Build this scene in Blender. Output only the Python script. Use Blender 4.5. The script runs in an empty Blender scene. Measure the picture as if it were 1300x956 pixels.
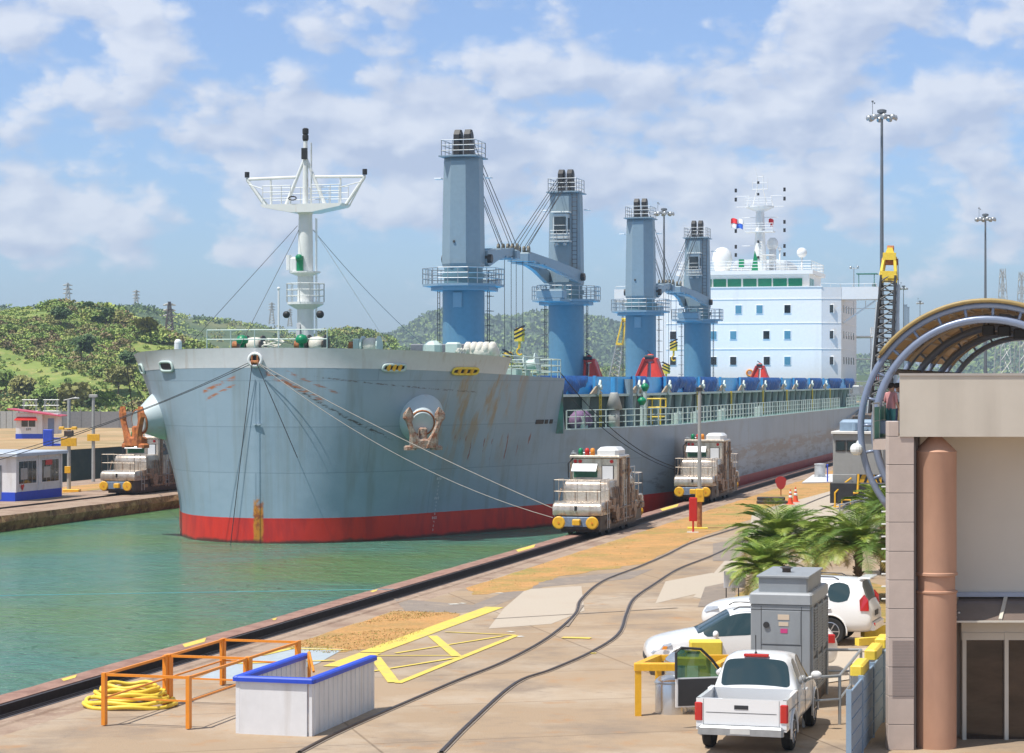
import bpy, bmesh, math, random
from mathutils import Vector, Matrix, noise as mn
random.seed(7)
sc = bpy.context.scene
COL = sc.collection
R = math.radians
# ---------------------------------------------------------------- frames
CAMZ = 7.4; FPX = 2850.0
CT, ST = 0.9663, 0.2577           # the lock axis is turned 14.9 degrees from the view
U = Vector((ST, CT, 0)); V = Vector((CT, -ST, 0))
WATER = -0.87
def L(s, t, z=0.0): return Vector((s*ST + t*CT, s*CT - t*ST, z))
def G(px, py, z=0.0):
    Y = (CAMZ - z)*FPX/(py - 484.0)
    return Vector(((px - 650.0)/FPX*Y, Y, z))
def ST_of(p): return (p.x*ST + p.y*CT, p.x*CT - p.y*ST)
S0, T0 = 107.2, -42.1             # stem of the ship
SHIPM = Matrix(((ST, -CT, 0, L(S0, T0).x), (CT, ST, 0, L(S0, T0).y), (0, 0, 1, WATER), (0, 0, 0, 1)))
LOCKROT = math.atan2(CT, ST)      # local +x runs along the lock, away from the camera
# ---------------------------------------------------------------- materials
MATS = {}
def nodes_of(m): return m.node_tree.nodes, m.node_tree.links
def mat(name, col, rough=0.6, metal=0.0, var=0.12, scale=3.0, bump=0.0, bscale=30.0, col2=None, mix_scale=1.0,
        mix_lo=0.45, mix_hi=0.6, stretch=None, streak=None, emit=None, trans=0.0, spec=None, coat=0.0):
    if name in MATS: return MATS[name]
    m = bpy.data.materials.new(name); m.use_nodes = True
    N, K = nodes_of(m); b = N['Principled BSDF']
    b.inputs['Roughness'].default_value = rough; b.inputs['Metallic'].default_value = metal
    if spec is not None: b.inputs['Specular IOR Level'].default_value = spec
    if coat: b.inputs['Coat Weight'].default_value = coat
    if trans: b.inputs['Transmission Weight'].default_value = trans
    tc = N.new('ShaderNodeTexCoord'); mp = N.new('ShaderNodeMapping'); K.new(tc.outputs['Object'], mp.inputs[0])
    if stretch: mp.inputs['Scale'].default_value = stretch
    n = N.new('ShaderNodeTexNoise'); n.inputs['Scale'].default_value = scale; n.inputs['Detail'].default_value = 6
    n.inputs['Roughness'].default_value = 0.65
    K.new(mp.outputs[0], n.inputs['Vector'])
    mr = N.new('ShaderNodeMapRange'); mr.inputs[1].default_value = .3; mr.inputs[2].default_value = .7
    mr.inputs[3].default_value = 1 - var; mr.inputs[4].default_value = 1 + var
    K.new(n.outputs['Fac'], mr.inputs[0])
    base = N.new('ShaderNodeMix'); base.data_type = 'RGBA'; base.inputs[6].default_value = (*col, 1)
    base.inputs[7].default_value = (*(col2 or col), 1)
    if col2:
        n2 = N.new('ShaderNodeTexNoise'); n2.inputs['Scale'].default_value = mix_scale; n2.inputs['Detail'].default_value = 8
        n2.inputs['Roughness'].default_value = .7
        K.new(mp.outputs[0], n2.inputs['Vector'])
        r2 = N.new('ShaderNodeMapRange'); r2.inputs[1].default_value = mix_lo; r2.inputs[2].default_value = mix_hi
        K.new(n2.outputs['Fac'], r2.inputs[0]); K.new(r2.outputs[0], base.inputs[0])
    else: base.inputs[0].default_value = 0
    out = base.outputs[2]
    if streak:
        mp2 = N.new('ShaderNodeMapping'); mp2.inputs['Scale'].default_value = streak[1]; K.new(tc.outputs['Object'], mp2.inputs[0])
        n3 = N.new('ShaderNodeTexNoise'); n3.inputs['Scale'].default_value = 1.0; n3.inputs['Detail'].default_value = 5
        K.new(mp2.outputs[0], n3.inputs['Vector'])
        r3 = N.new('ShaderNodeMapRange'); r3.inputs[1].default_value = streak[2]; r3.inputs[2].default_value = streak[3]
        r3.inputs[4].default_value = streak[4]
        K.new(n3.outputs['Fac'], r3.inputs[0])
        sm = N.new('ShaderNodeMix'); sm.data_type = 'RGBA'; K.new(r3.outputs[0], sm.inputs[0]); K.new(out, sm.inputs[6])
        sm.inputs[7].default_value = (*streak[0], 1); out = sm.outputs[2]
    ml = N.new('ShaderNodeVectorMath'); ml.operation = 'SCALE'; K.new(out, ml.inputs[0]); K.new(mr.outputs[0], ml.inputs['Scale'])
    K.new(ml.outputs[0], b.inputs['Base Color'])
    if bump:
        nb = N.new('ShaderNodeTexNoise'); nb.inputs['Scale'].default_value = bscale; nb.inputs['Detail'].default_value = 5
        K.new(mp.outputs[0], nb.inputs['Vector'])
        bp = N.new('ShaderNodeBump'); bp.inputs['Strength'].default_value = bump; bp.inputs['Distance'].default_value = .05
        K.new(nb.outputs['Fac'], bp.inputs['Height']); K.new(bp.outputs[0], b.inputs['Normal'])
    if emit:
        b.inputs['Emission Color'].default_value = (*emit[0], 1); b.inputs['Emission Strength'].default_value = emit[1]
    MATS[name] = m; return m
RUST = (.30, .085, .025)
M = dict(
 white=mat('white_paint', (.76, .78, .78), .45, var=.04, streak=((.55, .45, .33), (2, 2, .25), .62, .8, .35)),
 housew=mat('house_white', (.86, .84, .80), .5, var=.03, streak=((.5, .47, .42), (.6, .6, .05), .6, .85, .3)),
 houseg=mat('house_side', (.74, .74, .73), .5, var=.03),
 mast=mat('mast_white', (.72, .74, .72), .45, var=.05, streak=((.45, .25, .12), (3, 3, .5), .66, .8, .5)),
 crane=mat('crane_blue', (.105, .21, .265), .42, var=.06, streak=((.09, .17, .22), (1.5, 1.5, .12), .5, .8, .5)),
 craneg=mat('crane_grey', (.215, .29, .335), .45, var=.05, streak=((.2, .27, .32), (1.5, 1.5, .12), .5, .8, .5)),
 cranel=mat('crane_light', (.27, .38, .45), .5, var=.05),
 black=mat('black_grease', (.02, .02, .022), .5, var=.3),
 dark=mat('dark_steel', (.05, .052, .055), .5, .3, var=.3, col2=(.10, .06, .04), mix_scale=4),
 steel=mat('galvanised', (.42, .44, .45), .4, .6, var=.12, scale=6),
 stain=mat('mule_steel', (.62, .54, .45), .27, .6, var=.14, scale=7, col2=(.42, .32, .24), mix_scale=1.6, mix_lo=.5, mix_hi=.75, bump=.12, bscale=6,
           streak=((.30, .19, .12), (5, 5, .6), .52, .75, .55)),
 mulegrime=mat('mule_grime', (.26, .20, .16), .6, .5, var=.4, scale=9, col2=(.36, .22, .13), mix_scale=6, bump=.4, bscale=14),
 muleblue=mat('mule_blue', (.20, .27, .38), .5, .2, var=.2, scale=8),
 yellow=mat('safety_yellow', (.78, .42, .02), .45, var=.12, scale=5, streak=((.45, .2, .05), (6, 6, 2), .6, .75, .5)),
 lemon=mat('lemon_yellow', (.80, .58, .06), .5, var=.1, scale=5),
 orange=mat('rail_orange', (.80, .27, .02), .45, var=.08, scale=5),
 red=mat('signal_red', (.55, .02, .015), .4, var=.08),
 grab=mat('grab_red', (.60, .03, .015), .4, var=.12),
 rust=mat('rusty_iron', (.33, .11, .04), .8, var=.3, scale=9, col2=(.45, .19, .07), mix_scale=5, bump=.5, bscale=12),
 rustlight=mat('muddy_iron', (.37, .29, .23), .85, var=.35, scale=9, col2=(.26, .10, .05), mix_scale=4, bump=.5, bscale=12),
 green=mat('vent_green', (.0, .22, .09), .4, var=.06),
 dkgreen=mat('coaming_green', (.010, .035, .034), .5, var=.2, scale=3, col2=(.02, .055, .052), mix_scale=.9),
 deck=mat('deck_green', (.10, .30, .24), .6, var=.15, col2=(.16, .17, .13), mix_scale=.8),
 pale=mat('ship_pale', (.48, .58, .55), .5, var=.06, streak=((.35, .2, .1), (4, 4, 1), .66, .8, .5)),
 blue=mat('hatch_blue', (.06, .46, .92), .38, var=.1, scale=2, streak=((.12, .25, .4), (1, 1, 6), .55, .8, .4)),
 tarp=mat('tarp_blue', (.02, .11, .36), .5, var=.35, scale=3, stretch=(5, 5, .5), bump=1.0, bscale=1.6),
 brown=mat('track_brown', (.30, .17, .10), .8, var=.2),
 glass=mat('dark_glass', (.015, .02, .022), .06, 0, var=0, spec=.8),
 carglass=mat('car_glass', (.02, .045, .05), .05, 0, var=0, spec=.9),
 greenglass=mat('bridge_glass', (.02, .22, .13), .12, 0, var=.15, scale=.6),
 cyanw=mat('pale_window', (.10, .27, .36), .15, 0, var=.1),
 carwhite=mat('car_white', (.80, .80, .80), .25, 0, var=.01, coat=.6),
 tyre=mat('tyre_rubber', (.02, .02, .02), .85, var=.2, scale=12),
 chrome=mat('wheel_alloy', (.55, .55, .57), .28, .9, var=.05),
 tail=mat('tail_red', (.5, .01, .01), .12, var=.05, coat=1),
 lamp=mat('head_lamp', (.5, .53, .57), .08, .3, var=.2, scale=20, coat=1),
 plastic=mat('black_plastic', (.03, .03, .033), .6, var=.1),
 gen=mat('generator_grey', (.27, .29, .31), .5, var=.05, streak=((.2, .2, .2), (3, 3, .4), .55, .8, .4)),
 genl=mat('generator_top', (.34, .36, .38), .5, var=.06),
 render=mat('cream_render', (.60, .54, .455), .85, var=.05, scale=1.2, bump=.08, bscale=60, streak=((.36, .31, .25), (1.6, 1.6, .10), .5, .8, .38)),
 recess=mat('wall_render', (.66, .61, .53), .85, var=.03, scale=1, bump=.08, bscale=60),
 column=mat('copper_column', (.50, .285, .19), .62, .15, var=.07, scale=3, stretch=(1, 1, .4), streak=((.30, .15, .10), (2, 2, .3), .5, .85, .35)),
 tile=mat('stone_tile', (.52, .425, .37), .7, var=.07, scale=2.5),
 frame=mat('cream_frame', (.62, .58, .50), .45, var=.03),
 arch=mat('arch_tube', (.22, .265, .37), .35, .2, var=.06),
 roofpan=mat('roof_panel', (.46, .33, .19), .5, var=.1, scale=2),
 purlin=mat('purlin_tan', (.55, .45, .33), .5, var=.05),
 shed=mat('booth_white', (.72, .72, .73), .6, var=.06, scale=2, streak=((.42, .36, .29), (3, 3, .3), .52, .8, .45)),
 royal=mat('royal_blue', (.02, .07, .55), .5, var=.08),
 maroon=mat('roof_maroon', (.55, .07, .12), .5, var=.08),
 pole=mat('pole_grey', (.40, .40, .38), .55, .3, var=.1),
 bark=mat('palm_bark', (.14, .10, .06), .9, var=.4, scale=20, bump=.8, bscale=20),
 skin=mat('skin', (.42, .24, .16), .6, var=.05), hair=mat('hair', (.02, .015, .012), .7, var=.1),
 cable=mat('wire_dark', (.03, .03, .033), .6, var=.1), cablel=mat('wire_light', (.36, .32, .29), .6, var=.15),
 corr=mat('corrugated', (.42, .43, .42), .6, .2, var=.1, streak=((.3, .26, .2), (4, 4, .4), .55, .8, .5)),
 fence=mat('fence_grey', (.22, .22, .23), .7, var=.15),
 bluegrey=mat('panel_bluegrey', (.24, .33, .43), .55, .1, var=.08),
 purple=mat('purple_sack', (.20, .12, .22), .8, var=.25, bump=.6, bscale=8),
 canvas=mat('pale_canvas', (.66, .63, .56), .85, var=.1, bump=.5, bscale=6),
 netgreen=mat('net_green', (.06, .22, .17), .7, var=.2),
)
# ---------------------------------------------------------------- mesh builder
class MB:
    def __init__(s): s.v = []; s.f = []; s.m = []
    def add(s, vs, fs, mi=0):
        o = len(s.v); s.v += [tuple(v) for v in vs]; s.f += [tuple(i + o for i in f) for f in fs]; s.m += [mi]*len(fs); return s
    def box(s, x0, x1, y0, y1, z0, z1, mi=0, T=None):
        vs = [Vector((x, y, z)) for z in (z0, z1) for y in (y0, y1) for x in (x0, x1)]
        if T is not None: vs = [T @ v for v in vs]
        return s.add(vs, [(0, 2, 3, 1), (4, 5, 7, 6), (0, 1, 5, 4), (2, 6, 7, 3), (0, 4, 6, 2), (1, 3, 7, 5)], mi)
    def bev(s, x0, x1, y0, y1, z0, z1, r=.05, mi=0, T=None):
        # box with chamfered vertical and top edges
        def ring(x0, x1, y0, y1, z, c): return [(x0+c, y0, z), (x1-c, y0, z), (x1, y0+c, z), (x1, y1-c, z), (x1-c, y1, z), (x0+c, y1, z), (x0, y1-c, z), (x0, y0+c, z)]
        vs = ring(x0, x1, y0, y1, z0, r) + ring(x0, x1, y0, y1, z1-r, r) + ring(x0+r, x1-r, y0+r, y1-r, z1, r*.6)
        vs = [Vector(v) for v in vs]
        if T is not None: vs = [T @ v for v in vs]
        fs = [tuple(reversed(range(8))), tuple(range(16, 24))]
        for k in (0, 8):
            for i in range(8): j = (i+1) % 8; fs.append((k+i, k+j, k+8+j, k+8+i))
        return s.add(vs, fs, mi)
    def tube(s, a, b, r, r2=None, n=8, mi=0, cap=True):
        a = Vector(a); b = Vector(b); d = b - a
        if d.length < 1e-6: return s
        r2 = r if r2 is None else r2
        q = d.normalized(); x = q.orthogonal().normalized(); y = q.cross(x)
        vs = []
        for p, rr in ((a, r), (b, r2)):
            for i in range(n):
                t = 2*math.pi*(i+.5)/n; vs.append(p + x*math.cos(t)*rr + y*math.sin(t)*rr)
        fs = [(i, (i+1) % n, n+(i+1) % n, n+i) for i in range(n)]
        if cap: fs += [tuple(reversed(range(n))), tuple(range(n, 2*n))]
        return s.add(vs, fs, mi)
    def bar(s, a, b, w, h, mi=0):      # rectangular bar, w across, h upright
        a = Vector(a); b = Vector(b); q = (b-a).normalized()
        up = Vector((0, 0, 1)) if abs(q.z) < .95 else Vector((0, 1, 0))
        x = q.cross(up).normalized(); y = x.cross(q)
        vs = [p + x*i*w/2 + y*j*h/2 for p in (a, b) for i, j in ((-1, -1), (1, -1), (1, 1), (-1, 1))]
        return s.add(vs, [(0, 1, 2, 3), (7, 6, 5, 4), (0, 4, 5, 1), (1, 5, 6, 2), (2, 6, 7, 3), (3, 7, 4, 0)], mi)
    def path(s, pts, r, n=6, mi=0, closed=False):
        pts = [Vector(p) for p in pts]; k = len(pts); rings = []
        prevx = None
        for i, p in enumerate(pts):
            if closed: d = pts[(i+1) % k] - pts[i-1]
            else: d = pts[min(i+1, k-1)] - pts[max(i-1, 0)]
            q = d.normalized()
            x = q.orthogonal().normalized() if prevx is None else (prevx - q*prevx.dot(q)).normalized()
            prevx = x; y = q.cross(x)
            rr = r[i] if isinstance(r, (list, tuple)) else r
            rings.append([p + x*math.cos(2*math.pi*j/n)*rr + y*math.sin(2*math.pi*j/n)*rr for j in range(n)])
        vs = [v for g in rings for v in g]; fs = []
        for i in range(k if closed else k-1):
            a = i*n; b = ((i+1) % k)*n
            for j in range(n): fs.append((a+j, a+(j+1) % n, b+(j+1) % n, b+j))
        if not closed: fs += [tuple(reversed(range(n))), tuple((k-1)*n+j for j in range(n))]
        return s.add(vs, fs, mi)
    def lathe(s, prof, c=(0, 0, 0), n=20, mi=0, T=None, squash=(1, 1)):
        c = Vector(c); vs = []; fs = []
        for r, z in prof:
            for i in range(n):
                t = 2*math.pi*i/n; v = Vector((r*math.cos(t)*squash[0], r*math.sin(t)*squash[1], z))
                vs.append((T @ v) if T is not None else v + c)
        for k in range(len(prof)-1):
            for i in range(n): j = (i+1) % n; fs.append((k*n+i, k*n+j, (k+1)*n+j, (k+1)*n+i))
        fs += [tuple(reversed(range(n))), tuple((len(prof)-1)*n+i for i in range(n))]
        return s.add(vs, fs, mi)
    def ball(s, c, r, n=12, mi=0, sq=(1, 1, 1)):
        pr = [(math.sin(math.pi*k/8)*1.0, -math.cos(math.pi*k/8)) for k in range(1, 8)]
        T = Matrix.Translation(Vector(c)) @ Matrix.Diagonal((r*sq[0], r*sq[1], r*sq[2], 1))
        return s.lathe(pr, n=n, mi=mi, T=T)
    def prism(s, pts, off, mi=0):      # polygon pts extruded by off
        pts = [Vector(p) for p in pts]; off = Vector(off); n = len(pts)
        vs = pts + [p+off for p in pts]
        return s.add(vs, [tuple(reversed(range(n))), tuple(range(n, 2*n))] + [(i, (i+1) % n, n+(i+1) % n, n+i) for i in range(n)], mi)
    def rail(s, pts, h=1.0, step=1.5, r=.03, rows=3, rp=None, z=None):   # guard rail along a polyline of base points
        pts = [Vector(p) for p in pts]; rp = rp or r
        for k in range(1, rows+1):
            o = Vector((0, 0, h*k/rows))
            for a, b in zip(pts, pts[1:]): s.tube(a+o, b+o, r, n=4, cap=False)
        for a, b in zip(pts, pts[1:]):
            n = max(1, round((b-a).length/step))
            for i in range(n+1):
                p = a.lerp(b, i/n); s.tube(p, p+Vector((0, 0, h)), rp, n=4, cap=False)
        return s
    def ladder(s, a, b, side, w=.45, r=.025, step=.35):
        a = Vector(a); b = Vector(b); sd = Vector(side).normalized()*w/2
        s.tube(a-sd, b-sd, r, n=4); s.tube(a+sd, b+sd, r, n=4)
        n = int((b-a).length/step)
        for i in range(1, n):
            p = a.lerp(b, i/n); s.tube(p-sd, p+sd, r*.7, n=4, cap=False)
        return s
    def build(s, name, m, parent=None, smooth=False, T=None, auto=None):
        me = bpy.data.meshes.new(name); vs = s.v
        if T is not None: vs = [tuple(T @ Vector(v)) for v in vs]
        me.from_pydata(vs, [], s.f)
        ms = m if isinstance(m, (list, tuple)) else [m]
        for x in ms: me.materials.append(x)
        if len(ms) > 1: me.polygons.foreach_set('material_index', s.m)
        if smooth: me.polygons.foreach_set('use_smooth', [True]*len(s.f))
        bm = bmesh.new(); bm.from_mesh(me); bmesh.ops.recalc_face_normals(bm, faces=bm.faces)
        if auto:
            for e in bm.edges:
                if len(e.link_faces) == 2 and e.calc_face_angle(0) > auto: e.smooth = False
        bm.to_mesh(me); bm.free(); me.update()
        o = bpy.data.objects.new(name, me); COL.objects.link(o)
        if parent is not None: o.parent = parent
        return o
def tag(o, label=None, cat=None, group=None, kind=None):
    if label: o['label'] = label
    if cat: o['category'] = cat
    if group: o['group'] = group
    if kind: o['kind'] = kind
    return o
def thing(name, label, cat, loc=(0, 0, 0), rz=0.0, group=None):
    o = bpy.data.objects.new(name, None); COL.objects.link(o); o.empty_display_size = .3
    o.location = loc; o.rotation_euler = (0, 0, rz); return tag(o, label, cat, group)
def struct(name, mb, m, smooth=False): return tag(mb.build(name, m, smooth=smooth), kind='structure')
def copy_tree(o, parent=None):
    c = o.copy(); COL.objects.link(c)
    if parent is not None: c.parent = parent
    for ch in [x for x in bpy.data.objects if x.parent == o]: copy_tree(ch, c)
    return c
def text_obj(name, body, size, m, parent, loc, rot, extr=.005, bold=False):
    cu = bpy.data.curves.new(name, 'FONT'); cu.body = body; cu.size = size; cu.extrude = extr
    cu.align_x = 'CENTER'; cu.align_y = 'CENTER'
    if bold: cu.offset = size*.02
    t = bpy.data.objects.new(name+'_tmp', cu); COL.objects.link(t)
    dg = bpy.context.evaluated_depsgraph_get(); me = bpy.data.meshes.new_from_object(t.evaluated_get(dg))
    COL.objects.unlink(t); bpy.data.objects.remove(t)
    o = bpy.data.objects.new(name, me); me.materials.append(m); COL.objects.link(o)
    o.location = loc; o.rotation_euler = rot
    if parent is not None: o.parent = parent
    return o
def interp(tab, x):
    if x <= tab[0][0]: return tab[0][1]
    for i in range(len(tab)-1):
        (x0, y0), (x1, y1) = tab[i], tab[i+1]
        if x <= x1:
            def slope(k):
                if k <= 0 or k >= len(tab)-1: return (tab[1][1]-tab[0][1])/(tab[1][0]-tab[0][0]) if k <= 0 else (tab[-1][1]-tab[-2][1])/(tab[-1][0]-tab[-2][0])
                a = (tab[k][1]-tab[k-1][1])/(tab[k][0]-tab[k-1][0]); b = (tab[k+1][1]-tab[k][1])/(tab[k+1][0]-tab[k][0])
                return 0 if a*b <= 0 else 2*a*b/(a+b)
            h = x1-x0; t = (x-x0)/h; m0, m1 = slope(i)*h, slope(i+1)*h
            return (2*t**3-3*t*t+1)*y0 + (t**3-2*t*t+t)*m0 + (-2*t**3+3*t*t)*y1 + (t**3-t*t)*m1
    return tab[-1][1]
# ---------------------------------------------------------------- camera, light, sky
cam = bpy.data.cameras.new('camera'); co = bpy.data.objects.new('camera', cam); COL.objects.link(co)
co.location = (0, 0, CAMZ); co.rotation_euler = (R(90), 0, 0)
cam.sensor_width = 36; cam.lens = FPX*36/1300; cam.shift_y = 6/1300; cam.clip_end = 20000; cam.clip_start = .5
sc.camera = co
SUN = Vector((-.40, -.255, 1.0)).normalized()
sl = bpy.data.lights.new('sun', 'SUN'); sl.energy = 5.0; sl.angle = R(.53); sl.color = (1, .96, .89)
so = bpy.data.objects.new('sun', sl); COL.objects.link(so); so.rotation_euler = (-SUN).to_track_quat('-Z', 'Y').to_euler()
w = bpy.data.worlds.new('World'); sc.world = w; w.use_nodes = True
N, K = w.node_tree.nodes, w.node_tree.links
bg = N['Background']; bg.inputs['Strength'].default_value = .11
sky = N.new('ShaderNodeTexSky'); sky.sky_type = 'NISHITA'; sky.sun_disc = False
sky.sun_elevation = math.asin(SUN.z); sky.sun_rotation = math.atan2(SUN.x, SUN.y); sky.air_density = 1.0; sky.dust_density = .6; sky.ozone_density = 2.0
def mth(op, a, b=None, c=None):
    n = N.new('ShaderNodeMath'); n.operation = op
    for i, x in enumerate((a, b, c)):
        if x is None: continue
        if isinstance(x, (int, float)): n.inputs[i].default_value = x
        else: K.new(x, n.inputs[i])
    return n.outputs[0]
tc = N.new('ShaderNodeTexCoord'); sp = N.new('ShaderNodeSeparateXYZ'); K.new(tc.outputs['Generated'], sp.inputs[0])
az = mth('ARCTAN2', sp.outputs[0], sp.outputs[1]); el = sp.outputs[2]
cb = N.new('ShaderNodeCombineXYZ'); K.new(mth('MULTIPLY', az, 9), cb.inputs[0]); K.new(mth('MULTIPLY', el, 15), cb.inputs[1])
def noise(scale, detail, rough, seed, dist=0.0):
    n = N.new('ShaderNodeTexNoise'); n.noise_dimensions = '2D'; n.inputs['Scale'].default_value = scale; n.inputs['Detail'].default_value = detail
    n.inputs['Roughness'].default_value = rough; n.inputs['Distortion'].default_value = dist
    mp = N.new('ShaderNodeMapping'); mp.inputs['Location'].default_value = (seed, seed*1.7, seed*.3); K.new(cb.outputs[0], mp.inputs[0]); K.new(mp.outputs[0], n.inputs['Vector'])
    return n.outputs['Fac']
n1 = noise(2.0, 6, .52, 3.1, 0); n2 = noise(4.5, 4, .55, 9.4, .0)
def blob(px, py, sx, sy, k):
    a0 = (px-650)/2850; e0 = (484-py)/2850
    da = mth('POWER', mth('DIVIDE', mth('SUBTRACT', az, a0), sx/2850), 2); de = mth('POWER', mth('DIVIDE', mth('SUBTRACT', el, e0), sy/2850), 2)
    return mth('MULTIPLY', mth('EXPONENT', mth('MULTIPLY', mth('ADD', da, de), -1)), k)
acc = None
for b_ in [(470, 150, 170, 70, .36), (620, 200, 200, 80, .20), (1010, 150, 190, 90, .34), (820, 250, 260, 70, .16), (230, 180, 110, 60, .26), (50, 255, 110, 45, .28), (90, 30, 140, 55, .22),
           (1260, 230, 90, 120, .22), (1090, 30, 170, 40, .16), (310, 45, 70, 55, -.25), (870, 25, 90, 40, -.30), (650, 430, 1500, 75, -.34), (-2000, 200, 900, 300, .1)]:
    x = blob(*b_); acc = x if acc is None else mth('ADD', acc, x)
def puffs(scale, k):
    v = N.new('ShaderNodeTexVoronoi'); v.feature = 'F1'; v.voronoi_dimensions = '2D'; v.inputs['Scale'].default_value = scale
    wv = N.new('ShaderNodeVectorMath'); wv.operation = 'MULTIPLY_ADD'; cw_ = N.new('ShaderNodeCombineXYZ'); K.new(n2, cw_.inputs[0]); K.new(n1, cw_.inputs[1]); K.new(cw_.outputs[0], wv.inputs[0]); wv.inputs[1].default_value = (.28, .28, 0); K.new(cb.outputs[0], wv.inputs[2])
    K.new(wv.outputs[0], v.inputs['Vector']); return mth('MULTIPLY', mth('SUBTRACT', .5, v.outputs['Distance']), k)
def allp(): return mth('ADD', puffs(3.6, .30), puffs(9.0, .14))
pf = allp()
dens = mth('ADD', mth('ADD', mth('MULTIPLY', n1, 1.15), mth('MULTIPLY', n2, .25)), mth('ADD', acc, pf))
mr = N.new('ShaderNodeMapRange'); mr.interpolation_type = 'SMOOTHSTEP'; mr.inputs[1].default_value = .66; mr.inputs[2].default_value = .95; K.new(dens, mr.inputs[0])
tone = N.new('ShaderNodeMapRange'); tone.inputs[1].default_value = .05; tone.inputs[2].default_value = .75; tone.inputs[3].default_value = 0; tone.inputs[4].default_value = 1
cb0 = cb; cb = N.new('ShaderNodeVectorMath'); cb.operation = 'ADD'; K.new(cb0.outputs[0], cb.inputs[0]); cb.inputs[1].default_value = (-.06, .10, 0)
n1b = noise(2.0, 3, .52, 3.1, 0); n4 = noise(1.1, 2, .5, 20.2, 0)
pf2 = mth('ADD', puffs(3.6, .30), puffs(9.0, .14))
tn_ = mth('ADD', mth('ADD', mth('MULTIPLY', mth('SUBTRACT', n1, n1b), 2.0), mth('MULTIPLY', mth('SUBTRACT', pf, pf2), 1.7)), mth('ADD', mth('MULTIPLY', mth('SUBTRACT', 1.25, dens), .35), mth('MULTIPLY', n4, .6)))
K.new(tn_, tone.inputs[0])
cc = N.new('ShaderNodeMix'); cc.data_type = 'RGBA'; K.new(tone.outputs[0], cc.inputs[0])
cc.inputs[6].default_value = (4.5, 5.2, 6.8, 1); cc.inputs[7].default_value = (7.0, 7.4, 8.3, 1)
sk = N.new('ShaderNodeMix'); sk.data_type = 'RGBA'; sk.blend_type = 'MULTIPLY'; sk.inputs[0].default_value = 1
K.new(sky.outputs[0], sk.inputs[6]); rampn = N.new('ShaderNodeValToRGB'); K.new(el, rampn.inputs[0]); rampn.color_ramp.elements[0].color = (.50, .64, 1.0, 1); rampn.color_ramp.elements[1].position = 1; rampn.color_ramp.elements[1].color = (1, .93, .80, 1)
for ps, cl_ in ((.05, (.60, .74, 1.0, 1)), (.16, (.74, .80, 1.0, 1)), (.4, (1, .93, .82, 1))): e_ = rampn.color_ramp.elements.new(ps); e_.color = cl_
mulb = N.new('ShaderNodeVectorMath'); mulb.operation = 'SCALE'; mulb.inputs['Scale'].default_value = 1.36; K.new(rampn.outputs[0], mulb.inputs[0]); K.new(mulb.outputs[0], sk.inputs[7])
mx = N.new('ShaderNodeMix'); mx.data_type = 'RGBA'; K.new(mth('MULTIPLY', mr.outputs[0], .88), mx.inputs[0]); K.new(sk.outputs[2], mx.inputs[6]); K.new(cc.outputs[2], mx.inputs[7])
K.new(mx.outputs[2], bg.inputs['Color'])
sc.view_settings.view_transform = 'Standard'; sc.view_settings.look = 'None'; sc.view_settings.exposure = .08; sc.view_settings.gamma = 1
sc.cycles.max_bounces = 5; sc.cycles.volume_bounces = 0; sc.cycles.transparent_max_bounces = 8; sc.cycles.volume_max_steps = 64
try: sc.cycles.use_denoising = True
except Exception: pass
# haze
hb = MB().box(-1600, 1600, -60, 3120, -16, 125)
hm = bpy.data.materials.new('haze_air'); hm.use_nodes = True; hn, hk = nodes_of(hm); hn.remove(hn['Principled BSDF'])
pv = hn.new('ShaderNodeVolumePrincipled'); pv.inputs['Color'].default_value = (.70, .85, 1, 1); pv.inputs['Density'].default_value = .00021; pv.inputs['Density Attribute'].default_value = ''; hm.cycles.homogeneous_volume = True; pv.inputs['Anisotropy'].default_value = .2
hk.new(pv.outputs[0], hn['Material Output'].inputs['Volume'])
tag(hb.build('haze', hm), kind='stuff')
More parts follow.
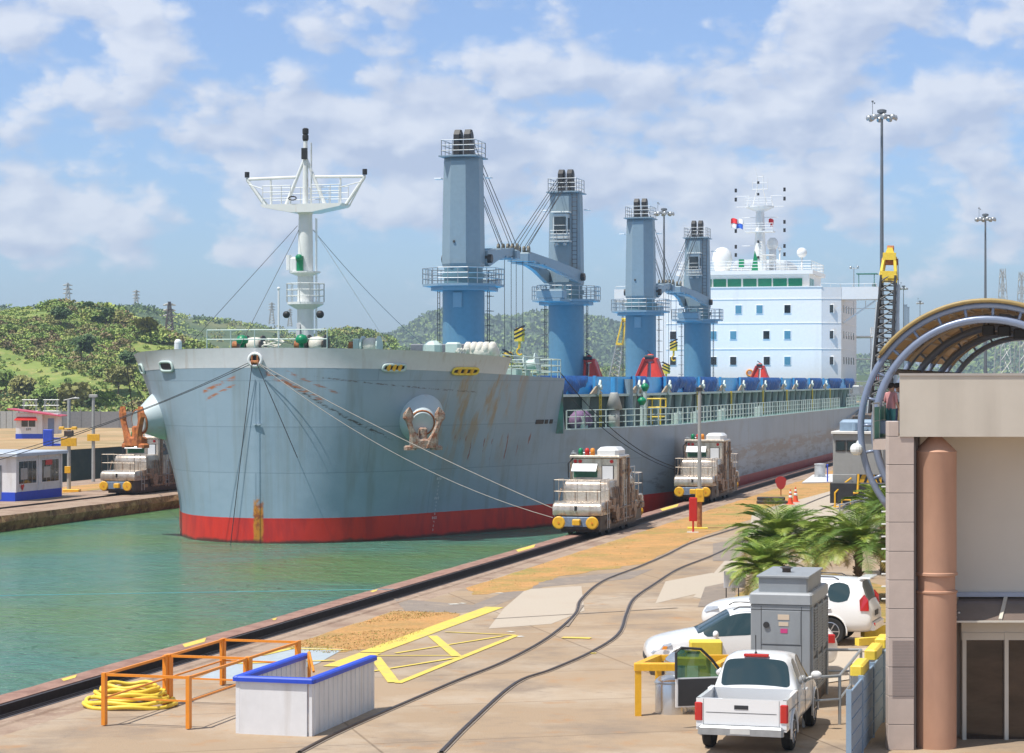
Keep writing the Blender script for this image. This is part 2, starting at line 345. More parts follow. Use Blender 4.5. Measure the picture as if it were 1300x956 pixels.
# ---------------------------------------------------------------- ground, lock walls, water
def gmat(name, cols, scales, bump, bscale, rough=.9, mult=None, joints=None):
    m = bpy.data.materials.new(name); m.use_nodes = True; N, K = nodes_of(m); b = N['Principled BSDF']; b.inputs['Roughness'].default_value = rough
    tc = N.new('ShaderNodeTexCoord'); out = None
    for i, (c, s, lo, hi) in enumerate(cols):
        if out is None:
            rgb = N.new('ShaderNodeRGB'); rgb.outputs[0].default_value = (*c, 1); out = rgb.outputs[0]; continue
        n = N.new('ShaderNodeTexNoise'); n.inputs['Scale'].default_value = s; n.inputs['Detail'].default_value = 9; n.inputs['Roughness'].default_value = .68
        mp = N.new('ShaderNodeMapping'); mp.inputs['Location'].default_value = (i*17, i*5, 0); K.new(tc.outputs['Object'], mp.inputs[0]); K.new(mp.outputs[0], n.inputs['Vector'])
        r = N.new('ShaderNodeMapRange'); r.inputs[1].default_value = lo; r.inputs[2].default_value = hi; K.new(n.outputs['Fac'], r.inputs[0])
        x = N.new('ShaderNodeMix'); x.data_type = 'RGBA'; K.new(r.outputs[0], x.inputs[0]); K.new(out, x.inputs[6]); x.inputs[7].default_value = (*c, 1); out = x.outputs[2]
    if joints:
        mp = N.new('ShaderNodeMapping'); mp.inputs['Rotation'].default_value = (0, 0, joints[2]); K.new(tc.outputs['Object'], mp.inputs[0])
        br = N.new('ShaderNodeTexBrick'); br.inputs['Scale'].default_value = 1; br.inputs['Brick Width'].default_value = joints[0]; br.inputs['Row Height'].default_value = joints[1]
        br.inputs['Mortar Size'].default_value = .03; br.offset = 0; br.inputs['Color1'].default_value = (1, 1, 1, 1); br.inputs['Color2'].default_value = (.86, .86, .86, 1); br.inputs['Mortar'].default_value = (.5, .47, .43, 1)
        K.new(mp.outputs[0], br.inputs['Vector']); x = N.new('ShaderNodeMix'); x.data_type = 'RGBA'; x.blend_type = 'MULTIPLY'; x.inputs[0].default_value = .8
        K.new(out, x.inputs[6]); K.new(br.outputs['Color'], x.inputs[7]); out = x.outputs[2]
    K.new(out, b.inputs['Base Color'])
    nb = N.new('ShaderNodeTexNoise'); nb.inputs['Scale'].default_value = bscale; nb.inputs['Detail'].default_value = 6; K.new(tc.outputs['Object'], nb.inputs['Vector'])
    bp = N.new('ShaderNodeBump'); bp.inputs['Strength'].default_value = bump; bp.inputs['Distance'].default_value = .08; K.new(nb.outputs['Fac'], bp.inputs['Height']); K.new(bp.outputs[0], b.inputs['Normal'])
    return m
CONC = gmat('concrete_apron', [((.375, .27, .175), 0, 0, 0), ((.44, .35, .26), .16, .47, .62), ((.27, .205, .15), .30, .50, .66), ((.40, .22, .10), .7, .57, .72), ((.17, .13, .10), 1.6, .62, .74), ((.14, .11, .09), 6, .66, .8)], 0, .2, 20, joints=(9, 5, -.26))
CONC2 = gmat('pale_slab', [((.47, .40, .32), 0, 0, 0), ((.46, .38, .30), .6, .5, .7), ((.33, .25, .19), 3, .62, .8)], 0, .15, 20)
CONCD = gmat('dark_patch', [((.25, .205, .17), 0, 0, 0), ((.33, .26, .2), .9, .5, .65), ((.18, .14, .11), 3, .55, .7)], 0, .2, 20)
WALLT = gmat('wall_concrete', [((.36, .26, .19), 0, 0, 0), ((.26, .17, .12), .5, .45, .6), ((.46, .35, .25), 1.6, .55, .7)], 0, .3, 12)
PINK = gmat('wall_kerb', [((.33, .19, .145), 0, 0, 0), ((.23, .125, .095), 1.2, .45, .6), ((.45, .28, .18), 3, .6, .72)], 0, .5, 8)
WALLF = gmat('wall_face', [((.36, .20, .09), 0, 0, 0), ((.17, .085, .04), .8, .44, .60), ((.54, .36, .17), 1.7, .52, .66), ((.04, .03, .022), 2.6, .58, .7)], 0, .8, 3)
DRY = gmat('dry_grass', [((.54, .28, .095), 0, 0, 0), ((.40, .24, .08), .5, .42, .6), ((.27, .25, .06), .22, .53, .66), ((.60, .36, .15), 2.4, .55, .7), ((.24, .14, .06), 8, .55, .7)], 0, 1.0, 9)
FARG = gmat('brown_field', [((.42, .27, .13), 0, 0, 0), ((.30, .22, .10), .05, .45, .6), ((.50, .36, .20), .15, .5, .65)], 0, .5, 2)
def sheet(name, s0, s1, t0, t1, z, m, n=1):
    mb = MB()
    mb.add([L(s0, t0, z), L(s1, t0, z), L(s1, t1, z), L(s0, t1, z)], [(0, 1, 2, 3)]); return struct(name, mb, m)
sheet('apron_ground', -80, 640, -22.35, 420, 0, CONC)
sheet('left_ground', -400, 640, -1600, -107.8, 0, FARG)
sheet('far_ground', 640, 5600, -3200, 3200, -.05, FARG)
def gpoly(name, pts, z, m, px=True):
    return struct(name, MB().add([G(a, b, z) if px else L(a, b, z) for a, b in pts], [tuple(range(len(pts)))]), m)
# near lock wall: kerb, sunken track, concrete strip; face down to the water
def wallstrip(name, prof, m, s0=-80, s1=640, seg=90):
    mb = MB(); n = len(prof)
    vs = []
    for i in range(seg+1):
        s = s0 + (s1-s0)*i/seg
        for (t, z, jit) in prof: vs.append(L(s, t + (random.random()-.5)*jit, z + (random.random()-.5)*jit*.3))
    fs = [(i*n+j, (i+1)*n+j, (i+1)*n+j+1, i*n+j+1) for i in range(seg) for j in range(n-1)]
    mb.add(vs, fs); return struct(name, mb, m)
wallstrip('lock_wall_kerb', [(-25.12, -14, 0), (-25.12, -1.6, .05), (-25.22, -.5, .06), (-25.42, -.07, .06), (-25.30, 0, .05), (-24.62, 0, 0), (-24.62, -.40, 0)], PINK, seg=500)
sheet('track_slot', -80, 640, -24.62, -23.42, -.40, M['dark'])
wallstrip('lock_wall_strip', [(-23.42, -.40, 0), (-23.42, .0, 0), (-23.16, .0, 0), (-23.10, .035, 0), (-22.99, .035, 0), (-22.93, .0, 0), (-22.35, 0, 0)], WALLT)
RAILM = mat('rail_steel', (.10, .075, .065), .45, .7, var=.2, scale=5)
mb = MB()
for t in (-24.52, -23.52): mb.box(-80, 640, -t-.04, -t+.04, -.40, -.01, T=Matrix(((ST, -CT, 0, 0), (CT, ST, 0, 0), (0, 0, 1, 0), (0, 0, 0, 1))))
for i in range(2): mb.box(-80, 640, 24.0-.06+i*.12-.01, 24.0-.06+i*.12+.01, -.40, -.10, T=Matrix(((ST, -CT, 0, 0), (CT, ST, 0, 0), (0, 0, 1, 0), (0, 0, 0, 1))))
struct('tow_track', mb, RAILM)
LM = Matrix(((ST, -CT, 0, 0), (CT, ST, 0, 0), (0, 0, 1, 0), (0, 0, 0, 1)))
# centre wall between the two lanes
wallstrip('centre_wall_top', [(-58.95, -14, 0), (-58.95, -.9, .1), (-58.7, -.35, .12), (-58.85, -.0, .08), (-59.1, .02, 0), (-61.85, .02, 0), (-61.85, -.35, 0), (-62.75, -.35, 0), (-62.75, 0.02, 0), (-74, .02, 0), (-74, -14, 0)],
          [WALLF], seg=300)
o = bpy.data.objects['centre_wall_top']; o.data.materials.append(WALLT); o.data.materials.append(M['dark'])
mi = []
for p in o.data.polygons: mi.append(2 if p.center.z < -.3 and p.normal.z > .9 else (1 if p.normal.z > .9 and p.center.z > -.2 else 0))
o.data.polygons.foreach_set('material_index', mi)
mb = MB()
for t in (61.95, 62.65): mb.box(-80, 640, t-.04, t+.04, -.35, .03, T=LM)
struct('centre_tow_track', mb, RAILM)
sheet('centre_grass_strip', -80, 640, -70.5, -66.5, .03, DRY)
DARKW = gmat('lane_wall', [((.035, .033, .03), 0, 0, 0), ((.06, .052, .04), .3, .45, .6)], 0, .3, 2)
wallstrip('far_lane_wall', [(-107.8, -14, 0), (-107.8, 0, 0), (-108.6, 0, 0)], DARKW, seg=60)
def water(name, s0, s1, t0, t1, z):
    m = bpy.data.materials.new(name); m.use_nodes = True; N, K = nodes_of(m); b = N['Principled BSDF']
    b.inputs['Roughness'].default_value = .17; b.inputs['IOR'].default_value = 1.33; b.inputs['Specular IOR Level'].default_value = .5
    tc = N.new('ShaderNodeTexCoord'); prev = None
    n0 = N.new('ShaderNodeTexNoise'); n0.inputs['Scale'].default_value = .07; n0.inputs['Detail'].default_value = 3; K.new(tc.outputs['Object'], n0.inputs['Vector'])
    rr = N.new('ShaderNodeMapRange'); rr.inputs[1].default_value = .4; rr.inputs[2].default_value = .62; K.new(n0.outputs['Fac'], rr.inputs[0])
    x = N.new('ShaderNodeMix'); x.data_type = 'RGBA'; K.new(rr.outputs[0], x.inputs[0]); x.inputs[6].default_value = (.07, .20, .145, 1); x.inputs[7].default_value = (.10, .205, .08, 1)
    K.new(x.outputs[2], b.inputs['Base Color'])
    for (s, st, dist) in ((.5, 1.0, .55), (1.5, 1.0, .40), (4.0, 1.0, .12)):
        n = N.new('ShaderNodeTexNoise'); n.inputs['Scale'].default_value = s; n.inputs['Detail'].default_value = 4; n.inputs['Roughness'].default_value = .55; n.inputs['Distortion'].default_value = .6
        mp = N.new('ShaderNodeMapping'); mp.inputs['Rotation'].default_value = (0, 0, .5); mp.inputs['Scale'].default_value = (.7, 1.3, 1); K.new(tc.outputs['Object'], mp.inputs[0]); K.new(mp.outputs[0], n.inputs['Vector'])
        bp = N.new('ShaderNodeBump'); bp.inputs['Strength'].default_value = st; bp.inputs['Distance'].default_value = dist; K.new(n.outputs['Fac'], bp.inputs['Height'])
        if prev is not None: K.new(prev, bp.inputs['Normal'])
        prev = bp.outputs[0]
    K.new(prev, b.inputs['Normal'])
    return sheet(name, s0, s1, t0, t1, z, m)
water('lock_water', -80, 640, -58.95, -25.12, WATER)
water('lane_water', -80, 640, -107.8, -74, -11)
# apron surface: pale slabs, dark patches, dry grass, painted markings (all real sheets a few millimetres apart)
def ty(px, t): return 484+CAMZ*CT/abs(t)*(1410-px)
def jag(pts, z, m, name, amp=.28, step=.45, ragged=None):
    P = [G(a, b, z) for a, b in pts]; Q = []; rj = random.Random(5)
    for i, (a, b) in enumerate(zip(P, P[1:]+P[:1])):
        n = max(1, int((b-a).length/step)); nn = Vector((-(b-a).y, (b-a).x, 0)).normalized(); k = amp if (ragged is None or ragged[0] <= i < ragged[1]) else .05
        for q in range(n):
            u = q/n; e = min(u, 1-u)*2; p = a.lerp(b, u); Q.append(p+nn*(mn.noise(p*.5)*k*2.2+(rj.random()-.5)*k)*min(1, .3+e))
    return struct(name, MB().add(Q, [tuple(range(len(Q)))]), m)
V1 = [(592, ty(592, -22.3)), (700, ty(700, -22.3)), (860, ty(860, -22.3)), (960, ty(960, -22.3)), (1062, ty(1062, -22.3)), (1130, ty(1130, -22.3)), (1130, 598), (1062, 621), (1000, 643), (930, 667), (878, 686), (845, 702), (815, 716), (747, 727), (708, 733), (668, 750), (602, 755)]
V2 = [(345, ty(345, -22.3)), (430, ty(430, -22.3)), (500, ty(500, -22.3)), (569, 777), (582, 782), (546, 798), (488, 821), (440, 828), (400, 831), (355, 821)]
jag(V1, .006, DRY, 'grass_verge', ragged=(12, 17)); jag(V2, .007, DRY, 'grass_verge', ragged=(2, 10))
gpoly('grass_verge', [(955, 650), (1060, 622), (1120, 625), (1118, 668), (1010, 716), (960, 720), (905, 762), (880, 758), (930, 700), (950, 680)], .0095, CONC2)
gpoly('concrete_slab', [(668, 748), (738, 744), (742, 775), (700, 792), (620, 798), (640, 772)], .005, CONC2)
gpoly('concrete_slab', [(845, 738), (905, 727), (912, 736), (892, 752), (832, 766)], .005, CONC2)
gpoly('concrete_slab', [(500, 760), (600, 768), (640, 752), (700, 735), (830, 722), (800, 735), (690, 745), (610, 776), (520, 782)], .004, CONCD)
gpoly('dark_ground_patch', [(905, 690), (960, 680), (965, 712), (905, 712)], .012, CONCD)  # this patch and the next are darker than the apron around them
gpoly('dark_ground_patch', [(895, 745), (930, 738), (938, 770), (886, 770)], .012, CONCD)
YP = gmat('road_yellow', [((.68, .52, .10), 0, 0, 0), ((.52, .40, .15), 2.0, .5, .68), ((.4, .33, .22), 6, .6, .72)], 0, .1, 20)
WP = gmat('road_white', [((.62, .60, .54), 0, 0, 0), ((.5, .44, .36), 3, .5, .7)], 0, .1, 20)
def mark(pts, wd, m=YP, name='ground_marking', z=.014):
    P = [G(a, b, z) for a, b in pts]; mb = MB()
    for a, b in zip(P, P[1:]):
        d = (b-a).normalized(); n = Vector((-d.y, d.x, 0))*wd/2
        mb.add([a-n, b-n, b+n, a+n], [(0, 1, 2, 3)]); z += 0
    return struct(name, mb, m)
mark([(628, 770.5), (470, 828)], .62)
mark([(470, 829), (424, 846)], .62, z=.016)
mark([(655, 806.5), (505, 867)], .2, z=.017); mark([(655, 806), (565, 802)], .13, z=.018); mark([(640, 807), (502, 829)], .13, z=.019)
mark([(549, 807), (580, 833)], .28, z=.0195); mark([(476, 834), (500, 866)], .3, z=.0198); mark([(577, 832), (478, 832)], .12, z=.0202); mark([(590, 833), (472, 852)], .14, z=.0205)
mark([(441, 825), (370, 823), (330, 832)], .2, z=.021); mark([(425, 838), (300, 842)], .2, z=.022)
gpoly('painted_deck', [(250, 862), (300, 838), (380, 822), (436, 824), (404, 842), (340, 864)], .010, mat('deck_grey', (.38, .43, .46), .7, var=.08))
mark([(714, 809), (750, 810)], .35, z=.02); mark([(745, 829), (757, 829)], .15, z=.02)
for a, b, c in ((570, 771, 12), (630, 757, 8), (585, 770, 5), (646, 806, 5), (655, 812, 9)): mark([(a, b-4), (a+c, b-4.5)], .25, WP, z=.013)
mark([(626, 785.4), (860, 771.5)], .12, CONCD, 'thin_dark_line', z=.013); mark([(720, 795), (740, 768)], .08, CONCD, 'pavement_joint', z=.024)  # long thin line darker than the apron, then a short joint
# curving crane tracks let into the apron
def curve_rail(pts, name):
    P = [G(a, b, .02) for a, b in pts]; Q = []
    for i in range(len(P)-1):
        p0 = P[max(i-1, 0)]; p1 = P[i]; p2 = P[i+1]; p3 = P[min(i+2, len(P)-1)]
        for k in range(6):
            t = k/6; Q.append(.5*((2*p1) + (p2-p0)*t + (2*p0-5*p1+4*p2-p3)*t*t + (3*p1-p0-3*p2+p3)*t**3))
    Q.append(P[-1]); mb = MB()
    for off, hw, z0, z1, mi in ((0, .035, .0, .045, 0), (0, .08, .0, .016, 1)):
        vs = []
        for i, q in enumerate(Q):
            d = (Q[min(i+1, len(Q)-1)]-Q[max(i-1, 0)]).normalized(); n = Vector((-d.y, d.x, 0))
            for sg, z in ((-1, z0), (-1, z1), (1, z1), (1, z0)): vs.append(Vector((q.x, q.y, z)) + n*hw*sg)
        mb.add(vs, [(i*4+j, (i+1)*4+j, (i+1)*4+j+1, i*4+j+1) for i in range(len(Q)-1) for j in range(3)], mi)
    return struct(name, mb, [RAILM, CONCD])
curve_rail([(380, 955), (440, 925), (573, 867), (640, 840), (695, 810), (730, 780), (738, 761), (765, 738), (810, 720), (845, 705), (880, 688), (930, 672), (1000, 649), (1060, 626), (1130, 606), (1200, 590)], 'crane_track')
curve_rail([(560, 955), (600, 915), (655, 867), (700, 850), (750, 828), (785, 805), (795, 780), (805, 760), (830, 742), (862, 722), (905, 705), (960, 680), (1062, 640), (1130, 622), (1200, 606)], 'crane_track')

# tufts of dry grass standing on the verges
def inside(p, poly):
    c = False; n = len(poly)
    for i in range(n):
        (x1, y1), (x2, y2) = poly[i], poly[(i+1) % n]
        if (y1 > p[1]) != (y2 > p[1]) and p[0] < (x2-x1)*(p[1]-y1)/(y2-y1)+x1: c = not c
    return c
rt = random.Random(2); tv, tf, tm = [], [], []
for poly, cnt in ((V1, 9000), (V2, 2500)):
    P = [G(a, b) for a, b in poly]; PP = [(p.x, p.y) for p in P]; x0, x1 = min(p[0] for p in PP), max(p[0] for p in PP); y0, y1 = min(p[1] for p in PP), max(p[1] for p in PP); k = 0
    while k < cnt:
        k += 1; p = (x0+(x1-x0)*rt.random(), y0+(y1-y0)*rt.random())
        if not inside(p, PP) or mn.noise(Vector((p[0]*.3, p[1]*.3, 0))) < -.15: continue
        for _ in range(3):
            a = rt.random()*6.28; h = .015+.035*rt.random(); o = len(tv); w_ = .018; q = (p[0]+rt.random()*.2, p[1]+rt.random()*.2)
            tv += [(q[0]-w_*math.cos(a), q[1]-w_*math.sin(a), .008), (q[0]+w_*math.cos(a), q[1]+w_*math.sin(a), .008), (q[0]+.05*math.sin(a), q[1], h)]; tf.append((o, o+1, o+2)); tm.append(rt.choice([0, 0, 1, 2]))
me = bpy.data.meshes.new('grass_tufts'); me.from_pydata(tv, [], tf)
for nm_, c_ in (('tuft_straw', (.52, .33, .12)), ('tuft_brown', (.36, .21, .08)), ('tuft_green', (.25, .27, .06))): me.materials.append(mat(nm_, c_, .9, var=.2))
me.polygons.foreach_set('material_index', tm); o_ = bpy.data.objects.new('grass_tufts', me); COL.objects.link(o_); tag(o_, kind='stuff')

for x0, x1, t0, t1 in ((78, 98, -25.18, -24.95), (232, 262, -25.2, -24.85), (655, 680, -25.2, -24.8), (470, 480, -25.2, -25.0), (838, 862, -25.2, -24.7), (345, 352, -25.2, -25.0)):
    def kp(px, t): q = (1410-px)/2949; Yq = abs(t)*1/q; s = (Yq + t*ST)/CT; return L(s, t, .008)
    struct('kerb_marking', MB().add([kp(x0, t0), kp(x1, t0), kp(x1-2, t1), kp(x0+3, t1)], [(0, 1, 2, 3)]), YP)
# ---------------------------------------------------------------- the ship
ship = thing('cargo_ship', 'grey blue bulk carrier with red waterline and four deck cranes entering the lock', 'ship')
ship.matrix_world = SHIPM
WL = [(0, 0), (.3, 1.7), (.8, 2.9), (2, 4.4), (4.4, 6.0), (8, 7.6), (13, 9.8), (17, 11.3), (22, 12.9), (28, 14.3), (36, 15.6), (42, 15.8), (165, 15.8), (180, 14.5), (190, 12)]
DK = [(0, 0), (.3, 2.4), (1, 4.6), (2.5, 6.9), (4.5, 8.5), (7, 9.8), (10, 10.8), (17, 12.5), (26, 14.5), (36, 15.8), (180, 15.8), (190, 14.5)]
def hb_(a, z):
    g = max(0, (z-1.3)/8.2)**1.35 if z > 1.3 else 0
    w0, d0 = interp(WL, a), interp(DK, a); return w0 + (d0-w0)*g
def P(a, b, z): return Vector((a, -b, z))
def proj(p):
    q = SHIPM @ p; return 650+2850*q.x/q.y, 484-2850*(q.z-CAMZ)/q.y
def solve_a(px, z, side=1, lo=.05, hi=60, b=None):
    f = lambda a: proj(P(a, side*(hb_(a, z) if b is None else b), z))[0]-px
    for _ in range(50):
        m = (lo+hi)/2
        if f(m) < 0: lo = m
        else: hi = m
    return lo
def topz(a):
    if a < 16.6: return 8.98 - .55*min(1, a/16.6)
    if a < 17.6: return 8.43 - (8.43-5.5)*((a-16.6)/1.0)**.6
    return 5.48
def hull_mat():
    m = bpy.data.materials.new('hull_paint'); m.use_nodes = True; N, K = nodes_of(m); b = N['Principled BSDF']
    b.inputs['Roughness'].default_value = .38
    tc = N.new('ShaderNodeTexCoord'); sp = N.new('ShaderNodeSeparateXYZ'); K.new(tc.outputs['Object'], sp.inputs[0]); X, Y, Z = sp.outputs
    def mt(op, a, c=None, d=None):
        n = N.new('ShaderNodeMath'); n.operation = op
        for i, x in enumerate((a, c, d)):
            if x is None: continue
            if isinstance(x, (int, float)): n.inputs[i].default_value = x
            else: K.new(x, n.inputs[i])
        return n.outputs[0]
    def nz(scale, st=(1, 1, 1), det=6, loc=(0, 0, 0), ro=.6):
        n = N.new('ShaderNodeTexNoise'); n.inputs['Scale'].default_value = scale; n.inputs['Detail'].default_value = det; n.inputs['Roughness'].default_value = ro
        mp = N.new('ShaderNodeMapping'); mp.inputs['Scale'].default_value = st; mp.inputs['Location'].default_value = loc; K.new(tc.outputs['Object'], mp.inputs[0]); K.new(mp.outputs[0], n.inputs['Vector']); return n.outputs['Fac']
    def ss(x, lo, hi, o0=0, o1=1):
        r = N.new('ShaderNodeMapRange'); r.interpolation_type = 'SMOOTHSTEP'; K.new(x, r.inputs[0])
        for i, v in zip((1, 2, 3, 4), (lo, hi, o0, o1)): r.inputs[i].default_value = v
        return r.outputs[0]
    def mix(f, c0, c1):
        x = N.new('ShaderNodeMix'); x.data_type = 'RGBA'
        if isinstance(f, (int, float)): x.inputs[0].default_value = f
        else: K.new(f, x.inputs[0])
        for i, c in ((6, c0), (7, c1)):
            if isinstance(c, tuple): x.inputs[i].default_value = (*c, 1)
            else: K.new(c, x.inputs[i])
        return x.outputs[2]
    mul = lambda *a: a[0] if len(a) == 1 else mt('MULTIPLY', a[0], mul(*a[1:]))
    B = mt('MULTIPLY', Y, -1)
    c = mix(ss(nz(.22, (1, 1, 1.6)), .4, .65), (.30, .395, .475), (.26, .355, .435))
    # strakes of plating, each rolled on slightly differently
    br = N.new('ShaderNodeTexBrick'); br.inputs['Scale'].default_value = 1; br.inputs['Brick Width'].default_value = 11; br.inputs['Row Height'].default_value = 2.35; br.inputs['Mortar Size'].default_value = .03; br.inputs['Mortar Smooth'].default_value = .4
    br.inputs['Color1'].default_value = (1, 1, 1, 1); br.inputs['Color2'].default_value = (.93, .94, .95, 1); br.inputs['Mortar'].default_value = (.76, .78, .80, 1)
    cx = N.new('ShaderNodeCombineXYZ'); K.new(mt('ADD', X, mt('MULTIPLY', B, .6)), cx.inputs[0]); K.new(mt('ADD', Z, 1.1), cx.inputs[1]); K.new(cx.outputs[0], br.inputs['Vector'])
    mm = N.new('ShaderNodeMix'); mm.data_type = 'RGBA'; mm.blend_type = 'MULTIPLY'; mm.inputs[0].default_value = 1; K.new(c, mm.inputs[6]); K.new(br.outputs['Color'], mm.inputs[7]); c = mm.outputs[2]
    # vertical grime and scum
    c = mix(mul(ss(nz(1, (1.2, 1.2, .07)), .48, .72), .5), c, (.20, .23, .22))
    aft = ss(X, 8, 20)
    c = mix(mul(aft, ss(nz(.5, (.5, 1, .8), loc=(3, 1, 5)), .48, .68), .45), c, (.20, .215, .21))
    c = mix(mul(ss(X, 14, 34), .30), c, (.17, .19, .235))  # side aft of the bow darkened in the colour, standing in for its shade
    # fender scrapes along the side
    band = mul(ss(X, 40, 62), ss(Z, 2.3, 2.7), ss(Z, 3.9, 3.3), ss(nz(1, (.16, 1, 1.6), loc=(2, 0, 0), ro=.75), .43, .52))
    c = mix(mul(band, .8), c, (.17, .13, .115))
    band2 = mul(ss(X, 22, 34), ss(Z, .9, 1.4), ss(Z, 3.2, 2.2), ss(nz(1, (.25, 1, 2.2), loc=(7, 0, 3), ro=.8), .5, .6))
    c = mix(mul(band2, .75), c, (.085, .09, .10))
    # rust weeping below the chocks
    wx = mul(ss(X, 5, 6.5), ss(X, 13.5, 11), ss(Z, 2.0, 7.0), ss(nz(1, (1.1, 1.0, .05), loc=(0, 4, 0)), .44, .60))
    c = mix(mul(wx, .75), c, (.33, .22, .10))
    # wire chafes from the centre lead
    def chafe(b0, z0, b1, z1, wd, n0, col, k, lo=.47, hi=.55):
        sl = (z1-z0)/(b1-b0); d = mt('ABSOLUTE', mt('SUBTRACT', Z, mt('ADD', mt('MULTIPLY', mt('SUBTRACT', B, b0), sl), z0)))
        inb = mul(ss(B, min(b0, b1)-.1, min(b0, b1)+.1), ss(B, max(b0, b1)+.1, max(b0, b1)-.1))
        return mul(ss(d, wd*1.3, wd*.2), inb, ss(nz(n0, (1, .45, 2.4), ro=.7), lo, hi), k), col
    for args in ((.5, 8.9, 6.2, 5.3, .10, 3.5, (.05, .04, .035), .9), (.5, 8.7, 3.4, 7.3, .16, 3, (.36, .13, .05), .9), (1.6, 8.75, 4.2, 7.6, .09, 4, (.30, .12, .06), .8, .5, .56),
                 (-3.1, 7.75, -1.2, 8.45, .12, 2.6, (.42, .13, .03), .95, .42, .5), (-2.9, 7.35, -1.2, 8.1, .09, 3, (.42, .13, .03), .9, .45, .52), (3.0, 8.5, 9.4, 7.7, .05, 5, (.10, .08, .07), .8)):
        f, col = chafe(*args); c = mix(f, c, col)
    # red short scuffs on the shoulder
    sc_ = mul(ss(X, 6.5, 8), ss(X, 15.5, 14), ss(Z, 3.9, 4.2), ss(Z, 5.5, 5.2), ss(nz(1, (3.8, 2.0, .35), loc=(1, 2, 0), ro=.5), .62, .66))
    c = mix(mul(sc_, .85), c, (.22, .07, .05))
    # boot topping
    redc = mix(ss(nz(1.2, (1, 1, .25)), .42, .7), (.66, .035, .020), (.46, .025, .022))
    redc = mix(mul(ss(X, 2, 60), .55), redc, (.26, .035, .03))
    red = ss(mt('ADD', Z, mt('MULTIPLY', nz(6), .04)), 1.32, 1.29)
    stem = ss(mt('ABSOLUTE', mt('SUBTRACT', B, .12)), .3, .42)
    c = mix(red, c, redc)
    # stem rust
    c = mix(mul(ss(mt('ABSOLUTE', mt('ADD', mt('SUBTRACT', B, .22), mt('MULTIPLY', nz(4), .2))), .32, .2), ss(mt('ADD', Z, mt('MULTIPLY', nz(3), 1.8)), 3.3, 2.7), ss(X, .8, .3)), c, mix(ss(nz(2.5), .45, .6), (.55, .22, .02), (.30, .08, .02)))
    c = mix(ss(mt('ADD', Z, mt('MULTIPLY', nz(.8), .5)), .5, .3), c, (.10, .035, .025))
    K.new(c, b.inputs['Base Color'])
    bp = N.new('ShaderNodeBump'); bp.inputs['Strength'].default_value = .35; bp.inputs['Distance'].default_value = .12
    K.new(mt('ADD', nz(.35, (1, 1, 1), 3), mt('MULTIPLY', br.outputs['Fac'], .05)), bp.inputs['Height']); K.new(bp.outputs[0], b.inputs['Normal'])
    return m
HM = hull_mat()
st = [0, .03, .1, .2, .35, .55, .8, 1.1, 1.5, 2, 2.6, 3.3, 4, 5, 6, 7, 8, 9.5, 11, 12.5, 14, 15.3, 16.5, 16.6, 16.7, 16.85, 17.05, 17.3, 17.6, 18, 19, 20.5, 22, 24, 26, 28, 30, 33, 36, 40, 45, 55] + list(range(65, 166, 10)) + [172, 178, 184, 190]
nz_ = 26; mb = MB(); grid = []
for a in st:
    row = []
    for k in range(nz_+1):
        z = -3 + (topz(a)+3)*k/nz_; row.append((a, hb_(a, z), z))
    grid.append(row)
for sg in (1, -1):
    vs = [P(a, sg*b, z) for row in grid for a, b, z in row]; n = nz_+1
    mb.add(vs, [(i*n+j, (i+1)*n+j, (i+1)*n+j+1, i*n+j+1) for i in range(len(st)-1) for j in range(nz_)])
# transom
last = [P(190, b, z) for a, b, z in grid[-1]] + [P(190, -b, z) for a, b, z in reversed(grid[-1])]
mb.add(last, [tuple(range(len(last)))])
hull = mb.build('hull', HM, ship, smooth=True)
bm = bmesh.new(); bm.from_mesh(hull.data); bmesh.ops.remove_doubles(bm, verts=bm.verts, dist=.002); bmesh.ops.recalc_face_normals(bm, faces=bm.faces); bm.to_mesh(hull.data); bm.free()
# decks
mb = MB()
for lo, hi, dz in ((0, 16.55, -.02), (17.3, 190, -.03)):
    aa = [a for a in st if lo <= a <= hi]
    vs = []
    for a in aa: z = topz(a)+dz; b = hb_(a, z)-.03; vs += [P(a, b, z), P(a, -b, z)]
    mb.add(vs, [(2*i, 2*i+2, 2*i+3, 2*i+1) for i in range(len(aa)-1)])
b = hb_(16.56, 8.2)-.05
mb.add([P(16.62, b, 5.3), P(16.62, -b, 5.3), P(16.62, -b, 8.42), P(16.62, b, 8.42)], [(0, 1, 2, 3)])
mb.build('deck', M['deck'], ship)
# white bulwark round the forecastle
aR = solve_a(643, 8.8); BWM = mat('bulwark_white', (.60, .61, .62), .5, var=.04, streak=((.40, .30, .22), (2.5, 2.5, .3), .58, .8, .5))
def bul(side, a1):
    aa = [x for x in st if x < a1]+[a1]; mb = MB(); vs = []
    for a in aa:
        z0 = topz(a)-.02; z1 = topz(a)+.97-.15*min(1, a/14)
        o, i0 = hb_(a, z0), hb_(a, z1)
        for b, z in ((o+.02, z0), (i0+.02, z1), (i0+.06, z1+.03), (i0-.14, z1+.03), (i0-.10, z1-.03), (o-.10, z0)):
            vs.append(P(a-(.02 if a == 0 else 0), side*(b if (a > 0 or b > 0) else 0), z))
    n = 6; mb.add(vs, [(i*n+j, (i+1)*n+j, (i+1)*n+j+1, i*n+j+1) for i in range(len(aa)-1) for j in range(n-1)] + [tuple((len(aa)-1)*n+j for j in range(n))])
    return mb
mb = bul(1, aR); m2 = bul(-1, aR); mb.add(m2.v, m2.f); mb.build('bulwark', BWM, ship, smooth=True, auto=R(40))
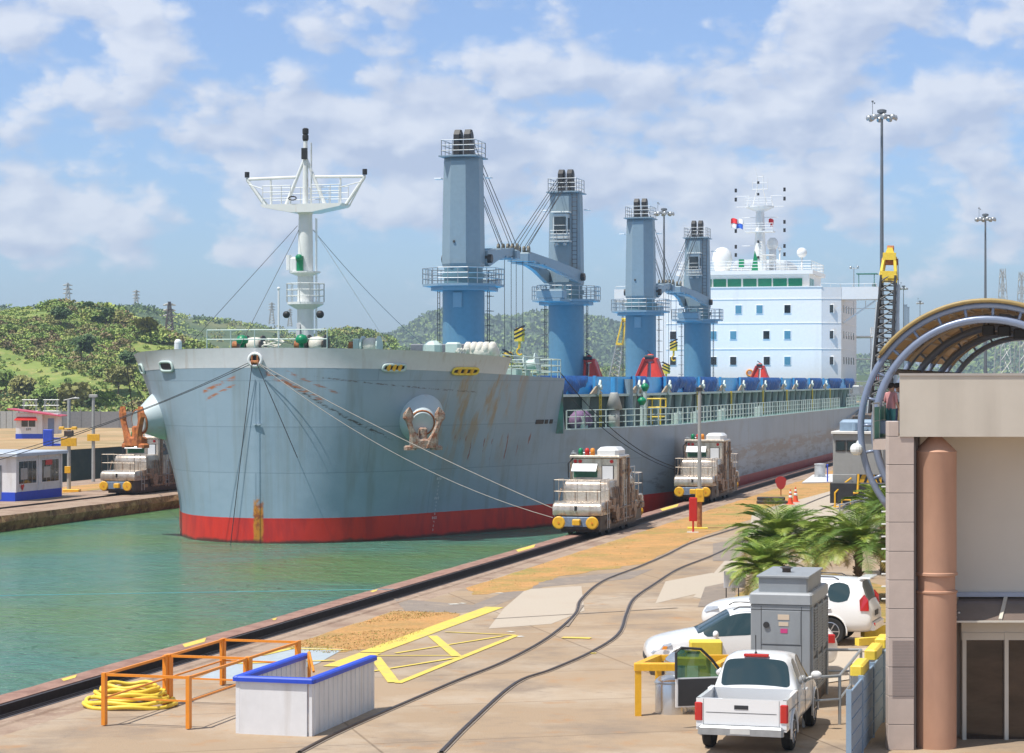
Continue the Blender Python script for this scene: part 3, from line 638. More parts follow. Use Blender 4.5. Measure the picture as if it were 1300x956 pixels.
# open guard rails aft of the bulwark and down the main deck
mb = MB()
for sg in (1, -1):
    pts = [P(a, sg*(hb_(a, 8.4)-.15), topz(a)) for a in (aR, aR+1, 14, 15.3, 16.4) if a >= aR]
    mb.rail(pts, 1.05, 1.3, .028)
mb.rail([P(16.5, -11.8, 8.43), P(16.5, 11.8, 8.43)], 1.05, 1.5, .028)
mb.rail([P(4.6, -4.6, 9.0), P(4.6, 2.2, 9.0)], 2.0, 1.4, .03, rows=4)
mb.build('guard_rail', M['pale'], ship)
mb = MB()
for sg in (1, -1):
    pts = [P(a, sg*(hb_(a, 5.4)-.12), 5.47) for a in [18, 20, 24, 28, 33, 38, 46, 60, 75, 90, 105, 120]]
    mb.rail(pts, 1.12, 1.35, .024, rows=3, rp=.045)
    pts = [P(a, sg*15.7, 5.47) for a in (126, 140, 155, 170, 180)]; mb.rail(pts, 1.1, 1.6, .03, rows=3)
    mb.path([P(a, sg*(hb_(a, 5.4)-.02), 5.5) for a in [17.8, 20, 24, 28, 33, 38, 46, 60, 90, 120, 150, 180]], .06, n=5)
mb.build('guard_rail', M['pale'], ship)
# chocks and leads
def hull_frame(a, z, side):
    p = P(a, side*hb_(a, z), z); da = (P(a+.2, side*hb_(a+.2, z), z)-P(max(a-.2, .0), side*hb_(max(a-.2, .0), z), z)).normalized()
    dz = (P(a, side*hb_(a, z+.3), z+.3)-P(a, side*hb_(a, z-.3), z-.3)).normalized(); n = da.cross(dz)*(1 if side > 0 else -1)
    if n.y*(-side) < 0: n = -n
    T = Matrix(((da.x, n.x, dz.x, p.x), (da.y, n.y, dz.y, p.y), (da.z, n.z, dz.z, p.z), (0, 0, 0, 1))); return T
def chock(px, side, w, h, z, m, ribs):
    a = solve_a(px, z, side) if side > 0 else px
    T = hull_frame(a, z, side); mb = MB()
    pts = [Vector((math.cos(t)*w/2*(1 if abs(math.cos(t)) < .99 else 1), .06, math.sin(t)*h/2)) for t in [2*math.pi*i/24 for i in range(24)]]
    def sup(t): c, s_ = math.cos(t), math.sin(t); return (math.copysign(abs(c)**.45, c)*w/2, math.copysign(abs(s_)**.45, s_)*h/2)
    pts = [T @ Vector((sup(2*math.pi*i/24)[0], .07, sup(2*math.pi*i/24)[1])) for i in range(24)]
    fr = MB(); fr.path(pts, .07, n=6, closed=True)
    c = fr.build('mooring_chock', m, ship, smooth=True)
    mb = MB(); inner = [T @ Vector((sup(2*math.pi*i/24)[0]*.95, .045, sup(2*math.pi*i/24)[1]*.9)) for i in range(24)]; mb.add(inner, [tuple(range(24))])
    mb.build('opening', M['black'], c)
    if ribs:
        mb = MB()
        for k in range(ribs): x = -w/2 + w*(k+1)/(ribs+1); mb.tube(T @ Vector((x, .05, -h/2)), T @ Vector((x, .05, h/2)), .11, n=8)
        mb.build('roller', M['yellow'], c)
    return c
chock(500, 1, 1.25, .34, 8.98, M['pale'], 3); chock(590, 1, 2.0, .34, 8.82, M['lemon'], 3)
chock(1.6, -1, 1.1, .5, 9.05, M['pale'], 0); chock(4.4, -1, 1.0, .5, 8.95, M['pale'], 0)
T = Matrix.Translation(P(-.10, 0, 9.35)) @ Matrix.Rotation(R(90), 4, 'Y')
lead = MB().path([P(-.1, .34*math.cos(t), 9.36+.32*math.sin(t)) for t in [2*math.pi*i/20 for i in range(20)]], .085, n=8, closed=True).build('centre_lead', M['white'], ship, smooth=True)
MB().add([P(-.06, .32*math.cos(t), 9.36+.3*math.sin(t)) for t in [2*math.pi*i/20 for i in range(20)]], [tuple(range(20))]).build('opening', M['black'], lead)
MB().tube(P(-.14, -.2, 9.25), P(-.14, .2, 9.25), .09).tube(P(-.14, -.15, 9.05), P(-.14, -.15, 9.6), .05).tube(P(-.14, .15, 9.05), P(-.14, .15, 9.6), .05).build('roller', M['rust'], lead)
mb = MB()
mb.box(-.12, -.02, -.3, .1, 6.05, 6.10); mb.build('stem_bar', mat('stem_paint', (.38, .46, .52), .4, var=.05), ship)
# slots on the shoulder
mb = MB()
for px, w in ((685, .85), (693.5, .35), (699.5, .35)):
    a = solve_a(px, 6.0); T = hull_frame(a, 6.0, 1); mb.bev(-w/2, w/2, .0, .03, -.12, .12, .015, T=T)
mb.build('freeing_slot', M['black'], ship)
# draught marks: small white figures down the bow
mk = MB(); 
dgt = {0: '1110111', 2: '1011101', 4: '0111010', 6: '1101111', 8: '1111111'}
def seg7(mb, T, d, h):
    w = h*.55; q = h*.16
    S = [(-w, w, h-q, h+q), (-w-q, -w+q, 0, h), (w-q, w+q, 0, h), (-w, w, -q, q), (-w-q, -w+q, -h, 0), (w-q, w+q, -h, 0), (-w, w, -h-q, -h+q)]
    for on, (x0, x1, z0, z1) in zip(dgt[d], S):
        if on == '1': mb.add([T @ Vector(v) for v in ((x0, .03, z0), (x1, .03, z0), (x1, .03, z1), (x0, .03, z1))], [(0, 1, 2, 3)])
zz = 3.15; ds = [8, 6, 4, 2, 0, 8, 6, 4, 2]
for i in range(14):
    z = 3.1 - i*.21; a = solve_a(557-i*.62, z); T = hull_frame(a, z, 1); seg7(mk, T, ds[i % 9], .045 if i % 5 else .055)
    if i % 5 == 0: seg7(mk, T @ Matrix.Translation((.14, 0, 0)), 0, .055); seg7(mk, T @ Matrix.Translation((-.14, 0, 0)), 8, .055)
mk.build('draught_mark', mat('mark_white', (.8, .8, .8), .6, var=.02), ship)
# bolsters and anchors
def frame(o, x, y, z): return Matrix(((x.x, y.x, z.x, o.x), (x.y, y.y, z.y, o.y), (x.z, y.z, z.z, o.z), (0, 0, 0, 1)))
for sg in (1, -1):
    d = P(-.86, .5*sg, -.20).normalized(); c0 = P(5.9, 6.3*sg, 6.75); L_ = 3.15
    y = Vector((0, 0, 1)); x = y.cross(d).normalized(); y = d.cross(x)
    T = frame(c0, x, y, d)
    bo = MB().lathe([(2.05, -1.2), (1.85, .4), (1.25, 1.9), (.72, L_-.25), (.66, L_), (.55, L_+.12), (.36, L_+.1)], n=40, T=T).build('anchor_bolster', mat('bolster_paint', (.50, .58, .60), .4, var=.04, streak=((.4, .22, .1), (1, 1, 1), .62, .75, .5)), ship, smooth=True, auto=R(35))
    MB().path([T @ Vector((math.cos(t)*.64, math.sin(t)*.64, L_+.02)) for t in [2*math.pi*i/24 for i in range(24)]], .06, n=6, closed=True).build('rust_ring', M['rust'], bo, smooth=True)
    # anchor hanging at the mouth
    o = T @ Vector((0, 0, L_+.15)); f = Vector((d.x, d.y, 0)).normalized(); sd = Vector((0, 0, 1)).cross(f).normalized()
    A = frame(o, sd, f, Vector((0, 0, 1)))
    k = 1.0; mb = MB()
    # crown with fluked arms curving up either side
    mb.bev(-.62, .62, -.25, .42, -1.28, -.78, .1, T=A)
    mb.bev(-.98, -.40, -.1, .40, -1.36, -1.12, .08, T=A); mb.bev(.40, .98, -.1, .40, -1.36, -1.12, .08, T=A)
    mb.bev(-.2, .2, -.2, .3, -.9, -.2, .08, T=A)
    for s2 in (-1, 1):
        prof = [(.34, -1.25, .34), (.42, -.95, .30), (.56, -.55, .17), (.72, -.15, .13), (.80, .10, .15), (.83, .28, .25), (.83, .50, .24), (.80, .72, .12), (.78, .84, .03)]
        vs = []
        for x_, z_, w_ in prof:
            yy = .30 + .12*(z_+1.2)*.3
            for dx, dy in ((-w_*1.15, 0), (-w_*.6, .16), (w_*.6, .16), (w_*1.15, 0), (w_*.4, -.14), (-w_*.4, -.14)): vs.append(A @ Vector((s2*x_+dx, yy+dy, z_)))
        n = 6; mb.add(vs, [(i*n+j, i*n+(j+1) % n, (i+1)*n+(j+1) % n, (i+1)*n+j) for i in range(len(prof)-1) for j in range(n)] + [tuple(range(n)), tuple((len(prof)-1)*n+j for j in range(n))])
    an = mb.build('anchor', M['rustlight'] if sg > 0 else mat('anchor_rust', (.50, .16, .045), .8, var=.25, scale=5, col2=(.33, .10, .04), mix_scale=3, bump=.4, bscale=8), ship)
    MB().tube(o-d*.6, A @ Vector((0, .05, -.8)), .16, .2, n=10).build('shank', M['rust'], an)
# foremast
fm = MB(); ma = 7.3
def FM(x, y, z): return P(ma+x, y, z+.87)   # z given above the quay
prof = [(0, .46, 8.2), (0, .44, 12), (0, .40, 15), (0, .36, 16.6), (0, .30, 16.75)]
mb = MB(); mb.lathe([(r, z) for _, r, z in prof], n=20, T=Matrix.Translation(FM(0, 0, 0)))
mb.lathe([(.30, 16.3), (.62, 16.75), (.62, 16.85)], n=16, T=Matrix.Translation(FM(0, 0, 0)))
mb.lathe([(.17, 16.8), (.15, 18.6), (.11, 20.4)], n=12, T=Matrix.Translation(FM(0, 0, 0)))
for s2 in (-1, 1): mb.tube(FM(0, s2*1.15, 16.85), FM(0, s2*.03, 19.5), .11, .08, n=8)
fmast = mb.build('foremast', M['mast'], ship, smooth=True, auto=R(45))
mb = MB()
dk = [(-2.35, 16.95), (-2.2, 16.8), (-.6, 16.5), (.6, 16.5), (2.2, 16.8), (2.35, 16.95)]
mb.prism([FM(-.75, y, z) for y, z in dk], P(1.5, 0, 0))
for s2 in (-1, 1):
    mb.tube(FM(0, s2*2.3, 16.9), FM(0, s2*3.35, 18.35), .09); mb.tube(FM(0, s2*3.42, 18.4), FM(0, s2*.55, 18.45), .085)
    mb.tube(FM(0, s2*2.0, 16.9), FM(0, s2*2.0, 18.4), .05); mb.tube(FM(.6, s2*2.3, 16.9), FM(.1, s2*3.3, 18.3), .04)
    mb.rail([FM(-.7, s2*2.2, 16.95), FM(-.7, s2*.6, 16.95)], 1.0, .55, .022); mb.rail([FM(.7, s2*2.2, 16.95), FM(.7, 0, 16.95)], 1.0, .55, .022)
    mb.tube(FM(-.7, s2*2.2, 17.8), FM(-.2, s2*3.2, 18.1), .025, n=4)
mb.build('yard_platform', M['mast'], fmast)
mb = MB()
mb.lathe([(.2, 11.15), (.9, 11.55), (.9, 11.68)], n=16, T=Matrix.Translation(FM(0, 0, 0)), squash=(1, 1.1))
ring = [FM(.92*math.cos(t), 1.05*math.sin(t), 11.68) for t in [2*math.pi*i/12 for i in range(13)]]; mb.rail(ring, 1.0, .6, .02)
mb.lathe([(.3, 13.05), (.78, 13.25), (.78, 13.33)], n=14, T=Matrix.Translation(FM(-.1, 0, 0)), squash=(1, 1.1))
mb.build('mast_platform', M['mast'], fmast)
mb = MB(); mb.bev(-.25, .25, -.3, .15, 13.33, 14.1, .1, T=Matrix.Translation(FM(-.45, .05-.4, 0)) @ Matrix.Diagonal((1, -1, 1, 1))); mb.tube(FM(-.5, -.75, 13.4), FM(-.5, -.75, 14.2), .16); mb.build('searchlight', M['white'], fmast)
mb = MB().tube(FM(-.5, -.15, 13.33), FM(-.5, -.15, 14.15), .2, n=12).ball(FM(-.62, -.15, 14.05), .2); mb.build('mast_lamp', M['green'], fmast)
mb = MB()
mb.lathe([(.13, 20.4), (.17, 20.5), (.17, 20.7), (.12, 20.75), (.17, 20.8), (.17, 21.05), (.1, 21.1)], n=10, T=Matrix.Translation(FM(0, 0, 0)))
mb.box(-.25, -.1, -.15, .15, 19.4, 20.0, T=Matrix.Translation(FM(0, 0, 0)))
for s2 in (-1, 1): mb.tube(FM(0, s2*3.38, 18.5), FM(0, s2*3.38, 18.8), .13)
mb.ball(FM(-.4, -.95, 11.0), .2).ball(FM(-.4, .98, 11.0), .22)
mb.path([FM(-.8, .22*math.cos(t)-.45, 17.25+.1*math.sin(t)) for t in [i*.63 for i in range(10)]], .035, closed=True); mb.build('mast_fitting', M['black'], fmast)
mb = MB(); mb.ladder(FM(-.0, .62, 8.3), FM(0, .62, 16.2), (1, .2, 0), .4); mb.ladder(FM(0, .33, 16.9), FM(0, .33, 20.3), (1, .2, 0), .3); mb.build('ladder', M['mast'], fmast)
mb = MB(); mb.bar(FM(-1.1, -.1, 8.4), FM(-.4, -.25, 10.5), .18, .18); mb.build('strut', M['steel'], fmast)
mb = MB().tube(P(6, -1.05, 8.9), P(6, -1.05, 13.2), .06, .05).ball(P(6, -1.05, 13.25), .09); mb.build('jackstaff', M['white'], ship)
def wire(name, a, b, r, m, parent=None, sag=0, n=10):
    a = Vector(a); b = Vector(b)
    return MB().path([a.lerp(b, i/n)-Vector((0, 0, sag*4*(i/n)*(1-i/n))) for i in range(n+1)], r, n=5).build(name, m, parent)
wire('stay', FM(-.2, -.3, 15.6), P(.6, -1.2, 9.9), .014, M['cable'], ship); wire('stay', FM(-.3, -.35, 15.8), P(7.5, -8.2, 8.9), .014, M['cable'], ship)
wire('stay', FM(.2, .35, 15.6), P(36.4, -1.2, 9.8), .014, M['cable'], ship, sag=.4); wire('stay', FM(.2, .4, 15.6), P(11.5, 4.2, 9), .015, M['white'], ship)
# forecastle gear
def winch(a, b, s):
    w = MB(); w.lathe([(.55, -.5), (.55, -.42), (.28, -.4), (.28, .4), (.55, .42), (.55, .5)], n=16, T=Matrix.Translation(P(a, b, 10.2)) @ Matrix.Rotation(R(90), 4, 'X'))
    w.box(-.5, .5, -.75, .75, 8.9, 9.75, T=Matrix.Translation(P(a, b, 0))); w.bev(-.35, .35, .55, .95, 9.2, 10.6, .06, T=Matrix.Translation(P(a, b, 0)))
    o = w.build('mooring_winch', s, ship); MB().lathe([(.42, -.36), (.46, 0), (.42, .36)], n=16, T=Matrix.Translation(P(a, b, 10.2)) @ Matrix.Rotation(R(90), 4, 'X')).build('rope_drum', M['canvas'], o, smooth=True)
    MB().tube(P(a, b-.98, 10.2), P(a, b-1.25, 10.2), .24, n=14).build('warping_end', M['rust'], o)
winch(6.5, -2.6, M['dark']); winch(9.5, 3.0, M['pale']); winch(5.6, 1.3, M['dark'])
for a, b in ((5.4, -2.9), (4.4, .85)):
    MB().tube(P(a, b, 8.9), P(a, b, 10.3), .13).lathe([(.13, 10.25), (.30, 10.32), (.34, 10.5), (.22, 10.7), (.05, 10.74)], n=16, T=Matrix.Translation(P(a, b, 0))).build('mushroom_vent', M['green'], ship, smooth=True)
mb = MB().tube(P(2.6, -5.4, 9.9), P(2.6, -5.4, 10.25), .2, n=12).ball(P(2.6, -5.4, 10.3), .2).tube(P(2.6, -5.4, 8.9), P(2.6, -5.4, 9.9), .08); mb.build('deck_light', M['white'], ship)
mb = MB()
for i in range(5):
    t = i*1.3; mb.path([P(5.8+.3*math.cos(k*.6+t), -1.6+.5*math.sin(k*.6+t)+i*.1, 9.8+.16*i+.1*math.sin(k)) for k in range(11)], .05)
mb.build('rope_coil', M['canvas'], ship)
mb = MB().bev(-.45, .45, -.5, .5, 9.4, 10.25, .25, T=Matrix.Translation(P(10.5, 6.2, .25))).bev(-.3, .3, -.4, .4, 9.2, 9.95, .1, T=Matrix.Translation(P(10.5, 7.4, .45))); mb.build('reel_cover', M['pale'], ship)
mb = MB().ball(P(12, 8.6, 9.85), .8, sq=(.9, 1.3, .75)); [mb.ball(P(12-.3, 8.6-.7+.35*i, 10.05), .42, sq=(1, .6, 1)) for i in range(5)]; mb.build('canvas_cover', M['canvas'], ship, smooth=True)
mb = MB().bev(-.6, .6, -2.2, 2.2, 9.0, 10.35, .05, T=Matrix.Translation(P(13.4, 6.4, 0))); mb.build('machinery_box', mat('deck_machinery', (.16, .17, .20), .6, var=.2), ship)
mb = MB()
for i in range(6): mb.path([P(9.6+.2*math.sin(i+k), 7.9+.1*i+.15*math.cos(k*1.3), 9.4+.16*k) for k in range(5)], .05)
mb.build('rope_coil', M['canvas'], ship)
mb = MB().lathe([(.62, -.35), (.62, -.3), (.3, -.28), (.3, .28), (.62, .3), (.62, .35)], n=18, T=Matrix.Translation(P(15.3, 10.6, 9.2)) @ Matrix.Rotation(R(78), 4, 'X')).bev(-.6, .6, -.3, 1.9, 8.4, 9.0, .05, T=Matrix.Translation(P(15.2, 9.6, 0))).bev(-.3, .3, -.3, .3, 8.4, 9.6, .05, T=Matrix.Translation(P(15.2, 8.2, 0)))
wn = mb.build('mooring_winch', M['pale'], ship)
MB().bev(-.2, .2, -.25, .25, 8.5, 9.55, .05, T=Matrix.Translation(P(14.1, 7.4, 0))).build('roller_guide', M['lemon'], ship)
# ---- deck cranes
STRIPE = mat('hook_stripe', (.78, .50, .04), .5, var=.1)
def make_crane(hookz, jl):
    c = bpy.data.objects.new('deck_crane', None); COL.objects.link(c); c.parent = ship
    MB().lathe([(1.42, 5.3), (1.42, 14.35), (1.62, 14.5), (1.62, 14.62)], n=36).build('pedestal', M['crane'], c, smooth=True, auto=R(30))
    mb = MB(); mb.box(-1.5, -1.3, -.3, .3, 13.2, 14.2); oc = lambda r, q=.41: [(r, -r*q), (r, r*q), (r*q, r), (-r*q, r), (-r, r*q), (-r, -r*q), (-r*q, -r), (r*q, -r)]
    ring = [Vector((x*1.0, y, 14.62)) for x, y in oc(2.55)]
    mb.prism(ring, (0, 0, .16)); mb.prism([Vector((v.x*.8, v.y*.8, 14.35)) for v in ring], (0, 0, .27)); mb.build('platform', M['craneg'], c)
    MB().rail([v+Vector((0, 0, .16)) for v in ring+ring[:1]], 1.05, .8, .03).build('platform_rail', M['steel'], c)
    MB().lathe([(1.32, 14.78), (1.32, 15.2), (1.44, 15.25), (1.44, 15.5), (1.30, 15.55), (1.30, 15.95)], n=32).build('slew_ring', M['crane'], c, smooth=True, auto=R(30))
    mb = MB(); lv = [(15.9, 1.28, 1.28), (16.15, 1.38, 1.34), (20.4, 1.34, 1.28), (23.0, 1.30, 1.22), (23.45, 1.0, 1.2)]; vs = []
    for z, hx, hy in lv:
        q = .42
        vs += [Vector(v) for v in ((hx, -hy*q, z), (hx, hy*q, z), (hx*q, hy, z), (-hx*q, hy, z), (-hx, hy*q, z), (-hx, -hy*q, z), (-hx*q, -hy, z), (hx*q, -hy, z))]
    mb.add(vs, [(i*8+j, i*8+(j+1) % 8, (i+1)*8+(j+1) % 8, (i+1)*8+j) for i in range(4) for j in range(8)] + [tuple(range(8)), tuple(range(32, 40))])
    mb.build('crane_house', M['craneg'], c)
    mb = MB().tube((-1.40, .25, 17.6), (-1.44, .25, 17.6), .09); mb.build('hatch_plate', M['dark'], c)
    mb = MB()
    for y in (-.36, .36):
        mb.prism([Vector((-.55, y-.2, 23.4)), Vector((.7, y-.2, 23.4)), Vector((.55, y-.2, 24.85)), Vector((.2, y-.2, 25.2)), Vector((-.2, y-.2, 25.2)), Vector((-.5, y-.2, 24.85))], (0, .4, 0))
        mb.tube((.0, y-.24, 24.75), (.0, y+.24, 24.75), .38, n=14)
    mb.build('sheave_head', M['black'], c); MB().box(-1.5, 1.4, -1.32, 1.32, 23.28, 23.36).build('head_platform', M['craneg'], c)
    mb = MB()
    for y in (-.36, .36): mb.path([Vector((.36*math.cos(t), y, 24.75+.36*math.sin(t))) for t in [i*.5 for i in range(12)]], .05, closed=True)
    mb.build('sheave_rim', mat('sheave_ochre', (.35, .30, .14), .6, var=.2), c)
    t = [Vector((x*1.35, y*1.28, 23.35)) for x, y in ((-1, -.9), (1, -.9), (1, .9), (-1, .9), (-1, -.9))]; MB().rail(t, 1.05, .9, .028).build('head_rail', M['steel'], c)
    mb = MB(); [mb.bev(-.25, .25, sg*1.75-.25, sg*1.75+.25, 21.9, 21.98, .02) or mb.tube((0, sg*1.3, 21.92), (0, sg*1.8, 21.92), .04) for sg in (-1, 1)]; mb.build('floodlight', M['white'], c)
    mb = MB().bev(1.3, 2.1, -.62, .62, 19.5, 21.6, .1).bev(1.2, 2.2, -.75, .75, 21.6, 21.72, .05); mb.box(1.3, 2.2, -.8, .8, 19.3, 19.42); cb_ = mb.build('crane_cab', mat('cab_grey', (.46, .50, .50), .5, var=.08), c)
    MB().box(2.095, 2.12, -.48, .48, 19.95, 21.3).box(1.45, 2.0, -.635, .635, 20.1, 21.2).build('cab_window', M['glass'], cb_)
    MB().rail([Vector((2.15, -.8, 19.4)), Vector((2.15, .8, 19.4))], .8, .5, .025).tube((2.12, -.5, 20.6), (2.12, .5, 20.6), .03).ball((1.95, -.3, 19.15), .17).ball((1.95, .35, 19.15), .17).build('cab_fitting', M['steel'], cb_)
    mb = MB(); mb.ladder((1.35, 1.0, 16.2), (1.35, 1.0, 23.2), (0, 1, 0), .4); mb.ladder((.5, -1.6, 6), (.5, -1.6, 14.6), (1, 0, 0), .5); mb.ladder((-.3, 1.65, 6), (-.3, 1.65, 14.6), (1, 0, 0), .5)
    for z in range(6, 15): mb.tube((.2, -1.45, z), (.2, -1.9, z), .02, n=4); mb.tube((.8, -1.45, z), (.8, -1.9, z), .02, n=4)
    mb.build('ladder', M['dark'], c)
    # jib: box girder with a cranked heel, lying level
    tip = Vector((jl, 0, 17.55)); mb = MB()
    for sg in (-1, 1):
        P0 = [Vector((.5, sg*1.48, 16.25)), Vector((.8, sg*1.48, 17.05)), Vector((jl*.45, sg*.98, 17.5)), Vector((jl, sg*.55, 17.9)), Vector((jl, sg*.55, 17.35)), Vector((jl*.5, sg*.95, 16.75)), Vector((1.4, sg*1.45, 16.05))]
        mb.prism(P0, (0, -sg*.32, 0))
    for k in range(6): x = jl*(.35+.11*k); mb.box(x, x+.5, -.9, .9, 17.0, 17.12)
    mb.bev(jl-.6, jl+.5, -.85, .85, 17.1, 17.75, .1); mb.build('jib', M['craneg'], c)
    mb = MB(); [mb.tube((.9, sg*1.25, 16.55), (.9, sg*1.75, 16.55), .3, n=12) for sg in (-1, 1)]; mb.build('jib_pivot', M['dark'], c)
    mb = MB()
    for k in range(5): y = -.7+.35*k; mb.tube((jl+.1, y-.07, 17.95), (jl+.1, y+.07, 17.95), .28, n=10)
    mb.build('tip_sheave', mat('sheave_brown', (.16, .14, .10), .6, var=.2), c)
    mb = MB().bev(1.8, 5.6, -.9, .9, 14.5, 14.75, .05).bev(4.3, 5.6, -1.1, 1.1, 14.75, 15.4, .1); mb.rail([Vector((2.5, -1.0, 14.75)), Vector((5.5, -1.0, 14.75)), Vector((5.5, 1.0, 14.75)), Vector((2.5, 1.0, 14.75))], 1.0, 1.0, .025); mb.build('jib_rest', M['craneg'], c)
    mb = MB()
    for y in (-.46, -.26, .26, .46): mb.tube((.35, y, 24.7), (jl+.1, y*1.4, 18.1), .028, n=5)
    for y in (-.36, .36): mb.tube((.3, y, 24.3), (jl*.97, y*.8, 18.0), .024, n=5)
    mb.build('hoist_wire', M['cable'], c)
    h = MB().bev(-.16, .16, -.38, .38, hookz, hookz+1.0, .16, T=Matrix.Translation((jl+.1, 0, 0))); h = h.build('hook_block', STRIPE, c)
    mb = MB()
    for k in range(3):
        z = hookz+.12+k*.3
        for x in (-.175, .175): mb.add([Vector((jl+.1+x, -.38, z)), Vector((jl+.1+x, .38, z+.36)), Vector((jl+.1+x, .38, z+.5)), Vector((jl+.1+x, -.38, z+.14))], [(0, 1, 2, 3)])
    mb.build('black_stripe', M['black'], h)
    mb = MB()
    for y in (-.25, .25): mb.tube((jl+.1, y, 17.7), (jl+.1, y, hookz+1.0), .022, n=5)
    mb.build('hook_wire', M['cable'], h)
    MB().tube((jl+.1, 0, hookz), (jl+.1, 0, hookz-.5), .1).path([(jl+.1, .22*math.cos(t)+.02, hookz-.75+.25*math.sin(t)) for t in [1.5+i*.45 for i in range(10)]], .07).build('hook', M['yellow'], h)
    return c
for a, rz, hz, jl in ((38, 0, 9.4, 11.4), (67.5, math.pi, 11.2, 14.6), (97, 0, 9.0, 12.2), (126.5, math.pi, 11.3, 13.2)):
    c = make_crane(hz, jl); c.location = P(a, 0, 0); c.rotation_euler = (0, 0, rz)
# ---- hatches
def bq(px, a):      # half breadth seen at image column px on station a
    q = (1410-px)/2949; s = S0+a; t = q*s*CT/(1-ST*q); return 42.1-t
def hatch_b(a): return min(13.2, hb_(a, 5.4)-1.7)
def A_of(px): return solve_a(px, 7, 1, 15, 190, b=13.2)
mb = MB(); cg = [18.2, 22, 26, 30, 36, 154.5]
for sg in (1, -1):
    for a0, a1 in zip(cg, cg[1:]):
        b0, b1 = hatch_b(a0)-.5, hatch_b(a1)-.5
        mb.prism([P(a0, sg*b0, 5.45), P(a1, sg*b1, 5.45), P(a1, sg*b1, 7.45), P(a0, sg*b0, 7.45)], P(0, -sg*.15, 0))
mb.box(18.2, 18.35, -11, 11, 5.45, 7.5); mb.box(154.35, 154.5, -12.5, 12.5, 5.45, 7.5)
mb.build('hatch_coaming', M['dkgreen'], ship)
mb = MB()
for sg in (1, -1):
    for a0, a1 in zip(cg, cg[1:]):
        b0, b1 = hatch_b(a0)+.1, hatch_b(a1)+.1; mb.prism([P(a0, sg*b0, 7.35), P(a1, sg*b1, 7.35), P(a1, sg*b1, 7.5), P(a0, sg*b0, 7.5)], P(0, -sg*.9, 0))
    a = 20
    while a < 154:
        b = hatch_b(a); mb.prism([P(a, sg*(b-.1), 7.4), P(a, sg*(b-.5), 7.4), P(a, sg*(b-.5), 5.45), P(a, sg*(b-.35), 5.45)], P(.1, 0, 0)); mb.prism([P(a+.45, sg*(b-.1), 7.4), P(a+.45, sg*(b-.5), 7.4), P(a+.45, sg*(b-.5), 5.45), P(a+.45, sg*(b-.35), 5.45)], P(.1, 0, 0))
        a += 3.9
mb.build('coaming_stay', M['pale'], ship)
mb = MB(); aa = [18.6, 22, 26, 30, 36, 154]; vs = []
for a in aa: b = hatch_b(a)-.3; vs += [P(a, b, 7.5), P(a, b, 8.55), P(a, -b, 8.55), P(a, -b, 7.5)]
mb.add(vs, [(i*4+j, (i+1)*4+j, (i+1)*4+j+1, i*4+j+1) for i in range(len(aa)-1) for j in range(3)]); mb.add([vs[0], vs[1], vs[2], vs[3]], [(0, 1, 2, 3)]); mb.add(vs[-4:], [(0, 1, 2, 3)])
mb.build('hatch_cover', M['blue'], ship)
TP = [(726, 755), (787, 806), (845, 864), (866, 886), (890, 913), (941, 966), (971, 993), (1009, 1026), (1032, 1045), (1055, 1070), (1075, 1086)]
for x0, x1 in TP:
    a0, a1 = A_of(x0), A_of(x1)
    if x0 < 800: a0, a1 = solve_a(x0, 8, 1, 14, 60, b=12.2), solve_a(x1, 8, 1, 14, 60, b=12.2)
    mb = MB(); n = max(8, int((a1-a0)/.25)); rows = 8; vs = []
    for i in range(n+1):
        a = a0+(a1-a0)*i/n; u = i/n; e = math.sin(math.pi*u)**.35; b = hatch_b(a)-.28
        for j in range(rows+1):
            v = j/rows; z = 8.6-(1.36*e+.0)*v*(.80+.20*math.sin(i*.9)); d = e*(.08+.26*math.sin(math.pi*min(1, v*1.05))+.14*math.sin(i*1.3+v*1.5)*(.3+v)+.07*math.sin(i*2.9+3*v))
            vs.append(P(a, b+max(.02, d), z))
    mb.add(vs, [(i*(rows+1)+j, (i+1)*(rows+1)+j, (i+1)*(rows+1)+j+1, i*(rows+1)+j+1) for i in range(n) for j in range(rows)])
    mb.build('tarpaulin', M['tarp'], ship, smooth=True)
mb = MB(); mk_ = MB(); tn = MB()
for x in (722, 757, 786, 812, 845, 888, 915, 940, 968, 993, 1008, 1028, 1046):
    a = A_of(x) if x > 800 else solve_a(x, 8, 1, 14, 60, b=12.2); b = hatch_b(a)
    mb.box(-.12, .12, -.05, .12, 7.55, 8.6, T=Matrix.Translation(P(a, b, 0))); mk_.tube(P(a+.3, b-.2, 7.9), P(a+.3, b+.35, 7.9), .16, n=10); mk_.bar(P(a, b+.15, 7.4), P(a+.6, b+.2, 8.3), .12, .2)
    tn.prism([P(a-1.6, b+.12, 7.52), P(a+1.6, b+.12, 7.52), P(a, b+.12, 8.0)], P(0, -.1, 0))
mb.build('cover_rib', mat('rib_blue', (.06, .33, .68), .4, var=.08), ship); mk_.build('cover_wheel', M['pale'], ship); tn.build('cover_skirt', mat('skirt_tan', (.40, .32, .22), .7, var=.15), ship)
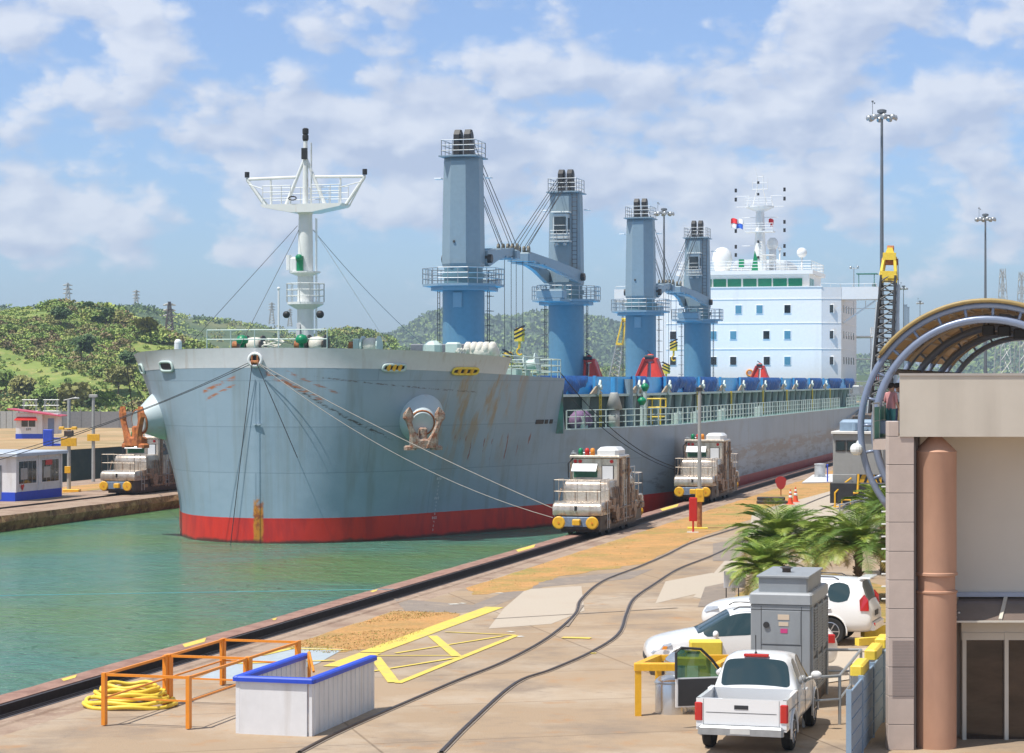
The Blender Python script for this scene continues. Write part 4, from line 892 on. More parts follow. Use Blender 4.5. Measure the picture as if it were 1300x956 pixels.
# access ladders, guards and vents on the walkway
mb = MB()
for x in (712.5, 767, 883, 926, 966.5, 997, 1029.5, 1052):
    a = A_of(x) if x > 800 else solve_a(x, 7, 1, 14, 60, b=12.6); b = hatch_b(a)+.15; mb.ladder(P(a, b, 5.5), P(a, b, 7.5), (1, 0, 0), .4, .04, .3)
ad = MB(); ladm = mb.build('hatch_ladder', M['lemon'], ship)
a = A_of(838); a = solve_a(838, 7, 1, 14, 60, b=14.3)
mb = MB()
for da in (-.9, .9):
    for bb in (13.6, 14.5): mb.tube(P(a+da, bb, 5.5), P(a+da, bb, 7.15), .05)
for z in (6.0, 6.6, 7.15):
    mb.tube(P(a-.9, 14.5, z), P(a+.9, 14.5, z), .045); mb.tube(P(a-.9, 13.6, z), P(a+.9, 13.6, z), .045)
    for da in (-.9, .9): mb.tube(P(a+da, 13.6, z), P(a+da, 14.5, z), .045)
mb.build('yellow_guard', M['lemon'], ship)
for x, z, r in ((819, 7.9, .25), (815, 7.05, .27)):
    a = solve_a(x, 7, 1, 14, 80, b=14.2)
    MB().tube(P(a, 14.2, 5.45), P(a, 14.2, z-.2), .12).build('vent_pipe', M['pale'], ship)
    MB().lathe([(.12, z-.25), (r*.6, z-.2), (r, z-.02), (r, z+.08), (r*.5, z+.22), (.05, z+.25)], n=18, T=Matrix.Translation(P(a, 14.2, 0))).build('mushroom_vent', M['green'], ship, smooth=True)
a = solve_a(788, 7, 1, 14, 80, b=13.8)
MB().lathe([(.5, 6.6), (.26, 7.5), (.22, 7.6)], n=14, T=Matrix.Translation(P(a, 13.4, 0))).tube(P(a, 13.4, 5.45), P(a, 13.4, 6.6), .34, n=12).build('hose_post', mat('post_cream', (.36, .37, .35), .6, var=.1), ship, smooth=True)
MB().tube(P(a, 13.4, 7.6), P(a, 13.4, 8.5), .2).build('post_head', mat('rib_blue', (0, 0, 0)), ship)
a = solve_a(804, 7, 1, 14, 80, b=13.4); MB().tube(P(a, 13.1, 5.45), P(a, 13.1, 8.4), .28, n=14).build('vent_pipe', M['craneg'], ship)
mb = MB()
for x in (733, 748, 780, 845, 868, 902, 950): a = solve_a(x, 6, 1, 14, 80, b=14); bb = hb_(a, 5.4)-1.0; mb.bev(-.5, .5, -.25, .25, 5.45, 6.2, .08, T=Matrix.Translation(P(a, bb, 0))); mb.tube(P(a+1, bb, 5.45), P(a+1, bb, 6.3), .16); mb.tube(P(a-1, bb+.2, 5.45), P(a-1, bb+.2, 6.2), .12)
mb.build('bollard', M['pale'], ship)
a = solve_a(724, 6, 1, 14, 60, b=11.4); mb = MB(); [mb.ball(P(a-.7+.4*i, 11.9+.05*i, 5.95+.15*(i % 2)), .55, sq=(1, .8, .9)) for i in range(5)]
tag(mb.build('net_bundle', M['purple'], None, smooth=True, T=SHIPM), 'bundled purple netting heaped on the deck just behind the bow rail', 'bundle')
# pipe and gangway at the end of the railing
a = A_of(1078)-8; mb = MB().box(a-2.5, a+2.5, -15.6, -14.2, 6.7, 6.85)
for x in (-2.3, 2.3):
    for y in (-15.5, -14.4): mb.tube((a+x, y, 5.45), (a+x, y, 8.0), .06)
mb.bev(a-1.6, a+1.6, -15.5, -14.6, 6.9, 7.8, .1); mb.build('gangway_frame', M['steel'], ship)
# ---- deckhouse
AH = 157.0
H = bpy.data.objects.new('deckhouse', None); COL.objects.link(H); H.parent = ship
ZT = 19.35
mb = MB().box(AH, AH+20, -9.3, 9.3, 5.4, ZT); mb.build('house_front', M['housew'], H)
mb = MB()
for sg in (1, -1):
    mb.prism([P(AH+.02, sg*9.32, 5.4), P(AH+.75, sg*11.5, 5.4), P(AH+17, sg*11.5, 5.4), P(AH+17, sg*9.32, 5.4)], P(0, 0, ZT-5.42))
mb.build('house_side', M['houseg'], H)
mb = MB()
for z in (17.95, 15.1, 12.05):
    mb.box(AH-.05, AH, -9.34, 9.3, z, z+.05); 
    mb.prism([P(AH-.03, 9.3, z), P(AH+.72, 11.55, z), P(AH+17, 11.55, z), P(AH+17, 11.5, z), P(AH+.77, 11.5, z), P(AH+.02, 9.3, z)], P(0, 0, .05))
mb.box(AH-.08, AH+.1, -9.4, 9.4, ZT, ZT+.12); mb.build('deck_edge', M['housew'], H)
def hwin(px, z, m, w=.75, h=.95):
    b = bq(px, AH); o = MB().bev(AH-.05, AH+.05, -b-w/2-.08, -b+w/2+.08, z-h/2-.08, z+h/2+.08, .04).build('window', M['housew'], H)
    MB().bev(AH-.08, AH, -b-w/2, -b+w/2, z-h/2, z+h/2, .04).build('pane', m, o)
for px, m in ((896, 'glass'), (937.7, 'cyanw'), (964.3, 'cyanw'), (999.8, 'glass')): hwin(px, 16.8, M[m])
for px, m in ((854.6, 'glass'), (906, 'cyanw'), (931, 'cyanw'), (973, 'glass'), (999.8, 'cyanw')): hwin(px, 13.75, M[m])
for px, m in ((854.6, 'glass'), (906, 'glass'), (931, 'glass'), (973.5, 'glass'), (999.8, 'cyanw')): hwin(px, 10.7, M[m])
for z in (16.8, 13.75, 10.7):
    b0 = 10.35; T = Matrix.Translation(P(AH+.37, b0, z)) @ Matrix.Rotation(-math.atan2(.75, 2.2), 4, 'Z')
    o = MB().bev(-.06, .05, -.42, .42, -.55, .55, .04, T=T).build('window', M['housew'], H); MB().bev(-.10, .0, -.33, .33, -.47, .47, .04, T=T).build('pane', M['glass'], o)
mb = MB()
for k in range(5):
    for z in (16.8, 13.75, 10.7): mb.box(AH+3+2.6*k, AH+3.7+2.6*k, -11.54, -11.5, z-.4, z+.45)
mb.build('side_window', M['glass'], H)
# wheelhouse
mb = MB().box(AH+1.0, AH+12, -7.7, 7.7, ZT, 20.95); mb.box(AH+.4, AH+12.5, -8.2, 8.2, 20.95, 21.4); wh = mb.build('wheelhouse', M['housew'], H)
edges = [(905.8, 922), (924, 941), (943.5, 960.5), (962.6, 979.6), (981.6, 999), (1001, 1018.5)]
for x0, x1 in edges + [(887, 903.5), (868.5, 885)]:
    b0, b1 = bq(x0, AH+1), bq(x1, AH+1); p = MB().prism([P(AH+.96, b0, 19.45), P(AH+.96, b1, 19.45), P(AH+.90, b1, 20.45), P(AH+.90, b0, 20.45)], P(.1, 0, 0)).build('bridge_window', M['greenglass'], wh)
MB().box(AH+1.6, AH+3.2, -7.74, -7.7, 19.45, 20.45).box(AH+3.6, AH+5.2, -7.74, -7.7, 19.45, 20.45).build('bridge_window', M['greenglass'], wh)
mb = MB(); t = [P(AH+.6, -8, 21.4), P(AH+.6, 8, 21.4), P(AH+12.3, 8, 21.4), P(AH+12.3, -8, 21.4), P(AH+.6, -8, 21.4)]; mb.rail(t, 1.1, 1.5, .035)
for sg in (1, -1): mb.rail([P(AH+.05, sg*9.2, ZT+.1), P(AH+.8, sg*11.4, ZT), P(AH+.8, sg*15.6, ZT)], .35, 1.5, .03, rows=1)
mb.build('roof_rail', M['white'], H)
# wings
mb = MB()
for sg in (1, -1):
    mb.prism([P(AH+.8, sg*11.5, 17.9), P(AH+.8, sg*15.8, 17.9), P(AH+.8, sg*15.8, ZT), P(AH+.8, sg*11.5, ZT)], P(3.6, 0, 0))
    mb.bar(P(AH+2, sg*11.5, 15.1), P(AH+2, sg*15.4, 17.8), .18, .18); mb.bar(P(AH+4, sg*11.5, 16.9), P(AH+4, sg*15.6, 16.9), .08, .08); mb.bar(P(AH+4, sg*14, 17.8), P(AH+4, sg*14, 16.9), .08, .08); mb.bar(P(AH+4, sg*12.6, 17.8), P(AH+4, sg*12.6, 16.9), .08, .08)
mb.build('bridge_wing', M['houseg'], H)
mb = MB().box(AH+1, AH+3, -15.6, -13.2, 20.85, 20.95); mb.tube(P(AH+1.2, 13.5, ZT), P(AH+1.2, 13.5, 20.9), .05).tube(P(AH+1.2, 15.3, ZT), P(AH+1.2, 15.3, 20.9), .05); mb.build('wing_awning', M['netgreen'], H)
mb = MB().tube(P(AH+2, bq(1084, AH+2), ZT), P(AH+2, bq(1084, AH+2), ZT+2.4), .06).tube(P(AH+2, bq(1078, AH+2), ZT+2.2), P(AH+2, bq(1090, AH+2), ZT+2.2), .05).ball(P(AH+2, bq(1080, AH+2), ZT+2.35), .16).ball(P(AH+2, bq(1089, AH+2), ZT+2.4), .14).ball(P(AH+2, bq(1110, AH+2), ZT+.25), .28); mb.build('wing_lamp', M['steel'], H)
# aft structure seen beyond the house
mb = MB()
for z in (8.2, 11.0, 13.8): mb.box(AH+17, AH+27, -13.5, 13.5, z, z+.12)
for sg in (1, -1):
    for z in (8.32, 11.12, 13.92): mb.rail([P(AH+16, sg*13.4, z), P(AH+27, sg*13.4, z)], 1.05, 1.4, .035)
    for aa_ in (AH+18, AH+22, AH+26): mb.tube(P(aa_, sg*13.2, 5.4), P(aa_, sg*13.2, 14.9), .09)
mb.box(AH+5, AH+16, -15.6, 15.6, 8.2, 8.3); mb.rail([P(AH+5, 15.5, 8.3), P(AH+16, 15.5, 8.3)], 1.05, 1.3, .035)
mb.build('after_deck', M['white'], H)
mb = MB().box(AH+6, AH+14, -15.6, -15.5, 8.4, 9.25); mb.build('rail_dodger', M['netgreen'], H)
MB().bev(AH+13, AH+22, -3.5, 3.5, ZT, 23.3, .4).build('funnel', mat('funnel_grey', (.40, .44, .48), .5, var=.06), H)
# radar mast
bm_ = bq(965, AH+5); mb = MB(); T = Matrix.Translation(P(AH+5, bm_, 0))
mb.lathe([(.95, 21.4), (.8, 22.6), (.62, 25.5), (.5, 28.5), (.42, 29.2)], n=14, T=T); mb.lathe([(.5, 28.7), (1.7, 29.2), (1.7, 29.35)], n=16, T=T)
for sg in (-1, 1):
    mb.tube(P(AH+5, bm_+sg*.9, 29.3), P(AH+5, bm_+sg*.35, 31.4), .07); mb.tube(P(AH+5, bm_+sg*.35, 31.3), P(AH+5, bm_+sg*.35, 33.1), .05); mb.tube(P(AH+5, bm_+sg*.9, 31.3), P(AH+5, bm_+sg*.9, 32.6), .04)
    mb.tube(P(AH+5, bm_+sg*1.6, 29.3), P(AH+5, bm_+sg*1.3, 30.6), .05); mb.tube(P(AH+5, bm_+sg*1.3, 30.6), P(AH+5, bm_+sg*2.9, 30.6), .04)
    for z in (22.9, 24.6, 28.0, 29.3): mb.tube(P(AH+5, bm_, z), P(AH+5, bm_+sg*(2.9 if z > 28 else 2.2), z), .045)
mb.tube(P(AH+5, bm_-.35, 32.9), P(AH+5, bm_+.35, 32.9), .05); mb.tube(P(AH+5, bm_-.9, 31.4), P(AH+5, bm_+.9, 31.4), .06); mb.tube(P(AH+5, bm_-.9, 32.2), P(AH+5, bm_+.9, 32.2), .04); mb.tube(P(AH+5, bm_-.35, 33), P(AH+5, bm_-.6, 34), .03)
mb.box(AH+4, AH+6, -bm_-1.7, -bm_+1.7, 26.2, 26.35); mb.box(AH+4, AH+6, -bm_-1.8, -bm_-.4, 23.4, 23.5); mb.ladder(P(AH+4.2, bm_+.2, 21.5), P(AH+4.4, bm_+.1, 29), (0, 1, 0), .4)
mb.rail([P(AH+4, bm_-1.7, 26.35), P(AH+4, bm_+1.7, 26.35)], .9, .8, .03); mb.rail([P(AH+3.6, bm_-1.6, 29.35), P(AH+3.6, bm_+1.6, 29.35)], .9, .8, .03)
rm = mb.build('radar_mast', M['white'], H)
mb = MB()
for sg in (-1, 1):
    for z in (31.1, 30.0, 27.2, 26.2, 23.3, 24.3): mb.tube(P(AH+5, bm_+sg*2.95, z), P(AH+5, bm_+sg*2.95, z+.45), .15)
for z in (30.6, 24.9, 23.0, 32.0): mb.tube(P(AH+4.2, bm_-.1, z), P(AH+4.2, bm_-.1, z+.3), .14)
mb.build('mast_lamp', M['black'], rm)
mb = MB(); b = bq(917, AH+5); mb.lathe([(.8, 21.4), (1.1, 22.2), (1.25, 23.1), (1.05, 23.9), (.6, 24.35), (.1, 24.5)], n=20, T=Matrix.Translation(P(AH+5, b, 0)))
b = bq(1018, AH+5); mb.tube(P(AH+5, b, 21.4), P(AH+5, b, 23.1), .12); mb.ball(P(AH+5, b, 23.7), .62)
b = bq(981, AH+7); mb.tube(P(AH+7, b, 21.4), P(AH+7, b, 24.6), .45, n=14); mb.ball(P(AH+7, b, 24.9), .7, sq=(1, 1, 1.2)); b = bq(990, AH+5); mb.tube(P(AH+5, b, 21.4), P(AH+5, b, 24), .1); mb.ball(P(AH+5, b, 24.2), .22)
mb.build('radome', M['white'], H, smooth=True)
mb = MB(); b = bq(957, AH+3); mb.prism([P(AH+3, b-.3, 21.4), P(AH+3, b+.5, 21.4), P(AH+3, b+.4, 23.0), P(AH+3, b+.1, 23.9)], P(.3, 0, 0)); b = bq(941, AH+3); mb.box(AH+3, AH+3.5, -b-.3, -b+.3, 21.9, 22.9); mb.build('signal_box', M['green'], H)
mb = MB(); b = bq(952, AH+.5); mb.path([P(AH+.1, bq(952, AH)+.32*math.cos(t), 6.7+.32*math.sin(t)) for t in [i*.6 for i in range(10)]], .1, closed=True)
mb2 = MB().path([P(AH-.15, bq(952, AH)+.35*math.cos(t), 9.25+.35*math.sin(t)) for t in [2*math.pi*i/16 for i in range(16)]], .1, closed=True); mb2.build('life_ring', M['orange'], H, smooth=True)
# flags on halyards
def flag(name, label, px0, py0, px1, py1, quads):
    o = thing(name, label, 'flag', SHIPM @ P(AH+5, bq(px0, AH+5), 28))
    for nm, x0, y0, x1, y1, m in quads:
        n = 6; vs = []
        def wz(py): return CAMZ+(484-py)/2850*270.0-28+.87
        def wb(px): return (px-px0)/2850*270.0
        for i in range(n+1):
            u = i/n; x = wb(x0+(x1-x0)*u)
            for v in (0, 1): vs.append(Vector((x, .25*math.sin(u*5+v), wz(y0+(y1-y0)*v)+.12*math.sin(u*4))))
        MB().add(vs, [(2*i, 2*i+2, 2*i+3, 2*i+1) for i in range(n)]).build(nm, m, o)
    return o
FR = mat('flag_red', (.72, .03, .04), .7, var=.05); FB = mat('flag_blue', (.03, .14, .62), .7, var=.05); FW = mat('flag_white', (.8, .8, .8), .7, var=.02)
flag('flag', 'quartered red white and blue flag flying left of the radar mast', 945, 283, 928, 278, [('red_quarter', 928, 277, 936, 283.5, FR), ('white_quarter', 936, 278, 944, 284, FW), ('blue_quarter', 935, 283.5, 943, 290, FB), ('white_quarter', 928, 283.5, 935, 289, FW)])
flag('flag', 'furled dark red flag hanging right of the radar mast', 978, 283, 984, 288, [('cloth', 976, 278, 982, 284, FR), ('cloth', 978, 283.8, 981, 288, FR)])
# ---- grabs standing on the hatches
def make_grab(label, a, b, s):
    g = thing('grab_bucket', label, 'grab', SHIPM @ P(a, b, 8.57), LOCKROT, 'red grabs standing on the hatch covers')
    mb = MB()
    for sg in (-1, 1):
        mb.prism([Vector((-.9*s, sg*1.35*s, 0)), Vector((-.9*s, sg*.2*s, 0)), Vector((-.5*s, sg*.15*s, 1.5*s)), Vector((-.5*s, sg*.75*s, 1.7*s))], (1.4*s, 0, 0))
        for x in (-.98, .5): mb.bar(Vector((x*s, sg*1.3*s, 0)), Vector((x*.7*s, sg*.55*s, 1.9*s)), .18*s, .22*s)
    mb.build('shell', M['grab'], g)
    MB().bev(-.6*s, .6*s, -.75*s, .75*s, 1.6*s, 2.0*s, .1).bev(-.3*s, .3*s, -.3*s, .3*s, 2.0*s, 2.35*s, .08).build('head', M['grab'], g)
    MB().tube((-.55*s, -.45*s, 2.05*s), (-.55*s, .45*s, 2.05*s), .2*s, n=12).tube((0, -.1, 2.3*s), (.1, .3, 2.7*s), .05).build('sheave', M['black'], g)
    return g
def at(px, a): return bq(px, a)
make_grab("small red grab on the hatch cover beside the second deck crane", 68, bq(748, 68), .75)
make_grab('largest red grab, on the hatch between the third deck crane and a striped hook', 97-4, bq(826, 93), .92)
make_grab('red grab standing in front of the white deckhouse', 140, bq(965, 140), .72)
# ---------------------------------------------------------------- towing locomotives
def make_mule():
    g = thing('towing_locomotive', '', 'locomotive', group='silver towing locomotives on the lock walls')
    mb = MB().bev(.1, 9.9, -1.12, 1.12, .28, .95, .06); mb.bev(.6, 9.4, -.95, .95, .12, .3, .04); mb.build('chassis', M['dark'], g)
    for x0 in (.0, 9.96): MB().bev(x0, x0+.06, -.78, .80, .42, .88, .02).build('end_plate', M['muleblue'], g)
    for x, s in ((0, 1), (10, -1)):
        for y in (.82, -.82):
            b = MB().tube((x, y, .62), (x-s*.30, y, .62), .12, n=10).lathe([(.29, 0), (.31, .02), (.31, .06), (.26, .09)], n=20, T=Matrix.Translation((x-s*.28, y, .62)) @ Matrix.Rotation(-s*R(90), 4, 'Y'))
            b = b.build('buffer', M['yellow'], g); MB().tube((x-s*.385, y, .62), (x-s*.40, y, .62), .05, n=8).build('boss', M['orange'], b)
        MB().bev(x-s*.1-.12, x-s*.1+.12, -.2, .2, .5, .78, .04).build('coupler', M['yellow'], g)
    for x in (1.9, 3.4, 6.6, 8.1):
        for y in (-.76, .76): MB().tube((x, y-.07, .30), (x, y+.07, .30), .42, n=20).tube((x, y-.12, .30), (x, y+.12, .30), .12, n=10).build('wheel', M['dark'], g)
    # hoods with rounded shoulders
    def hood(x0, x1, zt, hw, z0=.95, r=.28, mir=False):
        pr = [(x0, z0), (x0-.05, zt-.42), (x0-.02, zt-.18), (x0+.08, zt-.05), (x0+.26, zt), (x1, zt), (x1, z0)]
        if mir: pr = [(x0+x1-a, z) for a, z in pr]
        hb = MB(); vs = []
        for y, k in ((-hw, .93), (-hw+.03, .98), (-hw+.10, 1), (hw-.10, 1), (hw-.03, .98), (hw, .93)):
            vs += [Vector((a, y, z0+(z-z0)*k)) for a, z in pr]
        n = len(pr); hb.add(vs, [(i*n+j, i*n+(j+1) % n, (i+1)*n+(j+1) % n, (i+1)*n+j) for i in range(5) for j in range(n)] + [tuple(range(n)), tuple(5*n+j for j in range(n))])
        return hb
    for x0, x1, zt, hw, mir in ((.02, 2.0, 1.58, 1.2, False), (2.0, 3.9, 2.55, 1.12, False), (5.9, 8.0, 2.55, 1.12, True), (8.0, 9.98, 1.58, 1.2, True)):
        h = hood(x0, x1, zt, hw, mir=mir).build('hood', M['stain'], g, smooth=True, auto=R(50))
        mb = MB()
        for k in range(1, 4): y = -hw + 2*hw*k/4; xx = x0-.06 if not mir else x1+.06; mb.box(xx-.008, xx+.008, y-.012, y+.012, 1.0, zt-.45)
        for k in range(7): x = x0+.25+(x1-x0-.5)*k/6; mb.box(x-.02, x+.02, -hw-.015, -hw+.01, 1.1, zt-.35); mb.box(x-.02, x+.02, hw-.01, hw+.015, 1.1, zt-.35)
        mb.build('seam', M['mulegrime'], h)
    MB().bev(-.05, -.02, .0, .12, 1.18, 1.42, .01).build('key_plate', M['black'], g)
    # cab
    cb = MB().bev(3.9, 5.9, -1.2, 1.2, .95, 3.62, .08).build('cab', M['stain'], g)
    for x, s in ((3.9, 1), (5.9, -1)):
        MB().box(min(x, x-s*.02), max(x, x-s*.02), -.12, 1.08, 2.62, 3.22).build('windscreen', mat('cab_glass', (.03, .12, .07), .1, 0, var=.2), cb)
        v = MB(); v.prism([Vector((x-s*.02, y, z)) for y, z in ((-.14, 3.30), (1.12, 3.30))] + [Vector((x-s*.42, 1.12, 2.92)), Vector((x-s*.42, -.14, 2.92))], (0, 0, .03)); v.build('sun_visor', M['steel'], cb)
        MB().bev(min(x, x-s*.03), max(x, x-s*.03), -.92, -.38, 2.42, 3.18, .01).build('white_panel', mat('panel_white', (.62, .64, .66), .5, var=.03), cb)
        MB().bev(min(x, x-s*.02), max(x, x-s*.02), -.96, -.34, 2.38, 3.22, .01).build('panel_frame', M['plastic'], cb)
        mb = MB()
        for y in (.75, -.85, 1.0): mb.tube((x, y, 3.42), (x-s*.05, y, 3.42), .09, n=10)
        mb.build('marker_lamp', M['red'], cb)
        mb = MB().tube((x-s*.2, 1.3, 2.6), (x-s*.1, 1.34, 3.3), .035).tube((x-s*.1, 1.34, 3.3), (x, 1.1, 3.6), .035); mb.build('mirror_arm', M['black'], cb)
    for y in (-1.215, 1.195): MB().box(4.2, 5.6, y, y+.02, 2.5, 3.25).build('side_window', M['glass'], cb)
    MB().bev(3.75, 6.05, -1.3, 1.28, 3.6, 3.72, .04).build('cab_roof', M['stain'], cb)
    MB().bev(4.0, 5.8, -1.15, -.05, 3.72, 4.12, .16).build('air_unit', mat('unit_white', (.72, .73, .73), .45, var=.04), cb)
    for y, c in ((.75, 'green'), (.42, 'red'), (.14, 'orange')):
        MB().lathe([(.12, 3.72), (.12, 3.98), (.08, 4.06), (.02, 4.08)], n=12, T=Matrix.Translation((4.0, y, 0))).build('beacon', M[c], cb, smooth=True)
    MB().tube((3.95, 1.1, 3.72), (3.95, 1.1, 3.95), .07).tube((3.9, .95, 3.8), (3.8, 1.2, 3.8), .05).bev(4.3, 4.7, .2, .9, 3.72, 3.85, .03).build('roof_gear', M['steel'], cb)
    # rails round the low hoods
    mb = MB(); r_ = .016
    mb.rail([(1.95, -1.15, 1.55), (.08, -1.15, 1.55), (.08, 1.15, 1.55), (1.95, 1.15, 1.55)], 1.1, 1.2, r_, rows=2); mb.build('hand_rail', M['stain'], g)
    mb = MB(); mb.rail([(8.05, -1.15, 1.55), (9.92, -1.15, 1.55), (9.92, 1.15, 1.55), (8.05, 1.15, 1.55)], 1.1, 1.2, r_, rows=2); mb.build('hand_rail', M['stain'], g)
    # side machinery: winch, pipes, steps and boxes on both flanks
    rnd = random.Random(3)
    for sg in (-1, 1):
        mb = MB()
        for k in range(26):
            x = .9+rnd.random()*8.2; z = .45+rnd.random()*.9; l = .15+rnd.random()*.55; h = .1+rnd.random()*.4; d = .06+rnd.random()*.22
            mb.bev(x, x+l, min(sg*1.1, sg*(1.12+d)), max(sg*1.1, sg*(1.12+d)), z, z+h, .02)
        for k in range(8):
            x = 1+rnd.random()*7.5; mb.path([(x, sg*1.2, .4), (x+.1, sg*1.32, .9), (x+.3*rnd.random(), sg*1.3, 1.6), (x+.2, sg*1.18, 2.2)], .035, n=5)
        mb.tube((2.6, sg*1.25, .55), (7.6, sg*1.25, .55), .07).tube((2.2, sg*1.32, 1.15), (8.3, sg*1.32, 1.15), .04)
        mb.lathe([(.42, -.12), (.42, .12)], n=18, T=Matrix.Translation((3.0, sg*1.25, .95)) @ Matrix.Rotation(R(90), 4, 'X'))
        mb.lathe([(.36, -.12), (.36, .12)], n=18, T=Matrix.Translation((7.2, sg*1.25, .95)) @ Matrix.Rotation(R(90), 4, 'X'))
        for x in (4.2, 6.0): mb.tube((x, sg*1.26, .5), (x, sg*1.26, 3.55), .075); mb.tube((x, sg*1.26, 2.9), (x+.3, sg*1.26, 2.9), .12)
        mb.build('side_gear', M['mulegrime'], g)
        MB().ladder((1.1, sg*1.3, .3), (1.1, sg*1.3, 1.6), (1, 0, 0), .4).build('step_ladder', M['steel'], g); MB().ladder((5.0, sg*1.3, .4), (5.0, sg*1.3, 2.5), (1, 0, 0), .45).build('step_ladder', M['steel'], g); mb = MB()
        mb.rail([(6.0, sg*1.15, 2.5), (8.0, sg*1.15, 2.5)], .55, .8, .022, rows=2); mb.path([(7.2+.35*math.cos(t), sg*1.16, 2.35+.35*math.sin(t)) for t in [i*.5 for i in range(12)]], .02); mb.build('hood_rail', M['steel'], g)
    return g
mule = make_mule()
def place(o, s, t, lab, z=0, rz=LOCKROT, grp=None):
    o.location = L(s, t, z); o.rotation_euler = (0, 0, rz); o['label'] = lab
    if grp: o['group'] = grp
place(mule, 104.9, -24.75, 'grimy silver towing locomotive with yellow buffers, nearest one on the quay beside the bow')
m2 = copy_tree(mule); place(m2, 136.0, -24.75, 'second silver towing locomotive on the near quay, farther along and partly behind a thin pole')
m3 = copy_tree(mule); place(m3, 134.0, -62.2, 'silver towing locomotive on the far lock wall, partly hidden by the bow')
# ---------------------------------------------------------------- tow and mooring wires
def topwire(label, a, b, r, m, sag=0.0, n=16, cat='cable', grp='wires between ship and shore'):
    o = wire('tow_wire', a, b, r, m, None, sag, n); return tag(o, label, cat, grp)
W = lambda a, b, z: SHIPM @ P(a, b, z)
mule_pt = lambda x, y, z, s=104.9: L(s+x, -24.75-y, z)
topwire('upper pale tow wire from the bow lead to the nearest locomotive', W(-.25, .2, 9.2), mule_pt(1.5, 1.3, 1.1), .022, M['cablel'], .25)
topwire('lower pale tow wire from the bow lead to the nearest locomotive', W(-.25, .3, 9.1), mule_pt(.5, 1.3, .8), .018, M['cablel'], .9)
topwire('dark wire from the bow side chock down to the far wall locomotive', W(4.0, -8.95, 9.0), L(134.5, -61, 3.2), .03, M['cable'], .2)
topwire('long dark wire from the bow running off to the left past the white booth', W(-.3, -.25, 9.1), L(94, -62.2, 1.0), .02, M['cable'], .9)
topwire('second long dark wire from the bow running off left above the booth roof', W(-.3, -.3, 9.2), L(97, -62.2, 2.2), .018, M['cable'], 1.2)
topwire('dark wire from the forecastle winch down to the second locomotive on the quay', W(16.2, 11.9, 8.9), L(138.3, -26.2, 2.0), .028, M['cable'], .9)
topwire('second dark wire beside it from the forecastle down to the quay locomotive', W(17.5, 12.4, 7.2), L(139.5, -26.2, 1.7), .022, M['cable'], .6)
topwire('thick black hose line sloping down the hull near the gangway frame', W(139, 15.9, 5.3), L(223, -25.6, 2.8), .09, M['black'], .1)
topwire('pair of thin dark wires hanging down the stem, left strand', W(-.3, -.1, 9.1), W(-1.2, -.9, -.0), .022, M['cable'], 0)
topwire('slack dark wire drooping from the bow lead across the right of the stem', W(-.3, .2, 9.1), W(-.4, 2.4, 4.4), .022, M['cable'], 0)
topwire('thin blue line stretched across the water in front of the ship', G(-60, 757, WATER+.12), G(500, 748, WATER+.9), .012, mat('line_blue', (.06, .30, .36), .5, var=.05), .0)
topwire('dark lines hanging from the bow side down to the far wall', W(5.4, -9.4, 8.6), L(140, -60.8, 2.0), .025, M['cable'], 0)
# ---------------------------------------------------------------- things on the far wall
b = thing('control_booth', 'white lockside booth with blue skirting and large windows, at the left edge', 'booth', L(125.3, -65, .02), LOCKROT)
Y0, Y1 = 0.0, 6.5
wl = MB().box(0, 6.3, 0, 6.5, .55, 2.75).build('wall', M['shed'], b); MB().box(-.03, 6.33, -.03, 6.53, .0, .55).build('skirting', M['royal'], b)
MB().bev(-.35, 6.6, -.35, 6.8, 2.75, 2.98, .05).build('roof', mat('roof_greyblue', (.45, .50, .58), .5, var=.06), b)
for x0 in (.35, 3.45):
    f = MB().bev(x0, x0+2.5, -.04, .02, .95, 2.5, .02).build('window', M['shed'], b); MB().box(x0+.1, x0+2.4, -.05, -.035, 1.05, 2.42).build('pane', M['glass'], f)
    mb = MB(); [mb.box(x0+.1+.575*k, x0+.13+.575*k, -.065, -.05, 1.05, 2.42) for k in range(1, 4)]; mb.box(x0+.3, x0+1.2, -.06, -.05, 1.3, 2.0); mb.build('blind', M['netgreen'] if False else M['steel'], f)
mb = MB(); [mb.box(x-.08, x+.08, -.08, 0, .55, 2.75) for x in (.08, 3.15, 6.22)]; mb.build('pilaster', M['shed'], b)
MB().box(4.0, 4.9, -.07, -.05, 2.1, 2.42).build('red_notice', M['red'], b)
MB().prism([Vector((.9, -.05, .62)), Vector((1.1, -.05, .9)), Vector((1.05, -.05, 1.02)), Vector((.9, -.05, .96)), Vector((.75, -.05, 1.02)), Vector((.7, -.05, .9))], (0, -.02, 0)).build('red_shield', M['red'], b)
d = MB().box(-.04, .0, .9, 2.3, .1, 2.2).build('door', mat('door_grey', (.18, .20, .22), .5, var=.1), b); MB().tube((-.1, 1.05, 1.1), (-.1, 1.05, 1.3), .03).build('handle', M['steel'], d)
MB().box(-.05, .0, 3.0, 5.6, 1.0, 2.3).build('side_window', M['glass'], b)
p = G(20, 557); s_, t_ = ST_of(p)
b = thing('guard_hut', 'small distant white hut with a sloping maroon roof and red awning', 'hut', p, 0)
MB().box(0, 3.4, 0, 3.5, .6, 3.3).box(3.4, 5.2, 1.2, 3.5, .6, 3.2).build('wall', M['shed'], b); MB().box(-.03, 3.43, -.03, 3.53, 0, .62).build('skirting', M['royal'], b)
MB().prism([Vector((-1.0, -.6, 3.75)), Vector((5.9, -.6, 2.85)), Vector((5.9, 4.1, 2.85)), Vector((-1.0, 4.1, 3.75))], (0, 0, .14)).build('roof', M['maroon'], b)
MB().prism([Vector((-.1, -.7, 2.35)), Vector((2.9, -.7, 2.35)), Vector((2.6, 0, 2.75)), Vector((.2, 0, 2.75))], (0, 0, .08)).build('awning', M['red'], b)
